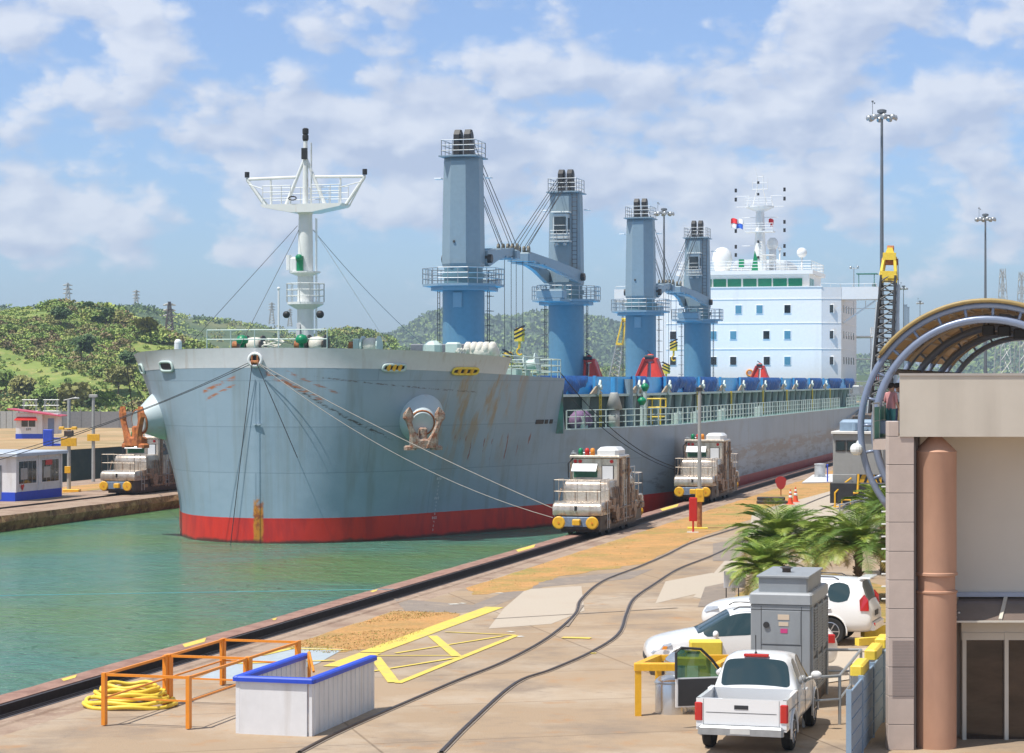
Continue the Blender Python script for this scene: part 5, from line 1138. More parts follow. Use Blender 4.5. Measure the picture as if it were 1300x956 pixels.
w_ = MB().box(.75, 2.5, -.05, 0, 1.55, 2.35).build('window', M['glass'], b); MB().box(1.58, 1.66, -.07, -.05, 1.55, 2.35).build('mullion', M['shed'], w_)
text_obj('hut_sign', 'EIM', .42, M['plastic'], b, (1.65, -.05, 1.2), (R(90), 0, 0))
MB().box(3.9, 4.7, 1.15, 1.2, .6, 2.6).build('door', mat('door_blue', (.2, .28, .45), .5, var=.1), b)
p = G(54.5, 566.5)
b = thing('blue_container', 'tall bright blue steel box beside the maroon roofed hut', 'container', p); MB().bev(0, 1.05, 0, 1.0, 0, 1.9, .05).build('shell', M['royal'], b); mb = MB(); [mb.box(.15+.2*k, .2+.2*k, -.02, 0, .1, 1.8) for k in range(5)]; mb.build('rib', M['royal'], b)
p = G(67, 566)
b = thing('low_cabinet', 'low white cabinet with a blue base right of the blue box', 'cabinet', p); MB().bev(0, 1.3, 0, .8, .25, .85, .04).build('shell', M['shed'], b); MB().box(-.02, 1.32, -.02, .82, 0, .25).build('base', M['royal'], b); MB().box(-.04, 1.34, -.04, .84, .83, .92).build('lid', M['royal'], b)
def sign_post(name, label, px, Z, zt, boxes, extra=None):
    X = (px-650)/2850*Z; b = thing(name, label, 'post', (X, Z, .02), 0)
    MB().tube((0, 0, 0), (0, 0, zt), .14, .11, n=10).build('pole', M['pole'], b)
    for nm, x0, x1, z0, z1, m in boxes: MB().bev(x0, x1, -.22, -.14, z0, z1, .02).build(nm, m, b)
    return b
b = sign_post('signal_post', 'grey pole with an orange board and a yellow base, next to the booth', 87.5, 150, 6.2, [('board', -.5, .55, 3.05, 3.6, M['yellow']), ('yellow_box', -.25, .15, 1.25, 1.7, M['yellow'])])
MB().bev(-.35, .75, -.4, .4, 0, .18, .04).build('foot', M['yellow'], b); mb = MB().tube((-.6, -.1, 4.2), (.5, -.1, 4.2), .05).bev(-.65, -.3, -.2, .1, 4.15, 4.35, .04).bev(.2, .55, -.2, .1, 4.15, 4.35, .04); mb.build('cross_arm', M['yellow'], b); MB().bev(-.3, .3, -.2, .2, 3.7, 4.1, .05).build('lamp_box', M['dark'], b)
MB().tube((-.35, 0, 6.1), (.5, 0, 6.3), .04).bev(.3, .7, -.1, .1, 6.2, 6.3, .02).build('lamp_arm', M['pole'], b)
b = sign_post('signal_post', 'grey pole with a single orange board standing behind the far wall locomotive', 118.5, 165, 6.3, [('board', -.42, .5, 3.0, 3.5, M['yellow'])])
MB().bev(-.3, .3, -.15, .15, 6.2, 6.4, .03).build('lamp_head', M['pole'], b)
# boundary walls beyond the second lane
def bwall(name, label, x0, x1, Z, h, m, posts=0):
    X0, X1 = (x0-650)/2850*Z, (x1-650)/2850*Z; b = thing(name, label, 'wall', (X0, Z, 0))
    mb = MB(); n = int((X1-X0)/.9)
    if posts == 0:
        for i in range(n): x = (X1-X0)*i/n; mb.box(x, x+(X1-X0)/n-.12, 0, .12, 0, h); mb.box(x+(X1-X0)/n-.12, x+(X1-X0)/n, .06, .12, 0, h)
    else: mb.box(0, X1-X0, 0, .2, 0, h)
    mb.build('panel', m, b)
    mb = MB()
    for i in range(max(2, int((X1-X0)/3))+1): x = (X1-X0)*i/max(2, int((X1-X0)/3)); mb.box(x-.08, x+.08, -.05, .15, 0, h+.35)
    mb.build('fence_post', M['fence'], b); return b
bwall('corrugated_fence', 'pale corrugated steel fence at the foot of the green hill, left end', -30, 78, 352, 2.7, M['corr'])
bwall('boundary_wall', 'dark grey boundary wall between the hut and the bow at the foot of the hill', 78, 200, 356, 2.6, M['fence'], 1)
mb = MB()
p0 = G(125, 541); mb.rail([p0, p0+Vector((7, 0, 0))], .9, 1.4, .05, rows=2); tag(mb.build('yellow_barrier', M['yellow']), 'low yellow barrier rail in front of the dark boundary wall', 'barrier')
for px in (38, 65):
    X = (px-650)/2850*362; mb = MB()
    for x in (-1, 1):
        for y in (-.4, .4): mb.tube((X+x, 362+y, 0), (X+x, 362+y, 4.4), .06, n=4)
    for z in (2.6, 3.5, 4.4): mb.tube((X-1.2, 361.6, z), (X+1.2, 361.6, z), .06, n=4); mb.tube((X-1.2, 362.4, z), (X+1.2, 362.4, z), .06, n=4)
    for k in range(4): mb.tube((X-1+.5*k, 361.6, 3.5), (X-.5+.5*k, 361.6, 4.4), .04, n=4)
    tag(mb.build('steel_gantry', M['steel']), 'wide pale steel gantry behind the corrugated fence, left of its pair' if px == 38 else 'pale steel gantry behind the corrugated fence, right of its pair', 'gantry')
# ---------------------------------------------------------------- quay furniture on the near side
p = G(888, 671); b = thing('quay_post', 'tall thin grey pole with a yellow box standing in front of the second locomotive', 'post', p)
MB().tube((0, 0, 1.9), (0, 0, 7.0), .1, .085, n=10).build('pole', M['pole'], b); MB().tube((0, 0, .05), (0, 0, 1.4), .13, .13, n=10).build('rusty_base', M['rust'], b)
MB().bev(-.2, .22, -.22, .2, 1.35, 2.0, .05).tube((-.02, -.24, 1.7), (-.02, -.21, 1.7), .07).build('yellow_box', M['yellow'], b)
MB().bev(-.16, .16, -.1, .1, 6.9, 7.1, .03).tube((-.25, 0, 6.75), (.25, 0, 6.75), .03).build('lamp_head', M['plastic'], b); MB().bev(-.6, .4, -.35, .3, 0, .07, .02).build('base_plate', M['lemon'], b)
p = G(880, 676); b = thing('red_plate_marker', 'upright red plate on a short red post in front of the grey pole', 'marker', p)
MB().bev(-.2, .2, -.05, .05, .55, 1.72, .04).build('plate', M['red'], b); MB().tube((0, 0, 0), (0, 0, .6), .05).build('stem', M['red'], b); MB().box(-.3, .25, -.15, .15, 0, .03).build('foot', M['white'], b)
p = G(991.5, 629.5); b = thing('red_disc_sign', 'dark red teardrop sign on a thin post near two traffic cones', 'sign', p)
MB().prism([Vector((.38*math.cos(t)*(1 if math.sin(t) > 0 else .85), 0, .92+.34*math.sin(t)*(1 if math.sin(t) > 0 else 1.5))) for t in [2*math.pi*i/24 for i in range(24)]], (0, .05, 0)).build('disc', mat('dull_red', (.38, .03, .03), .5, var=.1), b); MB().tube((0, .05, 0), (0, .05, .7), .04).build('stem', M['rust'], b)
p = G(960, 640); b = thing('rail_stack', 'stack of dark steel rails lying on the quay beside the red disc sign', 'rail stack', p)
for k, (y, z, w_) in enumerate(((0, 0, 1.95), (.3, 0, 1.95), (.6, 0, 1.9), (.1, .23, 1.75), (.4, .23, 1.8))): MB().bev(.1, w_, y, y+.2, z, z+.19, .05).build('rail', M['dark'], b)
def cone(px, py, lab):
    b = thing('traffic_cone', lab, 'traffic cone', G(px, py), 0, 'traffic cones by the rail stack')
    MB().lathe([(.17, .04), (.03, .92)], n=16).bev(-.24, .24, -.24, .24, 0, .05, .03).build('body', mat('cone_orange', (.75, .09, .03), .5, var=.05), b, smooth=True, auto=R(40))
    for z0, z1 in ((.40, .55), (.66, .78)): MB().lathe([(.17-.14*(z0-.04)/.88+.008, z0), (.17-.14*(z1-.04)/.88+.008, z1)], n=16).build('white_band', M['white'], b, smooth=True)
cone(1003.5, 640.5, 'left and nearer of the two orange traffic cones with white bands'); cone(1010, 637.5, 'right and farther of the two orange traffic cones with white bands')
p = G(1041, 607); b = thing('water_tank', 'squat pale cylindrical tank on the quay left of the diesel crane', 'tank', p)
MB().lathe([(.48, .0), (.48, .12), (.42, .14), (.42, 1.0), (.45, 1.02), (.45, 1.1), (.1, 1.14)], n=24).build('shell', mat('tank_pale', (.52, .54, .56), .4, .2, var=.1), b, smooth=True, auto=R(40)); MB().tube((-.3, -.44, .3), (.3, -.44, .3), .04).build('pipe', M['steel'], b)
mb = MB(); P4 = [G(1018, 614, .0), G(1064, 613, 0), G(1064, 603, 0), G(1032, 604, 0)]; mb.prism([q+Vector((0, 0, .01)) for q in P4], (0, 0, .08)); tag(mb.build('white_slab', mat('slab_white', (.66, .66, .66), .6, var=.08)), 'flat white painted slab on the quay around the pale tank', 'slab')
p = G(1050.5, 613); b = thing('blue_stake', 'thin blue stake at the edge of the white slab', 'stake', p); MB().tube((0, 0, 0), (0, 0, 1.25), .05).build('rod', M['royal'], b); MB().ball((0, 0, 1.28), .08).build('cap', M['royal'], b)
# ---------------------------------------------------------------- diesel rail crane
b = thing('rail_crane', 'grey and black rail crane with a raised lattice boom and yellow boom head', 'rail crane', L(130.5, -14.1, .05), LOCKROT)
MB().bev(0, 9, -1.5, 1.45, .55, 1.35, .08).bev(-.25, .0, -1.6, 1.6, .3, 1.5, .05).build('chassis', M['black'], b)
for x in (1.2, 2.8, 6.2, 7.8):
    for y in (-.76, .76): MB().tube((x, y-.08, .42), (x, y+.08, .42), .42, n=18).build('wheel', M['dark'], b)
hs = MB().bev(.3, 8.7, -1.5, 1.5, 1.95, 4.35, .1).build('house', mat('loco_grey', (.27, .27, .26), .5, var=.06, streak=((.2, .18, .15), (3, 3, .4), .55, .8, .4)), b)
MB().bev(.1, 8.9, -1.58, 1.58, 4.3, 4.45, .03).build('roof', mat('roof_cream', (.62, .60, .56), .5, var=.05), b)
MB().bev(.2, .5, .1, 1.5, 1.35, 1.95, .02).build('front_box', mat('loco_grey', (0, 0, 0)), b); MB().bev(.45, .6, -1.5, .1, 1.35, 1.6, .02).build('buffer_beam', M['dark'], b)
for y0 in (.78, .15): f = MB().bev(.27, .31, y0-.04, y0+.56, 3.28, 3.92, .02).build('window', M['dark'], b); MB().bev(.24, .28, y0+.02, y0+.5, 3.34, 3.86, .01).build('pane', M['glass'], f)
hz = MB().box(.40, .45, -1.3, .35, 1.45, 1.95).build('hazard_plate', M['yellow'], b); mb = MB()
for k in range(4): y = -1.25+.42*k; mb.add([Vector((.395, y, 1.45)), Vector((.395, y+.16, 1.45)), Vector((.395, y+.16+(.2 if k < 2 else -.2), 1.95)), Vector((.395, y+(.2 if k < 2 else -.2), 1.95))], [(0, 1, 2, 3)])
mb.build('black_stripe', M['black'], hz)
mb = MB().path([(-.3, 1.3, .05), (-.3, 1.3, .9), (-.1, .9, 1.35), (.1, .4, 1.75)], .05).path([(-.3, .25, .9), (-.3, -.0, .9), (-.25, -.05, 2.0)], .07).path([(-.3, .9, .1), (-.3, .9, .5), (-.3, .4, .5), (-.3, .4, .2)], .04).bar((-.3, 1.4, .1), (-.3, .9, .1), .1, .06); mb.build('hand_rail', M['yellow'], b)
text_obj('fleet_mark', 'ELF', .27, M['steel'], b, (-.27, -.55, .95), (R(90), 0, R(-90)))
MB().bev(1.0, 3.0, -1.3, 1.2, 4.45, 5.1, .15).tube((.8, .3, 4.5), (.8, .3, 4.9), .16).ball((.8, -.3, 4.65), .2).build('roof_unit', M['bluegrey'], b)
p0 = Vector((4.0, -.6, 4.4)); tipw = Vector(((1130.5-650)/2850*140, 140, 15.6)); 
inv = (Matrix.Translation(b.location) @ Matrix.Rotation(LOCKROT, 4, 'Z')).inverted(); tip = inv @ tipw
base = inv @ Vector(((1116-650)/2850*137, 137, 4.6)); ax = (tip-base).normalized(); sx = ax.cross(Vector((1, 0, 0))).normalized(); sy = ax.cross(sx)
mb = MB(); nb = 16; C4 = []
for i in range(nb+1):
    u = i/nb*.86; c = base.lerp(tip, u); w_ = .62-.22*u; C4.append([c+sx*a*w_+sy*bb*w_ for a, bb in ((-1, -1), (1, -1), (1, 1), (-1, 1))])
for i in range(nb):
    for j in range(4): mb.tube(C4[i][j], C4[i+1][j], .075, n=5); mb.tube(C4[i][j], C4[i+1][(j+1) % 4], .04, n=4); mb.tube(C4[i][j], C4[i][(j+1) % 4], .04, n=4)
bo = mb.build('lattice_boom', M['black'], b)
mb = MB(); c0 = base.lerp(tip, .84); c1 = base.lerp(tip, 1.0)
for a in (-1, 1):
    for bb in (-1, 1): mb.bar(c0+sx*a*.45+sy*bb*.42, base.lerp(tip, .97)+sx*a*.28+sy*bb*.3, .16, .16)
for u, w_ in ((.845, .5), (.95, .4)): c = base.lerp(tip, u); mb.bar(c-sx*w_-sy*.4, c+sx*w_-sy*.4, .2, .45); mb.bar(c-sx*w_+sy*.4, c+sx*w_+sy*.4, .2, .45)
mb.prism([base.lerp(tip, .94)+sx*a+sy*-.3 for a in (-.4, .4)]+[tip+sx*.15-sy*.2, tip-sx*.15-sy*.2], sy*.6); mb.build('boom_head', M['lemon'], b)
MB().tube(base.lerp(tip, .93)-sx*.5+sy*0, base.lerp(tip, .93)+sx*.5, .22).tube(tip-sx*.2, tip+sx*.2, .28).build('head_sheave', M['rust'], b)
mb = MB().tube(base-sx*.9, base.lerp(tip, .8)-sx*.62, .16, .12).tube(base-sx*1.3, base.lerp(tip, .95)-sx*.5, .03, n=4).tube(base+sx*.8, base.lerp(tip, .95)+sx*.45, .03, n=4).tube(base+sx*.75, base.lerp(tip, .7)+sx*.62, .07, n=6); mb.build('boom_stay', M['steel'], b)
MB().bev(base.x-1.2, base.x+.8, base.y-1.0, base.y+1.0, 4.4, 5.4, .1).tube(base+Vector((0, -1.6, .6)), base+Vector((0, 1.6, .6)), .12).build('boom_foot', M['dark'], b)
# crane boom beyond the ship
b = thing('crawler_crane', 'pale lattice crane boom with a yellow tip rising behind the hatches between two deck cranes', 'crane', L(283.5, -62, 0), 0)
MB().bev(-1.5, 2.5, -1.4, 1.4, 1.0, 3.2, .1).build('cab', M['lemon'], b); MB().bev(-2, 2, -1.6, -1.0, 0, .9, .2).bev(-2, 2, 1.0, 1.6, 0, .9, .2).build('crawler_track', M['dark'], b)
inv = Vector(b.location); B0 = Vector(((774-650)/2850*290, 290, 5))-inv; B1 = Vector(((792-650)/2850*290, 290, 15.3))-inv; mb = MB(); mb.tube(Vector((0, 0, 2.5)), B0, .2)
for i in range(12):
    for k in (-1, 1):
        a0 = B0.lerp(B1, i/12*.7)+Vector((k*(.75-.03*i), 0, 0)); a1 = B0.lerp(B1, (i+1)/12*.7)+Vector((k*(.75-.03*(i+1)), 0, 0)); o1 = B0.lerp(B1, (i+1)/12*.7)+Vector((-k*(.75-.03*(i+1)), .4, 0)); mb.tube(a0, a1, .1, n=5); mb.tube(a0, o1, .06, n=4)
mb.build('lattice_boom', M['steel'], b); mb = MB(); c = B0.lerp(B1, .7)
for k in (-1, 1): mb.bar(c+Vector((k*.42, 0, 0)), B1+Vector((k*.2, 0, 0)), .18, .18)
mb.bar(c-Vector((.5, 0, 0)), c+Vector((.5, 0, 0)), .2, .3); mb.tube(B1-Vector((.3, 0, 0)), B1+Vector((.3, 0, 0)), .3); mb.build('boom_head', M['lemon'], b)
# ---------------------------------------------------------------- floodlight masts
def mast(px, ytop, Z, label, n=8, small=False):
    X = (px-650)/2850*Z; h = CAMZ+(484-ytop)/2850*Z; b = thing('floodlight_mast', label, 'light mast', (X, Z, 0), 0, 'floodlight masts around the locks')
    MB().tube((0, 0, 0), (0, 0, h), .26 if not small else .16, .11 if not small else .08, n=10).build('pole', mat('mast_dark', (.16, .18, .20), .5, .4, var=.06), b)
    rr = 1.1 if not small else .8
    mb = MB().lathe([(.3, h-.05), (.42, h), (.42, h+.22), (.2, h+.3)], n=12); mb.path([(rr*math.cos(2*math.pi*i/16), rr*math.sin(2*math.pi*i/16), h-.35) for i in range(16)], .05, n=5, closed=True)
    for k in range(4): t = k*math.pi/2+.3; mb.tube((0, 0, h-.1), (rr*math.cos(t), rr*math.sin(t), h-.35), .05)
    mb.tube((-.75*rr, 0, h-.3), (-.75*rr, 0, h+.95), .025); mb.ball((-.75*rr, 0, h+1.0), .1); mb.ball((-.6*rr, 0, h+.85), .08); mb.build('head_frame', mat('mast_dark', (0, 0, 0)), b)
    for k in range(n):
        t = 2*math.pi*k/n; T = Matrix.Translation((rr*1.05*math.cos(t), rr*1.05*math.sin(t), h-.45)) @ Matrix.Rotation(t, 4, 'Z') @ Matrix.Rotation(R(35), 4, 'Y')
        MB().lathe([(.08, .25), (.26, .1), (.3, -.12), (.28, -.16)], n=10, T=T).build('floodlight', M['steel'], b, smooth=True)
    return b
mast(1119.5, 143, 200, 'tallest floodlight mast, dark and slender, right of the deckhouse'); mast(843, 267, 300, 'floodlight mast standing behind the third deck crane')
mast(1251, 274, 290, 'floodlight mast standing behind the arched roof at the right'); mast(1147, 364, 520, 'small distant floodlight mast just right of the yellow boom head', 6, True); mast(1168, 383, 640, 'smallest and farthest floodlight mast, above the left shoulder of the arched roof', 6, True)
# ---------------------------------------------------------------- arched roof over the viewing stand
AZ = 70.0; s0, t0 = 71.45, -3.74; zc = 5.88; Ri, Ro = 3.46, 3.90; NA = 4; DS = 10.4
rp_ = M['roofpan']; N_, K_ = nodes_of(rp_); tl_ = N_.new('ShaderNodeBsdfTranslucent'); tl_.inputs[0].default_value = (.62, .47, .28, 1); mx_ = N_.new('ShaderNodeMixShader'); mx_.inputs[0].default_value = .32; K_.new(N_['Principled BSDF'].outputs[0], mx_.inputs[1]); K_.new(tl_.outputs[0], mx_.inputs[2]); K_.new(mx_.outputs[0], N_['Material Output'].inputs[0])
ar = thing('arched_canopy', 'barrel canopy of blue grey tube arches with a brown panel roof at the right', 'canopy', L(s0, t0, 0), LOCKROT)
def arc(x, r, d): return Vector((x, -r*math.cos(R(d)), zc+r*math.sin(R(d))))   # d=0 right, 180 left
ROOF0, ROOF1 = 28, 146
for k in range(NA):
    x = k*DS; mb = MB()
    mb.path([arc(x, Ri, d) for d in range(-40, 222, 5)], .125, n=10)
    mb.path([arc(x, Ro, d) for d in range(-40, 222, 5)], .105, n=10)
    for d in range(-30, 215, 13): mb.tube(arc(x, Ri, d), arc(x, Ro, d), .05, n=6)
    fr = mb.build('arch_frame', M['arch'], ar, smooth=True)
    if k < NA-1:
        mb = MB(); n = 24; vs = []
        for i in range(n+1):
            d = ROOF0+(ROOF1-ROOF0)*i/n
            for rr, xx in ((Ro+.12, x-.15 if k == 0 else x), (Ro+.12, x+DS), (Ro+.16, x+DS), (Ro+.16, x-.15 if k == 0 else x)): vs.append(arc(xx, rr, d))
        mb.add(vs, [(i*4+j, (i+1)*4+j, (i+1)*4+(j+1) % 4, i*4+(j+1) % 4) for i in range(n) for j in range(4)]+[(0, 1, 2, 3), tuple(n*4+j for j in range(4))]); mb.build('roof_panel', M['roofpan'], ar, smooth=True, auto=R(30))
        mb = MB()
        for d in range(ROOF0, ROOF1+1, 8): mb.tube(arc(x, Ro-.0, d), arc(x+DS, Ro-.0, d), .055, n=5)
        for d in range(ROOF0, ROOF1-7, 16): mb.tube(arc(x, Ro-.02, d), arc(x+DS, Ro-.02, d+8), .03, n=4); mb.tube(arc(x+DS/2, Ro-.02, d), arc(x+DS/2, Ri+.1, d), .04, n=4)
        mb.path([arc(x+DS/2, Ro-.05, d) for d in range(ROOF0, ROOF1+1, 6)], .07, n=6); mb.path([arc(x+DS/2, Ri+.1, d) for d in range(ROOF0, ROOF1+1, 6)], .06, n=6)
        mb.build('purlin', M['purlin'], ar)
mb = MB(); mb.path([arc(-.18, Ro+.14, d) for d in range(ROOF0, ROOF1+1, 4)], .07, n=6); mb.build('roof_edge', mat('edge_ochre', (.34, .24, .09), .5, var=.1), ar, smooth=True)
for d in (ROOF1+2, ROOF0-2): MB().tube(arc(-.1, Ri-.02, d), arc((NA-1)*DS, Ri-.02, d), .1).build('eave_beam', mat('beam_brown', (.12, .10, .09), .6, var=.2), ar)
for i in range(7): d = 92-9*i; c = arc(3.4, Ri-.25, d); MB().bev(c.x-.25, c.x+.25, c.y-.2, c.y+.2, c.z-.18, c.z+.15, .05).tube(c, arc(3.4, Ri+.1, d), .03).build('spot_lamp', M['plastic'], ar)
c = arc(0, Ro+.05, 187); MB().ball(c+Vector((-.15, .1, -.15)), .2).tube(c, c+Vector((0, .1, .1)), .06).build('dome_camera', M['white'], ar)
c = arc(0, Ri, 178); MB().bev(c.x-.1, c.x+.5, c.y-.75, c.y+.1, c.z-.25, c.z+.15, .04).build('gusset_box', M['arch'], ar)
# viewing stand with its mesh screen and visitors
vs_ = thing('viewing_stand', 'raised visitor terrace with a green mesh screen behind the stone building', 'terrace', L(s0, t0, 0), LOCKROT)
MB().box(-2, 33, -4.0, 3.32, 5.3, 5.62).build('terrace_floor', M['tile'], vs_); mb = MB(); [mb.box(x-.2, x+.2, y-.2, y+.2, 0, 5.3) for x in (-1.5, 10, 21, 32) for y in (-3.6, 2.2)]; mb.build('pillar', M['render'], vs_)
mb = MB().box(-2, 33, 3.28, 3.30, 5.62, 6.6); mb.build('mesh_screen', M['netgreen'], vs_); MB().rail([(-2, 3.30, 5.62), (33, 3.30, 5.62)], 1.1, 1.6, .03, rows=2).build('hand_rail', M['steel'], vs_)
def person(label, loc, rz, shirt, legs, hairc=None, h=1.7, arm=0):
    k = h/1.7; vb = bpy.data.meshes.new('person')
    J = [((0, 0, .95), .14), ((0, 0, 1.15), .125), ((0, 0, 1.36), .15), ((0, 0, 1.47), .06), ((0, 0, 1.53), .06), ((0, .01, 1.62), .1), ((0, .01, 1.69), .07),
         ((.10, 0, .88), .10), ((.11, .02, .48), .065), ((.11, 0, .08), .045), ((.12, -.14, .03), .035), ((-.10, 0, .88), .10), ((-.11, .02, .48), .065), ((-.11, 0, .08), .045), ((-.12, -.14, .03), .035),
         ((.20, 0, 1.40), .06), ((.26, .02, 1.13), .045), ((.24, -.12-arm*.15, .92+arm*.35), .035), ((.23, -.18-arm*.2, .84+arm*.4), .03), ((-.20, 0, 1.40), .06), ((-.26, .02, 1.13), .045), ((-.24, -.12, .92), .035), ((-.23, -.18, .85), .03)]
    E = [(0, 1), (1, 2), (2, 3), (3, 4), (4, 5), (5, 6), (0, 7), (7, 8), (8, 9), (9, 10), (0, 11), (11, 12), (12, 13), (13, 14), (2, 15), (15, 16), (16, 17), (17, 18), (2, 19), (19, 20), (20, 21), (21, 22)]
    vb.from_pydata([Vector(j[0])*k for j in J], E, []); t = bpy.data.objects.new('tmp', vb); COL.objects.link(t)
    md = t.modifiers.new('s', 'SKIN'); t.modifiers.new('d', 'SUBSURF').levels = 2
    for i, sv in enumerate(vb.skin_vertices[0].data): sv.radius = (J[i][1]*k*(1.15 if i < 3 else 1), J[i][1]*k*(.85 if i < 3 else 1)); sv.use_root = (i == 0)
    dg = bpy.context.evaluated_depsgraph_get(); me = bpy.data.meshes.new_from_object(t.evaluated_get(dg)); bpy.data.objects.remove(t)
    me.name = 'person'; me.materials.clear(); [me.materials.append(m) for m in (M['skin'], shirt, legs)]
    for p in me.polygons:
        z = p.center.z/k; p.use_smooth = True; p.material_index = 0 if z > 1.46 or (abs(p.center.x) > .2*k and z < 1.12) else (1 if z > .93 else 2)
    o = bpy.data.objects.new('person', me); COL.objects.link(o); o.location = loc; o.rotation_euler = (0, 0, rz); tag(o, label, 'person')
    MB().ball((0, .03*k, 1.655*k), .108*k, sq=(.95, 1, .95)).build('hair', hairc or M['hair'], o, smooth=True)
    MB().tube((0, -.085*k, 1.62*k), (0, -.125*k, 1.605*k), .018*k, .01).build('nose', M['skin'], o)
    return o
cw = lambda n, c: mat('cloth_'+n, c, .8, var=.08)
tw = Matrix.Translation(vs_.location) @ Matrix.Rotation(LOCKROT, 4, 'Z')
for x, y, rz, sh, lg, lab in ((.5, 3.0, 2.2, cw('pink', (.55, .25, .25)), cw('teal', (.05, .2, .2)), 'visitor in a pink top leaning at the terrace screen, nearest the arch foot'), (1.6, 3.05, 2.6, cw('white', (.7, .7, .7)), cw('navy', (.03, .05, .12)), 'visitor in a white shirt looking over the terrace screen'),
                              (2.8, 3.0, 1.8, cw('black', (.03, .03, .03)), cw('khaki', (.35, .28, .18)), 'visitor in a black shirt standing behind the white shirted one'), (4.0, 3.05, 2.4, cw('red', (.5, .04, .04)), cw('grey', (.15, .15, .16)), 'visitor in a red shirt farther back along the terrace screen')):
    person(lab, tw @ Vector((x, y, 5.62)), rz, sh, lg, h=1.68, arm=1)
person('crew member in a red coverall standing on the deck beside the deckhouse', SHIPM @ P(AH+12, 14.6, 8.35), 0, cw('coverall', (.55, .03, .03)), cw('coverall', (0, 0, 0)))
# ---------------------------------------------------------------- visitor building on the right
BY = 45.0; bx = lambda px: (px-650)/2850*BY; bz = lambda py: CAMZ-(py-484)/2850*BY
vb = thing('visitor_building', 'cream rendered building with a copper coloured column, stone tiles and glass entrance canopy', 'building', (bx(1128), BY, 0), 0)
O = bx(1128)
(MB().prism([Vector((bx(1142)-O, 0, bz(554.5))), Vector((30, 0, bz(554.5))), Vector((30, 1.9, bz(554.5))), Vector((bx(1142)-O+.5, 1.9, bz(554.5)))], (0, 0, bz(477)-bz(554.5))) if True else None).build('fascia', M['render'], vb)
(MB().prism([Vector((bx(1142)-O-.02, -.02, bz(477)+.001)), Vector((30.02, -.02, bz(477)+.001)), Vector((30.02, 2.0, bz(477)+.001)), Vector((bx(1142)-O+.5, 2.0, bz(477)+.001))], (0, 0, bz(474)-bz(477))) if True else None).build('coping', mat('coping', (.45, .41, .37), .8, var=.06), vb)
tw_ = MB(); z = bz(555)
zs = [bz(535), bz(554), bz(590), bz(626), bz(663), bz(700), bz(736.5), bz(773), bz(810), bz(847), bz(884), bz(920), 0.0]
for i, (a, c) in enumerate(zip(zs, zs[1:])):
    if i == 0: tw_.bev(.0, bx(1142)-O-.01, .03, .35, c+.006, a, .008)
    else: tw_.bev(.0, bx(1162)-O-.02, .03, .35, c+.006, a-.006, .008)
tw_.box(.01, bx(1162)-O+.1, .05, 1.7, 0, bz(536)) if False else None
tw_.build('tile_wall', M['tile'], vb); MB().box(.02, bx(1142)-O-.04, .05, .33, 0, bz(540)).box(.02, .55, .05, .34, 0, bz(560)).prism([Vector((.06, .34, 0)), Vector((.65, .34, 0)), Vector((.95, 1.74, 0)), Vector((.42, 1.74, 0))], (0, 0, bz(556))).build('grout', mat('grout', (.13, .11, .10), .9, var=.1), vb)
mb = MB()
for zz in [bz(812)-.03*k for k in range(1, 40)]:
    if zz > 0: mb.box(.08, bx(1160)-O, .024, .03, zz, zz+.006)
mb.build('ribbed_tile', mat('tile_groove', (.30, .24, .21), .8, var=.1), vb)
cx = ((1187.5-650)/2850*(BY+.46))-O; cr = 26.5/2850*(BY+.46)
MB().lathe([(cr, 0), (cr, bz(755)), (cr+.02, bz(754)), (cr+.02, bz(752)), (cr-.03, bz(751)), (cr-.03, bz(733)), (cr+.02, bz(732)), (cr+.02, bz(729)), (cr, bz(728)), (cr, bz(576)), (cr+.01, bz(574)), (cr*.35, bz(556)), (.12, bz(554))], n=56, T=Matrix.Translation((cx, .46, 0))).build('column', M['column'], vb, smooth=True, auto=R(25))
MB().box(bx(1162)-O+.1, 30, 1.75, 2.1, 0, bz(553)).build('rear_wall', M['recess'], vb)
MB().prism([Vector((bx(1142)-O+.52, 2.11, 0)), Vector((30, 2.11, 0)), Vector((38, 30, 0)), Vector((8.4, 30, 0))], (0, 0, bz(479))).build('main_block', M['render'], vb)
wy = 1.75; q = lambda px, Y: (px-650)/2850*(BY+Y)-O
zl = CAMZ-(754.5-484)/2850*(BY+wy)
MB().bev(cx+.2, 30, wy-.12, wy+.01, zl-.04, zl+.05, .01).build('ledge', mat('ledge_grey', (.42, .46, .55), .5, var=.05), vb)
zc0 = CAMZ-(758-484)/2850*(BY+wy); zc1 = CAMZ-(789-484)/2850*(BY+.55)
cp = MB().add([Vector((q(1217, wy), wy-.02, zc0)), Vector((30, wy-.02, zc0)), Vector((30, .55, zc1)), Vector((q(1208.5, .55), .55, zc1))], [(0, 1, 2, 3)])
cp.add([v+Vector((0, 0, -.02)) for v in [Vector(x) for x in cp.v]], [(0, 3, 2, 1)]); cp = cp.build('glass_canopy', mat('canopy_glass', (.17, .13, .11), .18, 0, var=.15, scale=1.5), vb)
mb = MB()
for px in (1274, 1340, 1406): mb.bar((q(px+3, wy), wy-.03, zc0+.03), (q(px-4, .6), .6, zc1+.03), .07, .05)
mb.bar((q(1208, .55), .53, zc1), (30, .53, zc1), .05, .035); mb.build('canopy_bar', M['frame'], cp)
MB().tube((q(1216, .9), .8, zc1+.14), (q(1216, .9), .8, zc1+.17), .03).tube((q(1214, .6), .66, zc1+.05), (q(1214, .6), .66, zc1+.09), .03).build('canopy_stud', M['chrome'], cp)
zh = CAMZ-(802-484)/2850*(BY+1.45)
dr = MB(); dr.box(q(1220, 1.4), 30, 1.35, 1.5, zh-.01, CAMZ-(792-484)/2850*(BY+1.4)+.25)
for px in (1221, 1274.5, 1330, 1386): dr.box(q(px, 1.4), q(px+5, 1.4), 1.33, 1.5, 0, zh)
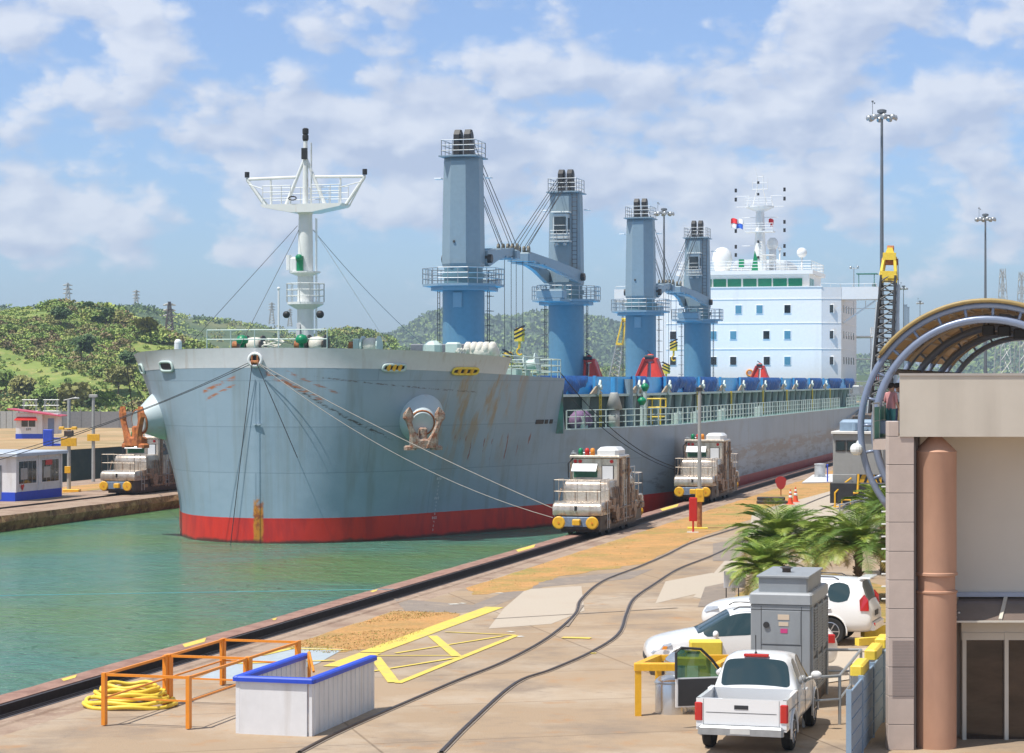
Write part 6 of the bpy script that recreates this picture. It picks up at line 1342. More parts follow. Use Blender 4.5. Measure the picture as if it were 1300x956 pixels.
dr.box(q(1220, 1.4), 30, 1.34, 1.49, zh-.16, zh-.012); dr = dr.build('door_frame', M['frame'], vb)
MB().box(q(1224, 1.4), 30, 1.43, 1.46, 0, zh-.1).build('door_glass', mat('door_glass', (.055, .035, .025), .08, 0, var=.5, scale=.8, stretch=(1, 1, 3)), dr)
# ---------------------------------------------------------------- vehicles
def lofted(st, lvl=2):
    vs = []; NP = 8; fs = []; tagf = []
    for (x, zb, zm, zr, w, wr, fl) in st:
        half = [(0, zb), (w*.80, zb), (w*.985, zb+.14), (w*1.0, (zb+zm)/2+.05), (w*.965, zm), (wr, zr-.055), (wr*.80, zr-.005), (0, zr+.02)]
        ring = half + [(-y, z) for y, z in reversed(half[1:-1])]; vs += [Vector((x, y, z)) for y, z in ring]
    n = 14
    for i in range(len(st)-1):
        fl = st[i][6]
        for j in range(n):
            fs.append((i*n+j, (i+1)*n+j, (i+1)*n+(j+1) % n, i*n+(j+1) % n))
            mi = 0
            if j in (4, 9) and 'S' in fl: mi = 1
            if j in (5, 6, 7, 8) and 'W' in fl: mi = 2
            tagf.append(mi)
    fs += [tuple(reversed(range(n))), tuple((len(st)-1)*n+j for j in range(n))]; tagf += [0, 0]
    me = bpy.data.meshes.new('t'); me.from_pydata(vs, [], fs); [me.materials.append(None) for _ in range(3)]
    me.polygons.foreach_set('material_index', tagf); bm = bmesh.new(); bm.from_mesh(me)
    cl = bm.edges.layers.float.new('crease_edge')
    for e in bm.edges:
        ms = {f.material_index for f in e.link_faces}
        if len(ms) > 1: e[cl] = .95
        elif any(len(f.verts) > 4 for f in e.link_faces): e[cl] = .5
    bmesh.ops.recalc_face_normals(bm, faces=bm.faces); bm.to_mesh(me); bm.free()
    return me
def eval_mesh(me, mods):
    o = bpy.data.objects.new('tmp', me); COL.objects.link(o)
    for f in mods: f(o)
    dg = bpy.context.evaluated_depsgraph_get(); r = bpy.data.meshes.new_from_object(o.evaluated_get(dg)); bpy.data.objects.remove(o); return r
def car(name, label, loc, rz, st, L_, wheels, wr, w, body=None, opts={}):
    body = body or M['carwhite']; g = thing(name, label, opts.get('cat', 'car'), loc, rz)
    me = eval_mesh(lofted(st), [lambda o: setattr(o.modifiers.new('s', 'SUBSURF'), 'levels', 2)])
    cm = MB()
    for x in wheels: cm.tube((x, -w-.3, wr), (x, -w+.30, wr), wr*1.16, n=28); cm.tube((x, w-.30, wr), (x, w+.3, wr), wr*1.16, n=28)
    co_ = cm.build('cutter', M['plastic'])
    def bl(o): m = o.modifiers.new('b', 'BOOLEAN'); m.object = co_; m.operation = 'DIFFERENCE'; m.solver = 'EXACT'
    
    for i_, m in enumerate((body, M['carglass'], M['carglass'])): me.materials[i_] = m
    me.materials.append(M['plastic'])
    me = eval_mesh(me, [bl]); bpy.data.objects.remove(co_)
    bm = bmesh.new(); bm.from_mesh(me)
    def split(idx, nm, m):
        b2 = bm.copy(); bmesh.ops.delete(b2, geom=[f for f in b2.faces if f.material_index != idx], context='FACES')
        if not b2.faces: b2.free(); return None
        mm = bpy.data.meshes.new(nm); 
        for f in b2.faces: f.material_index = 0; f.smooth = True
        if idx: 
            for v in b2.verts: v.co += v.normal*.004
        b2.to_mesh(mm); b2.free(); mm.materials.append(m); o = bpy.data.objects.new(nm, mm); COL.objects.link(o); o.parent = g; return o
    b2 = bm.copy()
    bmesh.ops.delete(b2, geom=[f for f in b2.faces if f.material_index in (1, 2)], context='FACES')
    mm = bpy.data.meshes.new('body'); 
    for f in b2.faces: f.smooth = True
    for e in b2.edges:
        if len(e.link_faces) == 2 and e.calc_face_angle(0) > R(50): e.smooth = False
    b2.to_mesh(mm); b2.free(); mm.materials.append(body); 
    for _ in range(3): mm.materials.append(M['plastic'])
    bo = bpy.data.objects.new('body', mm); COL.objects.link(bo); bo.parent = g
    split(1, 'side_window', M['carglass']); split(2, 'windscreen', M['carglass']); bm.free()
    for x in wheels:
        for sg in (-1, 1):
            T = Matrix.Translation((x, sg*(w-.12), wr)) @ Matrix.Rotation(R(90)*(1 if sg < 0 else -1), 4, 'X')
            ty = MB().lathe([(wr*.64, -.1), (wr*.9, -.11), (wr, -.07), (wr, .07), (wr*.9, .11), (wr*.64, .1)], n=32, T=T).build('wheel', M['tyre'], g, smooth=True, auto=R(35))
            rm_ = MB().lathe([(wr*.66, .04), (wr*.66, .10), (wr*.60, .105), (wr*.56, .05)], n=32, T=T)
            for k in range(6): a = k*math.pi/3; v = Vector((math.cos(a), math.sin(a), 0)); rm_.bar(T @ (v*.05+Vector((0, 0, .07))), T @ (v*wr*.62+Vector((0, 0, .08))), .07, .03)
            rm_.tube(T @ Vector((0, 0, .03)), T @ Vector((0, 0, .10)), .06, n=12); rm_.build('rim', M['chrome'], ty, smooth=True, auto=R(35)); MB().tube(T @ Vector((0, 0, -.05)), T @ Vector((0, 0, .03)), wr*.62, n=24).build('brake_disc', M['dark'], ty)
            MB().path([(x+wr*1.17*math.cos(a), sg*(w*.995), wr+wr*1.17*math.sin(a)) for a in [R(-12)+R(204)*i/18 for i in range(19)]], .025, n=6).build('arch_trim', opts.get('trim', body), g, smooth=True)
    for sg in (-1, 1):
        mx = opts.get('mx', 1.85); mz = opts.get('mz', 1.1)
        MB().ball((mx, sg*(w+.10), mz+.03), .11, sq=(.7, 1.1, .85)).tube((mx+.02, sg*(w-.06), mz-.03), (mx, sg*(w+.06), mz), .03).build('mirror', body, g, smooth=True)
        for hx in opts.get('handles', (2.75, 3.7)): MB().bev(hx-.1, hx+.1, min(sg*(w-.02), sg*(w+.025)), max(sg*(w-.02), sg*(w+.025)), mz-.17, mz-.13, .01).build('door_handle', M['chrome'] if opts.get('ch', 0) else body, g)
        mb = MB()
        for sx_ in opts.get('seams', (1.55, 2.9, 3.85)): mb.path([(sx_+(.0 if z > .5 else .02), sg*(w*(1.0 if z < mz-.15 else .985)+.003), z) for z in (.32, .5, .75, mz-.13)], .006, n=4)
        mb.build('door_seam', M['plastic'], g)
        if opts.get('rails', 1): MB().path([(opts.get('r0', 2.2), sg*w*.68, opts['rz']-.03), (opts.get('r0', 2.2)+.15, sg*w*.68, opts['rz']+.04), (L_-1.1, sg*w*.68, opts['rz']+.03), (L_-.95, sg*w*.66, opts['rz']-.04)], .018, n=6).build('roof_rail', M['plastic'], g)
    return g
KST = [(0.0, .42, .58, .66, .50, .42, ''), (.06, .30, .70, .80, .76, .62, ''), (.30, .24, .82, .92, .90, .78, ''), (.8, .24, .92, 1.03, .925, .80, ''), (1.30, .24, .99, 1.12, .925, .80, 'W'), (1.42, .24, 1.0, 1.17, .925, .76, 'WS'), (2.12, .24, 1.03, 1.58, .925, .66, 'S'), (2.3, .24, 1.04, 1.64, .925, .65, 'S'), (2.98, .24, 1.06, 1.68, .925, .65, ''), (3.06, .24, 1.06, 1.68, .925, .65, 'S'), (3.85, .24, 1.10, 1.66, .92, .64, 'S'), (4.2, .26, 1.12, 1.61, .915, .62, 'W'), (4.55, .28, 1.13, 1.22, .89, .66, ''), (4.74, .32, 1.0, 1.08, .86, .62, ''), (4.8, .45, .85, .9, .78, .55, '')]
k_ = car('parked_car', 'white hatchback seen from the side, parked behind the grey generator', (3.36, 57.0, 0), 0, KST, 4.8, (.92, 3.72), .345, .925, opts=dict(rz=1.69, mx=1.72, mz=1.06))
for sg in (-1, 1):
    MB().prism([Vector((.10, sg*.72, .60)), Vector((.16, sg*.80, .60)), Vector((.62, sg*.915, .80)), Vector((.62, sg*.90, .87)), Vector((.2, sg*.75, .76))], (0, sg*.02, 0)).build('headlight', M['lamp'], k_)
    MB().bev(4.45, 4.72, min(sg*.84, sg*.93), max(sg*.84, sg*.93), .86, 1.08, .03).build('taillight', M['tail'], k_)
MB().prism([Vector((.38, -.905, .70)), Vector((.50, -.93, .70)), Vector((.52, -.93, .78)), Vector((.42, -.91, .78))], (0, -.015, 0)).build('indicator', M['orange'], k_)
MB().bev(-.01, .1, -.55, .55, .36, .52, .03).build('grille', M['plastic'], k_); MB().bev(.2, .45, -.93, -.86, .36, .42, .02).build('fog_lamp', M['plastic'], k_)
PST = [(0.0, .5, .72, .82, .62, .5, ''), (.08, .38, .86, .98, .84, .7, ''), (.35, .34, .98, 1.10, .94, .82, ''), (1.0, .34, 1.06, 1.19, .955, .84, ''), (1.42, .34, 1.09, 1.24, .955, .84, 'W'), (1.52, .34, 1.10, 1.30, .955, .80, 'WS'), (2.02, .34, 1.13, 1.78, .955, .72, 'S'), (2.2, .34, 1.14, 1.83, .955, .72, 'S'), (2.75, .34, 1.15, 1.86, .955, .72, ''), (2.83, .34, 1.15, 1.86, .955, .72, 'S'), (3.55, .34, 1.16, 1.86, .955, .72, ''), (3.65, .34, 1.17, 1.86, .955, .72, 'S'), (4.35, .36, 1.20, 1.84, .95, .71, ''), (4.62, .36, 1.20, 1.80, .94, .70, 'W'), (4.80, .38, 1.18, 1.26, .92, .74, ''), (4.88, .42, 1.05, 1.1, .9, .7, ''), (4.92, .5, .95, 1.0, .86, .65, '')]
p_ = car('parked_suv', 'white off road vehicle with tall red tail lamps, behind the generator and hatchback', (5.62, 64.9, 0), R(-18.6), PST, 4.92, (.95, 3.78), .40, .955, opts=dict(rz=1.87, mx=1.9, mz=1.18, seams=(1.6, 2.8, 3.7), ch=1))
for sg in (-1, 1):
    MB().prism([Vector((4.62, sg*.955, 1.0)), Vector((4.86, sg*.93, 1.0)), Vector((4.84, sg*.92, 1.30)), Vector((4.72, sg*.90, 1.45)), Vector((4.60, sg*.955, 1.3))], (0, -sg*.08, 0)).build('taillight', M['tail'], p_)
    MB().prism([Vector((.12, sg*.78, .84)), Vector((.2, sg*.86, .82)), Vector((.58, sg*.95, .94)), Vector((.56, sg*.93, 1.02)), Vector((.22, sg*.8, .98))], (0, sg*.02, 0)).build('headlight', M['lamp'], p_)
MB().bev(4.86, 5.0, -.8, .8, .45, .68, .05).build('rear_bumper', M['carwhite'], p_); MB().bev(4.86, 4.93, -.3, .3, .82, .98, .02).build('number_plate_recess', M['plastic'], p_); MB().tube((4.95, -.72, .62), (5.01, -.72, .62), .05).build('reflector', M['tail'], p_); MB().bev(4.5, 4.85, -.6, .6, 1.86, 1.90, .015).build('rear_spoiler', M['carwhite'], p_)
UST = [(0.0, .5, .72, .8, .62, .5, ''), (.08, .38, .84, .95, .82, .7, ''), (.4, .34, .96, 1.05, .9, .78, ''), (1.1, .34, 1.04, 1.13, .92, .8, 'W'), (1.25, .34, 1.05, 1.18, .92, .76, 'WS'), (1.85, .34, 1.08, 1.68, .92, .66, 'S'), (2.05, .34, 1.09, 1.74, .92, .66, 'S'), (2.5, .34, 1.09, 1.77, .92, .66, ''), (2.58, .34, 1.09, 1.77, .92, .66, 'S'), (3.05, .34, 1.10, 1.75, .92, .66, ''), (3.22, .34, 1.10, 1.70, .92, .655, 'W'), (3.36, .36, 1.10, 1.15, .915, .74, ''), (3.40, .42, 1.04, 1.08, .9, .74, '')]
u_ = car('pickup_truck', 'white pickup truck seen from behind with its left door open, in front of the generator', (5.86, 49.3, 0), R(-105), UST, 3.4, (.9, 4.15), .38, .92, opts=dict(rz=1.8, mx=1.55, mz=1.15, rails=0, seams=(1.35, 2.5), handles=(2.35,), cat='pickup truck'))
mb = MB().box(3.42, 5.15, -.9, -.82, .5, 1.12).box(3.42, 5.15, .82, .9, .5, 1.12).box(5.08, 5.16, -.9, .9, .55, 1.12).box(3.42, 3.48, -.9, .9, .5, 1.12).box(3.42, 5.1, -.85, .85, .62, .68); mb.bev(3.42, 3.75, -.92, -.82, .5, 1.15, .02); mb.build('load_bed', M['carwhite'], u_)
MB().box(3.45, 5.1, -.81, .81, .69, .70).build('bed_liner', M['plastic'], u_); MB().bev(5.14, 5.3, -.85, .85, .42, .60, .04).build('rear_bumper', M['steel'], u_); MB().bev(5.155, 5.17, -.14, .14, .92, 1.0, .005).build('tailgate_handle', M['plastic'], u_); MB().bev(5.3, 5.31, -.2, .2, .45, .57, .005).build('number_plate', mat('plate_pale', (.6, .6, .58), .5, var=.1), u_)
MB().box(5.158, 5.163, -.76, .76, .60, .606).box(5.158, 5.163, -.757, -.75, .56, 1.11).box(5.158, 5.163, .75, .757, .56, 1.11).box(5.158, 5.164, -.7, .7, .84, .85).build('tailgate_seam', M['plastic'], u_)
MB().box(3.6, 3.62, .902, .905, .5, 1.1).box(3.42, 5.1, .902, .906, .86, .868).build('bed_seam', M['plastic'], u_)
for sg in (-1, 1): MB().bev(5.06, 5.18, min(sg*.76, sg*.93), max(sg*.76, sg*.93), .68, 1.05, .03).build('taillight', M['tail'], u_)
MB().bev(3.13, 3.24, -.26, .26, 1.735, 1.79, .015).build('brake_lamp', M['tail'], u_); MB().tube((2.95, -.05, 1.77), (2.98, -.05, 2.15), .01).ball((2.95, -.05, 1.78), .03).build('aerial', M['plastic'], u_)
MB().ball((3.0, -.45, 1.32), .13).build('head_rest', M['royal'], u_) if False else None
hx, hy = 1.50, -.93; ex, ey = 2.05, -1.9
dr = MB(); A = Vector((hx, hy, 0)); B = Vector((ex, ey, 0)); nrm = Vector((B-A).normalized().cross(Vector((0, 0, 1))))*.05
def dp(u, z): return A.lerp(B, u)+Vector((0, 0, z))
dr.prism([dp(0, .45), dp(1, .45), dp(1, 1.08), dp(0, 1.08)], nrm); dr = dr.build('open_door', M['carwhite'], u_)
MB().prism([dp(.04, .48)-nrm*.3, dp(.96, .48)-nrm*.3, dp(.96, 1.05)-nrm*.3, dp(.04, 1.05)-nrm*.3], nrm*.28).build('door_lining', M['plastic'], dr)
MB().path([dp(.0, 1.06), dp(.28, 1.45), dp(.50, 1.68), dp(.9, 1.72), dp(1, 1.62), dp(1, 1.06)], .03).build('door_window_frame', M['plastic'], dr)
MB().add([dp(.05, 1.07)+nrm*.4, dp(.97, 1.07)+nrm*.4, dp(.97, 1.62)+nrm*.4, dp(.9, 1.68)+nrm*.4, dp(.52, 1.64)+nrm*.4, dp(.3, 1.42)+nrm*.4], [tuple(range(6))]).build('door_glass', mat('green_glass', (.05, .22, .12), .05, 0, var=0, trans=.7), dr)
# ---------------------------------------------------------------- yard equipment
gx = (953-650)/2850*51; g = thing('generator_set', 'tall grey louvred generator cabinet standing among the parked cars', 'generator', (gx, 51, 0), R(75.07)-R(90)+R(0))
GW, GD = 1.36, 3.0
MB().bev(0, GW, 0, GD, .28, 2.35, .02).build('cabinet', M['gen'], g); MB().bev(-.03, GW+.03, -.03, GD+.03, 2.35, 2.60, .04).build('top_cover', M['genl'], g); MB().bev(.14, GW-.1, .25, GD-.3, 2.6, 2.95, .03).bev(.10, GW-.06, .2, GD-.25, 2.93, 2.98, .01).build('roof_box', M['gen'], g)
MB().bev(0, GW, .0, GD, 0, .28, .03).build('skid', M['dark'], g); MB().lathe([(.1, 0), (.1, .08), (.16, .1), (.05, .14)], n=12, T=Matrix.Translation((.65, 1.2, 2.98))).build('exhaust_cap', M['dark'], g)
mb = MB(); [mb.box(a, b, -.005, .0, c, d) for a, b, c, d in ((.235, .245, .3, 2.3), (1.15, 1.16, .3, 2.3), (.24, 1.15, 1.42, 1.43), (.24, 1.15, .98, .99), (.0, GW, 2.22, 2.23))]; mb.build('panel_seam', M['plastic'], g)
dr = MB().bev(.26, 1.13, -.012, .0, 1.45, 2.2, .004).build('access_door', M['gen'], g); MB().tube((.36, -.02, 1.88), (.36, -.05, 1.88), .07, n=16).tube((.36, -.03, 1.82), (.36, -.03, 1.94), .02).build('latch', M['plastic'], dr)
LBL = mat('label_cream', (.62, .50, .38), .6, var=.05); MB().box(.62, .88, -.02, -.012, 2.0, 2.12).box(.64, .86, -.02, -.012, 1.86, 1.95).build('data_plate', LBL, dr); MB().box(.68, .84, -.02, -.012, 1.70, 1.80).build('warning_label', mat('label_pink', (.55, .05, .2), .6, var=.1), dr)
mb = MB()
for k in range(8): z = .42+.068*k; mb.prism([Vector((.27, -.0, z)), Vector((1.12, -.0, z)), Vector((1.12, -.04, z-.025)), Vector((.27, -.04, z-.025))], (0, 0, .012))
mb.build('louvre', M['gen'], g); MB().box(.26, 1.13, -.006, .001, .36, .95).build('louvre_recess', M['black'], g)
mb = MB(); rc = MB().box(GW-.001, GW+.006, .12, 2.85, .40, 1.12).box(GW-.001, GW+.006, .5, 2.85, 1.25, 2.28)
for z0, n, y0 in ((.42, 11, .12), (1.27, 16, .5)):
    for k in range(n): z = z0+.063*k; mb.prism([Vector((GW, y0, z)), Vector((GW, 2.85, z)), Vector((GW+.045, 2.85, z-.028)), Vector((GW+.045, y0, z-.028))], (0, 0, .014))
for y in (.12, 1.0, 1.95, 2.85): mb.box(GW, GW+.05, y-.03, y+.03, .36, 2.3)
mb.build('side_louvre', M['genl'], g); rc.build('louvre_recess', M['black'], g)
def frame_rail(name, label, cat, pts, r, m, z0=0, rows=1, h=1.1, step=9, grp=None):
    b = thing(name, label, cat, pts[0], 0, grp); P0 = Vector(pts[0]); Q = [Vector(p)-P0 for p in pts]
    MB().rail(Q, h, step, r, rows=rows).build('rail_frame', m, b); return b
# yellow rack with drums
rk = thing('yellow_rack', 'yellow steel rack enclosing shiny drums beside the pickup door', 'rack', (2.72, 49.6, 0), 0)
mb = MB()
for x, y in ((0, 0), (1.75, 0), (.55, 1.6), (2.3, 1.6)): mb.box(x, x+.14, y, y+.14, 0, 1.05)
mb.bev(-.02, 1.9, -.02, .16, 1.0, 1.17, .02); mb.bar((.06, .1, 1.08), (.62, 1.66, 1.08), .16, .16); mb.bar((1.82, .1, 1.08), (2.37, 1.66, 1.08), .16, .16); mb.bar((.6, 1.66, 1.08), (2.4, 1.66, 1.08), .14, .14); mb.build('frame', M['yellow'], rk)
for (x, y, r, h, lab) in ((3.95, 50.75, .5, 1.32, 'taller shiny steel drum at the back of the yellow rack'), (3.55, 50.1, .36, .86, 'lower domed steel drum at the front of the yellow rack')):
    d = thing('steel_drum', lab, 'drum', (x, y, 0)); MB().lathe([(r, 0), (r, .02), (r, h*.82), (r*.97, h*.86), (r*.7, h*.95), (r*.2, h)], n=32).build('shell', mat('drum_steel', (.66, .67, .68), .25, .85, var=.08), d, smooth=True, auto=R(40)); MB().path([(r*1.005*math.cos(2*math.pi*i/28), r*1.005*math.sin(2*math.pi*i/28), h*.8) for i in range(28)], .02, n=5, closed=True).build('hoop', M['steel'], d)
d = thing('yellow_crate', 'yellow ribbed crate seen through the open pickup door window', 'crate', (4.15, 52.2, 0)); MB().bev(0, .75, 0, .5, 0, 1.35, .03).build('shell', M['lemon'], d); MB().box(.1, .65, -.02, 0, .9, .94).box(.1, .65, -.02, 0, .5, .54).build('rib', M['yellow'], d)
# steel hand rails by the generator
def pt(px, py, z): return G(px, py, z)
hr = thing('steel_handrail', 'bare steel handrail turning a corner right of the generator', 'handrail', (pt(1093, 825, 1.05)).xy.to_3d()); o3 = hr.location.copy(); mb = MB(); Ra = pt(1050, 825, 1.05)-o3; Rb = pt(1093, 825, 1.05)-o3; Rc = pt(1066, 858, 1.05)-o3; Rd = pt(1020, 861, 1.05)-o3
for a, c in ((Ra, Rb), (Rb, Rc), (Rc, Rd)): mb.tube(a, c, .035, n=8); mb.tube(a-Vector((0, 0, .5)), c-Vector((0, 0, .5)), .025, n=6)
for a in (Ra, Rb, Rc, Rb.lerp(Rc, .5), Rd): mb.tube((a.x, a.y, 0), a, .035, n=8)
mb.build('rail', M['steel'], hr)
# blue grey panels with yellow blocks
pw = thing('bluegrey_barrier', 'blue grey slatted barrier running toward the stone tiled wall', 'barrier', G(1132, 815, 1.5).xy.to_3d(), R(75.07)+R(180)); mb = MB()
PL = 8.6
for k in range(4):
    x0 = k*PL/4; mb.bev(x0+.03, x0+PL/4-.03, -.02, .03, .05, 1.5, .01)
    for z in (.35, .65, .95, 1.22): mb.box(x0+.05, x0+PL/4-.05, .03, .045, z, z+.02); mb.box(x0+.05, x0+PL/4-.05, -.035, -.02, z, z+.02)
mb.build('panel', M['bluegrey'], pw); mb = MB(); [mb.box(k*PL/4-.04, k*PL/4+.04, -.05, .05, 0, 1.56) for k in range(5)]; mb.build('frame_post', M['bluegrey'], pw)
for i, (x, l) in enumerate(((.35, .9), (2.1, 1.3), (4.9, 1.2))):
    p0 = pw.matrix_basis @ Vector((x, -.12, 1.30)); b = thing('yellow_block', ['yellow block on the barrier nearest the stone wall', 'middle yellow block on the blue grey barrier', 'lowest yellow block on the blue grey barrier'][i], 'block', p0, R(75.07)+R(180), 'yellow blocks along the barrier'); MB().bev(0, l, -.14, .12, .2, .42, .04).build('foam', M['lemon'], b); MB().box(.1, l-.1, -.1, .1, .0, .2).build('bracket', M['steel'], b)
kb = MB(); a = G(1095, 802, .25); c = G(1130, 800, .25); kb.bar(a, c, .2, .3); kb.bar(G(1088, 815, .3), G(1128, 812, .3), .18, .2); tag(kb.build('yellow_kerb', M['lemon']), 'yellow painted kerb beams behind the tail of the off road vehicle', 'kerb')
gpoly('pale_pad', [(1045, 828), (1100, 822), (1108, 858), (1040, 868)], .024, CONC2)
# planter curb, board, palms
b = thing('notice_board', 'blank pale board on two short posts left of the palms', 'board', G(919, 762)); MB().bev(0, .73, 0, .04, .42, .98, .01).build('board', mat('board_pale', (.60, .60, .64), .5, var=.03), b); MB().tube((.08, .03, 0), (.08, .03, .45), .02).tube((.5, .03, 0), (.5, .03, .45), .02).build('post', M['plastic'], b)
LEAF = mat('palm_leaf', (.24, .36, .05), .45, var=.25, scale=2, col2=(.38, .42, .08), mix_scale=1.5); LEAFD = mat('palm_leaf_dark', (.14, .24, .04), .5, var=.25, scale=2); LEAFY = mat('palm_leaf_dry', (.40, .30, .08), .6, var=.2)
def palm(label, px, Z, zc_, fl, nf, seed, lean=0):
    rnd = random.Random(seed); X = (px-650)/2850*Z; g = thing('palm_tree', label, 'palm', (X, Z, 0), 0, 'low feathery palms behind the parked cars')
    mb = MB(); pts = [Vector((lean*u*u, 0, zc_*u)) for u in (0, .3, .6, .85, 1.0)]; mb.path(pts, [.16, .13, .12, .15, .10], n=10)
    for i in range(60): z = rnd.random()*zc_*.95; a = rnd.random()*6.28; c = Vector((lean*(z/zc_)**2, 0, z)); d = Vector((math.cos(a), math.sin(a), .6)); mb.tube(c+d*.1, c+d*.2, .035, .01, n=4)
    mb.build('trunk', M['bark'], g)
    mb = MB(); top = pts[-1]
    for i in range(nf):
        a = i*2.399+rnd.random()*.4; lift = 1.35-1.45*(i/nf)+rnd.random()*.25; ln = fl*(.8+.35*rnd.random())
        d = Vector((math.cos(a), math.sin(a), 0)); prev = top; n = 22; ang = lift
        mi = 2 if i > nf*.88 else (1 if rnd.random() < .35 else 0)
        for k in range(n):
            nx = prev+(d*math.cos(ang)+Vector((0, 0, math.sin(ang))))*ln/n; ang -= (.035+.045*(k/n))*(1+.3*rnd.random())
            if k < n-1: mb.bar(prev, nx, .02*(1-k/n)+.006, .015, mi)
            tdir = (nx-prev).normalized(); sd = tdir.cross(Vector((0, 0, 1))).normalized()
            ll = ln*.34*math.sin(math.pi*min(1, (k+2)/(n+2)))**.6*(1-.3*k/n)
            for q_ in (0, .33, .66):
                b0 = prev.lerp(nx, q_)
                for sg in (-1, 1):
                    dd = (sd*sg*.8+tdir*.62+Vector((0, 0, .22-.25*rnd.random()))).normalized(); w_ = tdir*.007
                    e = b0+dd*ll*(.8+.3*rnd.random())-Vector((0, 0, .1*ll)); mdp = b0.lerp(e, .5)+Vector((0, 0, .06*ll)); wv = tdir*.010
                    mb.add([b0-w_, mdp-wv, e, mdp+wv, b0+w_], [(0, 1, 2, 3, 4)], mi)
            prev = nx
    mb.build('crown', [LEAF, LEAFD, LEAFY], g)
palm('palm with a visible shaggy trunk, rightmost beside the stone wall', 1090, 76, 1.75, 2.0, 60, 1); palm('palm whose top fronds reach the crane track, middle of the row', 990, 79, 1.7, 2.1, 62, 2)
palm('low palm behind the notice board, leftmost of the row', 972, 75, 1.0, 1.7, 56, 3); palm('small palm between the middle and rightmost ones', 1035, 84, 1.2, 1.8, 50, 4); palm('palm partly hidden behind the stone wall corner', 1122, 86, 2.3, 1.8, 50, 5)
DRYP = gpoly('planter_soil', [(930, 790), (1128, 790), (1128, 745), (1060, 728), (990, 735), (940, 752), (905, 775)], .018, gmat('planter_straw', [((.44, .27, .09), 0, 0, 0), ((.26, .22, .06), 1.2, .45, .6), ((.58, .40, .16), 4, .55, .7)], 0, 1, 12))
fb = thing('mesh_fence', 'grey mesh fence behind the palms leading to the stone wall', 'fence', G(1066, 690), 0); o3 = fb.location.copy(); A = Vector((0, 0, 0)); B = G(1140, 664)-o3; mb = MB()
for i in range(46): p = A.lerp(B, i/45); mb.tube(p, p+Vector((0, 0, 1.7)), .012, n=4)
for k in range(12): mb.tube(A+Vector((0, 0, .15*k)), B+Vector((0, 0, .15*k)), .01, n=4)
mb.build('mesh', M['steel'], fb); mb = MB(); [mb.tube(A.lerp(B, i/5), A.lerp(B, i/5)+Vector((0, 0, 1.8)), .04) for i in range(6)]; mb.tube(A+Vector((0, 0, 1.75)), B+Vector((0, 0, 1.75)), .03); mb.build('fence_post', M['steel'], fb)
X = (1124-650)/2850*72; st_ = thing('bracket_post', 'slender steel post with short white brackets at the edge of the stone wall', 'post', (X, 72, 0)); MB().tube((.1, 0, 0), (.1, 0, 4.4), .03).build('pole', M['steel'], st_); mb = MB(); [mb.bev(-.12, .18, -.05, .05, .4+.4*k, .44+.4*k, .01) for k in range(10)]; mb.build('bracket', M['white'], st_)
# ---------------------------------------------------------------- orange railed deck, near left
OC = G(283.7, 812.3, 1.1); s1_, t1_ = ST_of(OC); rl = thing('orange_railing', 'orange painted railing around a pit at the water edge, lower left', 'railing', OC.xy.to_3d(), LOCKROT)
def rr_(pts, mb): 
    for a, c in zip(pts, pts[1:]): mb.bar((a[0], a[1], 1.1), (c[0], c[1], 1.1), .055, .055); mb.bar((a[0], a[1], .6), (c[0], c[1], .6), .035, .035)
mb = MB(); rr_([(0, 0), (-3.3, 0), (-6.7, 0)], mb); rr_([(0, 0), (0, -1.95)], mb); rr_([(0, -1.95), (-3.3, -1.95), (-6.7, -1.95)], mb); rr_([(-3.3, 0), (-3.3, -1.95)], mb); rr_([(-6.7, 0), (-6.7, -1.95)], mb); mb.build('rail', M['orange'], rl)
for x, y, w_ in ((0, 0, .07), (-.12, 0, .05), (-3.3, 0, .11), (-3.48, 0, .07), (-6.7, 0, .07), (0, -1.95, .06), (-.12, -1.95, .06), (-3.3, -1.95, .11), (-3.48, -1.95, .05), (-6.7, -1.95, .07)): MB().box(x-w_, x+w_, y-w_*.6, y+w_*.6, .02, 1.14).build('post', M['orange'], rl)
bxx = G(301.5, 858.5, 1.2); wb_ = thing('white_enclosure', 'white ribbed enclosure panels with thick royal blue capping, bottom left', 'enclosure', bxx.xy.to_3d(), LOCKROT)
for y in (0.0, -1.62):
    mb = MB().box(0, 4.1, y-.04, y+.04, 0, 1.1)
    for k in range(14): mb.box(.15+.29*k, .2+.29*k, y-.055, y+.055, .02, 1.09)
    w2 = mb.build('side_panel', M['shed'], wb_); MB().bev(-.05, 4.15, y-.10, y+.10, 1.1, 1.21, .03).build('cap', M['royal'], w2)
mb = MB().box(-.04, .04, -1.56, -.06, 0, 1.1); w2 = mb.build('end_panel', M['shed'], wb_); MB().bev(-.10, .10, -1.72, .0, 1.105, 1.215, .03).build('cap', M['royal'], w2)
MB().tube((3.7, -.25, .0), (3.95, -.15, 1.25), .04).tube((3.95, -.15, 1.25), (3.3, -.5, .9), .03).build('brace', M['orange'], wb_)
cx0 = G(165, 866, .55); hs = thing('hose_coil', 'heap of coiled yellow hose inside the orange railing, bottom left corner', 'hose', cx0.xy.to_3d()); mb = MB()
for k in range(6): r0 = 1.05-.10*k+.04*(k%2); mb.path([(r0*math.cos(2*math.pi*i/30)*1.0, r0*.7*math.sin(2*math.pi*i/30), .06+.085*k+.03*math.sin(i*.9+k*2)) for i in range(30)], .05, n=6, closed=True)
mb.build('coil', M['lemon'], hs, smooth=True)
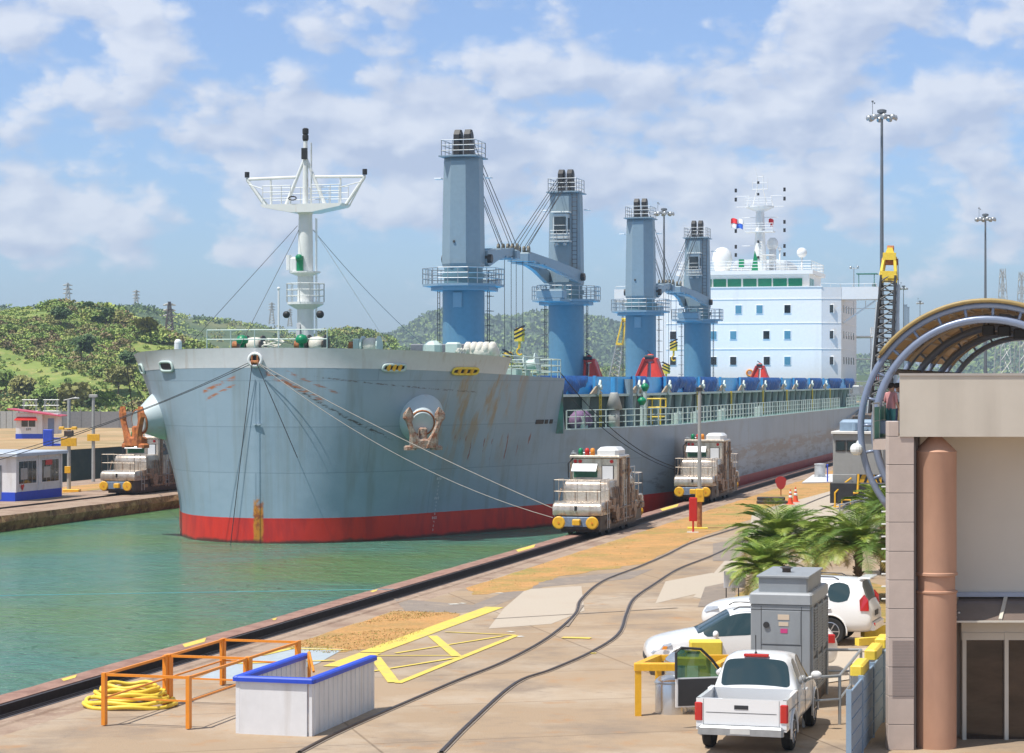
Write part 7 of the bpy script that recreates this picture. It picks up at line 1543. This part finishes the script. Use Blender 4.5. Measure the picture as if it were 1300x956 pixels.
# ---------------------------------------------------------------- hills and vegetation
def hillmat(name, cols, sc_, bump=.6): return gmat(name, cols, 0, bump, sc_)
HM1 = hillmat('hill_grass', [((.22, .28, .06), 0, 0, 0), ((.13, .20, .04), .12, .42, .6), ((.30, .29, .09), .35, .48, .62), ((.22, .15, .07), .04, .6, .72)], .8)
HM2 = hillmat('ridge_green', [((.06, .10, .035), 0, 0, 0), ((.16, .17, .06), .008, .5, .6), ((.045, .08, .03), .03, .5, .65), ((.2, .15, .1), .012, .62, .7)], .15, 1)
HM3 = hillmat('far_green', [((.05, .085, .04), 0, 0, 0), ((.10, .12, .06), .004, .5, .62), ((.035, .06, .03), .02, .5, .65)], .06, 1)
def terrain(name, x0, x1, y0, y1, nx, ny, h, m):
    vs = []; 
    for j in range(ny+1):
        for i in range(nx+1): x = x0+(x1-x0)*i/nx; y = y0+(y1-y0)*j/ny; vs.append((x, y, h(x, y)))
    mb = MB().add(vs, [(j*(nx+1)+i, j*(nx+1)+i+1, (j+1)*(nx+1)+i+1, (j+1)*(nx+1)+i) for j in range(ny) for i in range(nx)]); return struct(name, mb, m, smooth=True)
sm = lambda t: 0 if t <= 0 else (1 if t >= 1 else t*t*(3-2*t))
RT1 = [(-260, 20), (-200, 23), (-140, 24), (-109, 23.4), (-99, 23.3), (-89, 22.4), (-80, 20.4), (-70, 16.4), (-59, 11), (-49, 7), (-34, 3), (0, 1), (60, 0)]
def h1(x, y): 
    xx = x*480/y; r = interp(RT1, xx); r = max(0, r-1.0); return max(-.4, (r*sm((y-372)/108)*(1-.3*sm((y-495)/70)) + (mn.noise(Vector((x*.04, y*.04, 0)))*2.2+mn.noise(Vector((x*.12, y*.12, 3)))*.8)*sm((y-372)/40)*min(1, r/12)) - .3)
RT2 = [(-700, 52), (-300, 50), (-262, 49), (-235, 48.5), (-217, 49.0), (-200, 50), (-177, 46), (-152, 44.5), (-132, 42.5), (-111, 37), (-87, 31), (-63, 27), (-37, 24), (20, 20), (80, 21), (160, 15), (300, 8), (800, 6)]
def h2(x, y): r = interp(RT2, x*1200/y)-5; return max(-2, r*sm((y-850)/350)*(1-.4*sm((y-1250)/200))+mn.noise(Vector((x*.012, y*.012, 5)))*4*sm((y-850)/200))
RT3 = [(-1200, 60), (-500, 62), (-200, 55), (-150, 62), (-112, 82), (-75, 93), (-50, 88), (-10, 82), (30, 85), (88, 80), (118, 74), (150, 66), (220, 55), (330, 40), (450, 30), (520, 14), (570, 38), (600, 55), (640, 70), (700, 80), (1200, 60)]
def h3(x, y): r = interp(RT3, x*2800/y)-2; return max(-2, r*sm((y-2150)/650)*(1-.5*sm((y-2850)/200))+mn.noise(Vector((x*.006, y*.006, 9)))*10*sm((y-2150)/400))
RT4 = [(-120, 6), (-75, 12), (-62, 19), (-50, 21), (-40, 18.5), (-30, 14), (-10, 8), (60, 3)]
def h4(x, y): r = interp(RT4, x*700/y); return max(-1, r*sm((y-600)/100)*(1-.5*sm((y-720)/60))-.5)
terrain('hill', -260, 60, 368, 570, 110, 60, h1, HM1); terrain('ridge', -900, 900, 850, 1450, 160, 50, h2, HM2); terrain('far_hills', -1500, 1500, 2150, 3050, 170, 45, h3, HM3); terrain('knoll', -130, 70, 590, 780, 40, 30, h4, HM1)
def leafmat(name, c, c2): return mat(name, c, .7, var=.45, scale=.7, col2=c2, mix_scale=.25, mix_lo=.42, mix_hi=.62)
LA = leafmat('scrub_green', (.16, .25, .045), (.22, .29, .06)); LB = leafmat('scrub_olive', (.22, .22, .06), (.27, .26, .075)); LC = leafmat('scrub_dark', (.055, .11, .03), (.09, .15, .04)); LD = leafmat('scrub_brown', (.19, .14, .06), (.24, .18, .08)); LE = leafmat('scrub_lime', (.30, .38, .07), (.36, .40, .10))
def clump(vs, fs, ms, c, r, n, sz, mi, rnd, fl=.75):
    for _ in range(n):
        u = rnd.random()*6.283; z = rnd.random()*1.15-.15; rr = math.sqrt(max(0, 1-z*z)); k = .72+.34*rnd.random()
        p = Vector((c[0]+r*rr*math.cos(u)*k, c[1]+r*rr*math.sin(u)*k, c[2]+r*fl*z*k))
        a = Vector((rnd.random()-.5, rnd.random()-.5, rnd.random()-.5)).normalized(); b = a.orthogonal().normalized(); s_ = sz*(.6+.8*rnd.random())
        o = len(vs); vs += [tuple(p-a*s_-b*s_*.6), tuple(p+a*s_-b*s_*.6), tuple(p+a*s_*.8+b*s_*.7), tuple(p-a*s_*.8+b*s_*.7)]; fs.append((o, o+1, o+2, o+3)); ms.append(mi)
rnd = random.Random(11)
def raw(name, vs, fs, ms, mats, parent=None):
    me = bpy.data.meshes.new(name); me.from_pydata(vs, [], fs); [me.materials.append(m) for m in mats]; me.polygons.foreach_set('material_index', ms); me.update()
    o = bpy.data.objects.new(name, me); COL.objects.link(o)
    if parent is not None: o.parent = parent
    return o
vs, fs, ms = [], [], []
for _ in range(6500):
    y = 376+rnd.random()**1.1*115; x = (-680+rnd.random()*560)/2850*y if rnd.random() < .9 else (-700+rnd.random()*720)/2850*y
    n = mn.noise(Vector((x*.05, y*.05, 1))); n2 = mn.noise(Vector((x*.03, y*.03, 7))); low = sm((410-y)/25)
    px = 650+2850*x/y
    if y < 381: kind = 4 if rnd.random() < .75 else 0; r = .5+.6*rnd.random()
    elif low > .3 or n > .25: kind = rnd.choice([0, 0, 2, 1, 1, 3, 0, 4]); r = 1.1+1.5*rnd.random()
    elif n2 > .12: kind = rnd.choice([1, 3, 0, 4, 0]); r = .6+.9*rnd.random()
    else:
        if rnd.random() < .72: continue
        kind = rnd.choice([0, 4, 4, 4, 0]); r = .3+.45*rnd.random()
    clump(vs, fs, ms, (x, y, h1(x, y)+r*.25), r, int(24+34*r), .11+.06*r, kind, rnd, .7)
tag(raw('hillside_scrub', vs, fs, ms, [LA, LB, LC, LD, LE]), kind='stuff')
def tree_mesh(seed, h, w, mats_i):
    rnd = random.Random(seed); vs, fs, ms = [], [], []
    for k in range(9):
        a = rnd.random()*6.28; q = rnd.random()**.6*w*.33; cz = h*(.48+.38*rnd.random()); r = w*(.2+.14*rnd.random())
        clump(vs, fs, ms, (q*math.cos(a), q*math.sin(a), cz), r, 120, .05*w+.06, mats_i, rnd, .85)
    return vs, fs, ms
protos = []
for i, (h, w, mi) in enumerate(((6.5, 5.5, 2), (7.5, 5.0, 2), (5.5, 5.5, 0), (6.0, 6.5, 1))):
    r = thing('hill_tree', '', 'tree', group='trees standing on the near green hill'); a, b, c = tree_mesh(20+i, h, w, 0); raw('crown', a, b, c, [[LA, LB, LC, LD, LE][mi]], r)
    MB().path([(0, 0, 0), (.1, .05, h*.3), (-.05, 0, h*.62)], [.22, .17, .08], n=7).tube((.1, .05, h*.3), (.9, .3, h*.6), .1, .04).tube((0, .05, h*.35), (-.8, -.2, h*.62), .09, .04).build('trunk', M['bark'], r); protos.append(r)
TR = [(76, 428, 455, 0, 'dark round tree high on the hill slope above the corrugated fence'), (103, 452, 425, 1, 'tallest dark tree halfway down the hill slope'), (112, 398, 475, 1, 'dark tree on the skyline of the near hill'), (125, 412, 462, 0, 'dark tree just under the skyline, right of the tall dark one'), (136, 415, 468, 0, 'dark bushy tree on the right shoulder of the near hill'),
      (62, 492, 392, 2, 'bright green tree low on the hill behind the pink roofed hut'), (30, 480, 398, 3, 'olive tree low on the hill at the far left'), (95, 497, 390, 3, 'wide olive brown tree at the foot of the hill, left of the bow'), (128, 492, 392, 2, 'bright tree at the hill foot behind the grey poles'), (150, 470, 405, 3, 'olive tree above the boundary wall near the bow'),
      (165, 455, 418, 0, 'dark tree right beside the top of the bow'), (8, 468, 405, 2, 'green tree at the extreme left edge of the hill'), (200, 424, 470, 2, 'green bushy tree on the ridge just left of the bow'), (185, 432, 452, 3, 'olive tree on the slope just above the bow rail')]
for i, (px, py, Y, k, lab) in enumerate(TR):
    used = [t[3] for t in TR[:i]]; o = protos[k] if k not in used else copy_tree(protos[k])
    X = (px-650)/2850*Y; o.location = (X, Y, h1(X, Y)-.4); sc_ = (.75+.25*((i*37) % 10)/10)*(.55 if Y > 460 else 1); o.scale = (sc_, sc_, sc_); o.rotation_euler = (0, 0, i*1.3); o['label'] = lab
# tree masses on the knoll and the ridges
vs, fs, ms = [], [], []
for _ in range(420):
    y = 640+rnd.random()*75; px = 385+rnd.random()*110; x = (px-650)/2850*y; r = 1.6+1.8*rnd.random(); clump(vs, fs, ms, (x, y, h4(x, y)+r*.4), r, 70, .32, rnd.choice([2, 0, 2, 0, 1]), rnd, .9)
tag(raw('knoll_wood', vs, fs, ms, [LA, LB, LC, LD, LE]), kind='stuff')
vs, fs, ms = [], [], []
for _ in range(2600):
    y = 900+rnd.random()*330; px = -60+rnd.random()*900; x = (px-650)/2850*y; n = mn.noise(Vector((x*.012, y*.012, 2)))
    if n < -.05 and rnd.random() < .8: continue
    r = 1.4+2.4*rnd.random(); clump(vs, fs, ms, (x, y, h2(x, y)+r*.1), r, 34, .5, rnd.choice([2, 0, 0, 1, 4] if n < .1 else [2, 2, 0, 2]), rnd, .8)
tag(raw('ridge_wood', vs, fs, ms, [LA, LB, LC, LD, LE]), kind='stuff')
vs, fs, ms = [], [], []
for _ in range(2600):
    y = 2300+rnd.random()*560; px = 440+rnd.random()*920; x = (px-650)/2850*y; r = 6+6*rnd.random(); clump(vs, fs, ms, (x, y, h3(x, y)+r*.1), r, 18, 1.9, rnd.choice([2, 2, 0]), rnd, .7)
tag(raw('far_wood', vs, fs, ms, [LA, LB, LC, LD, LE]), kind='stuff')
# power line towers
def pylon(px, ytop, ybase, Z, label, w=1.0, m=None, aw=.15):
    X = (px-650)/2850*Z; z1 = CAMZ+(484-ytop)/2850*Z; z0 = CAMZ+(484-ybase)/2850*Z-3; h = z1-z0; b = thing('power_pylon', label, 'pylon', (X, Z, z0), .3, 'lattice power pylons on the skyline'); mb = MB(); n = 8; rr = .0024*Z*.08*w
    for i in range(n):
        a0, a1 = h*i/n, h*(i+1)/n; w0, w1 = h*min(.10, aw*1.2)*(1-i/n)+h*.018, h*min(.10, aw*1.2)*(1-(i+1)/n)+h*.018
        for sx_, sy_, tx, ty in ((-1, -1, 1, -1), (1, -1, 1, 1), (1, 1, -1, 1), (-1, 1, -1, -1)): mb.tube((sx_*w0, sy_*w0, a0), (sx_*w1, sy_*w1, a1), rr, n=4, cap=False); mb.tube((sx_*w0, sy_*w0, a0), (tx*w1, ty*w1, a1), rr*.7, n=4, cap=False)
    mb.build('tower', M['pole'] if m is None else m, b); mb = MB()
    for k in (.66, .79, .92): mb.tube((-h*aw, 0, h*k), (h*aw, 0, h*k), rr, n=4); mb.tube((-h*aw, 0, h*k), (0, 0, h*k+h*.05), rr*.7, n=4); mb.tube((h*aw, 0, h*k), (0, 0, h*k+h*.05), rr*.7, n=4)
    mb.tube((0, 0, h*.6), (0, 0, h*.97), rr, n=4); mb.build('cross_arm', M['pole'], b)
pylon(86, 359, 392, 1180, 'lattice pylon on the skyline, leftmost'); pylon(173, 368, 392, 1250, 'second lattice pylon from the left, above the grassy ridge'); pylon(345, 384, 405, 1320, 'small lattice pylon left of the white foremast', .8); pylon(368, 392, 408, 1340, 'smallest lattice pylon close to the foremast', .8)
pylon(1273, 341, 470, 1500, 'tall pale lattice pylon behind the arched canopy', aw=.035); pylon(1297, 345, 470, 1500, 'tall pale lattice pylon cut by the right edge of the photo', aw=.035)
pylon(215, 383, 425, 800, 'dark lattice tower on the hillside left of the bow rail', 1.6, M['dark'])
for px, yt, w_, lab in ((1149.5, 388, 1.3, 'slim distant blue grey tower behind the arched canopy, taller one'), (1153.5, 391, .6, 'slim distant blue grey tower behind the arched canopy, narrower one')):
    X = (px-650)/2850*900; b = thing('distant_tower', lab, 'tower', (X, 900, 0)); h = CAMZ+(484-yt)/2850*900; MB().box(-w_/2, w_/2, 0, 1, 0, h).build('shaft', M['bluegrey'], b); MB().box(-w_/2-.1, w_/2+.1, -.1, 1.1, h, h+.5).build('cap', M['bluegrey'], b)
# ---------------------------------------------------------------- give each separate piece of a repeated part its own mesh
def split_loose(o, gap=.06):
    me = o.data; n = len(me.vertices); par = list(range(n))
    def find(a):
        while par[a] != a: par[a] = par[par[a]]; a = par[a]
        return a
    for e in me.edges:
        a, b = find(e.vertices[0]), find(e.vertices[1])
        if a != b: par[a] = b
    comp = {}
    for i in range(n): comp.setdefault(find(i), []).append(i)
    cl = []
    for ids in comp.values():
        c = [me.vertices[i].co for i in ids]; lo = [min(v[k] for v in c)-gap/2 for k in range(3)]; hi = [max(v[k] for v in c)+gap/2 for k in range(3)]; cl.append([lo, hi, set(ids)])
    ch = True
    while ch:
        ch = False
        for i in range(len(cl)):
            for j in range(i+1, len(cl)):
                if cl[i] and cl[j] and all(cl[i][0][k] <= cl[j][1][k] and cl[j][0][k] <= cl[i][1][k] for k in range(3)):
                    cl[i] = [[min(cl[i][0][k], cl[j][0][k]) for k in range(3)], [max(cl[i][1][k], cl[j][1][k]) for k in range(3)], cl[i][2] | cl[j][2]]; cl[j] = None; ch = True
        cl = [c for c in cl if c]
    if len(cl) < 2: return
    owner = {v: k for k, c in enumerate(cl) for v in c[2]}; kids = [x for x in bpy.data.objects if x.parent == o]; allm = [p for p in me.polygons]
    for k, c in enumerate(cl):
        pl = [p for p in allm if owner[p.vertices[0]] == k]; mp = {}; V_ = []
        F_ = []
        for p in pl:
            f = []
            for v in p.vertices:
                if v not in mp: mp[v] = len(V_); V_.append(tuple(me.vertices[v].co))
                f.append(mp[v])
            F_.append(f)
        nm = bpy.data.meshes.new(o.name.split('.')[0]); nm.from_pydata(V_, [], F_); [nm.materials.append(m) for m in me.materials]
        nm.polygons.foreach_set('material_index', [p.material_index for p in pl]); nm.polygons.foreach_set('use_smooth', [p.use_smooth for p in pl])
        nm.update()
        if k == 0: first = nm
        else:
            q_ = bpy.data.objects.new(o.name.split('.')[0], nm); COL.objects.link(q_); q_.parent = o.parent; q_.matrix_basis = o.matrix_basis.copy()
    o.data = first
SPLIT = {'house_side', 'bridge_wing', 'radome', 'hatch_ladder', 'cover_wheel', 'cover_rib', 'side_window', 'bollard', 'roller', 'signal_box', 'wing_lamp', 'cover_skirt', 'bridge_window', 'jib_pivot', 'floodlight', 'crawler_track', 'marker_lamp', 'crane_cab_x', 'freeing_slot', 'coaming_stay', 'fence_post', 'pillar', 'mast_lamp', 'mast_fitting', 'sheave_head', 'tip_sheave', 'pilaster', 'eave_beam', 'canopy_stud', 'data_plate', 'frame_post', 'roof_unit', 'post', 'sheave_rim', 'ladder', 'louvre_recess', 'wing_awning', 'guard_rail', 'step_ladder', 'head_sheave', 'windscreen', 'canopy_bar', 'bracket', 'door_seam', 'hook_wire', 'shell'}
for o in list(bpy.data.objects):
    if o.type == 'MESH' and o.name.split('.')[0] in SPLIT and o.parent is not None and o.data.users == 1: split_loose(o)
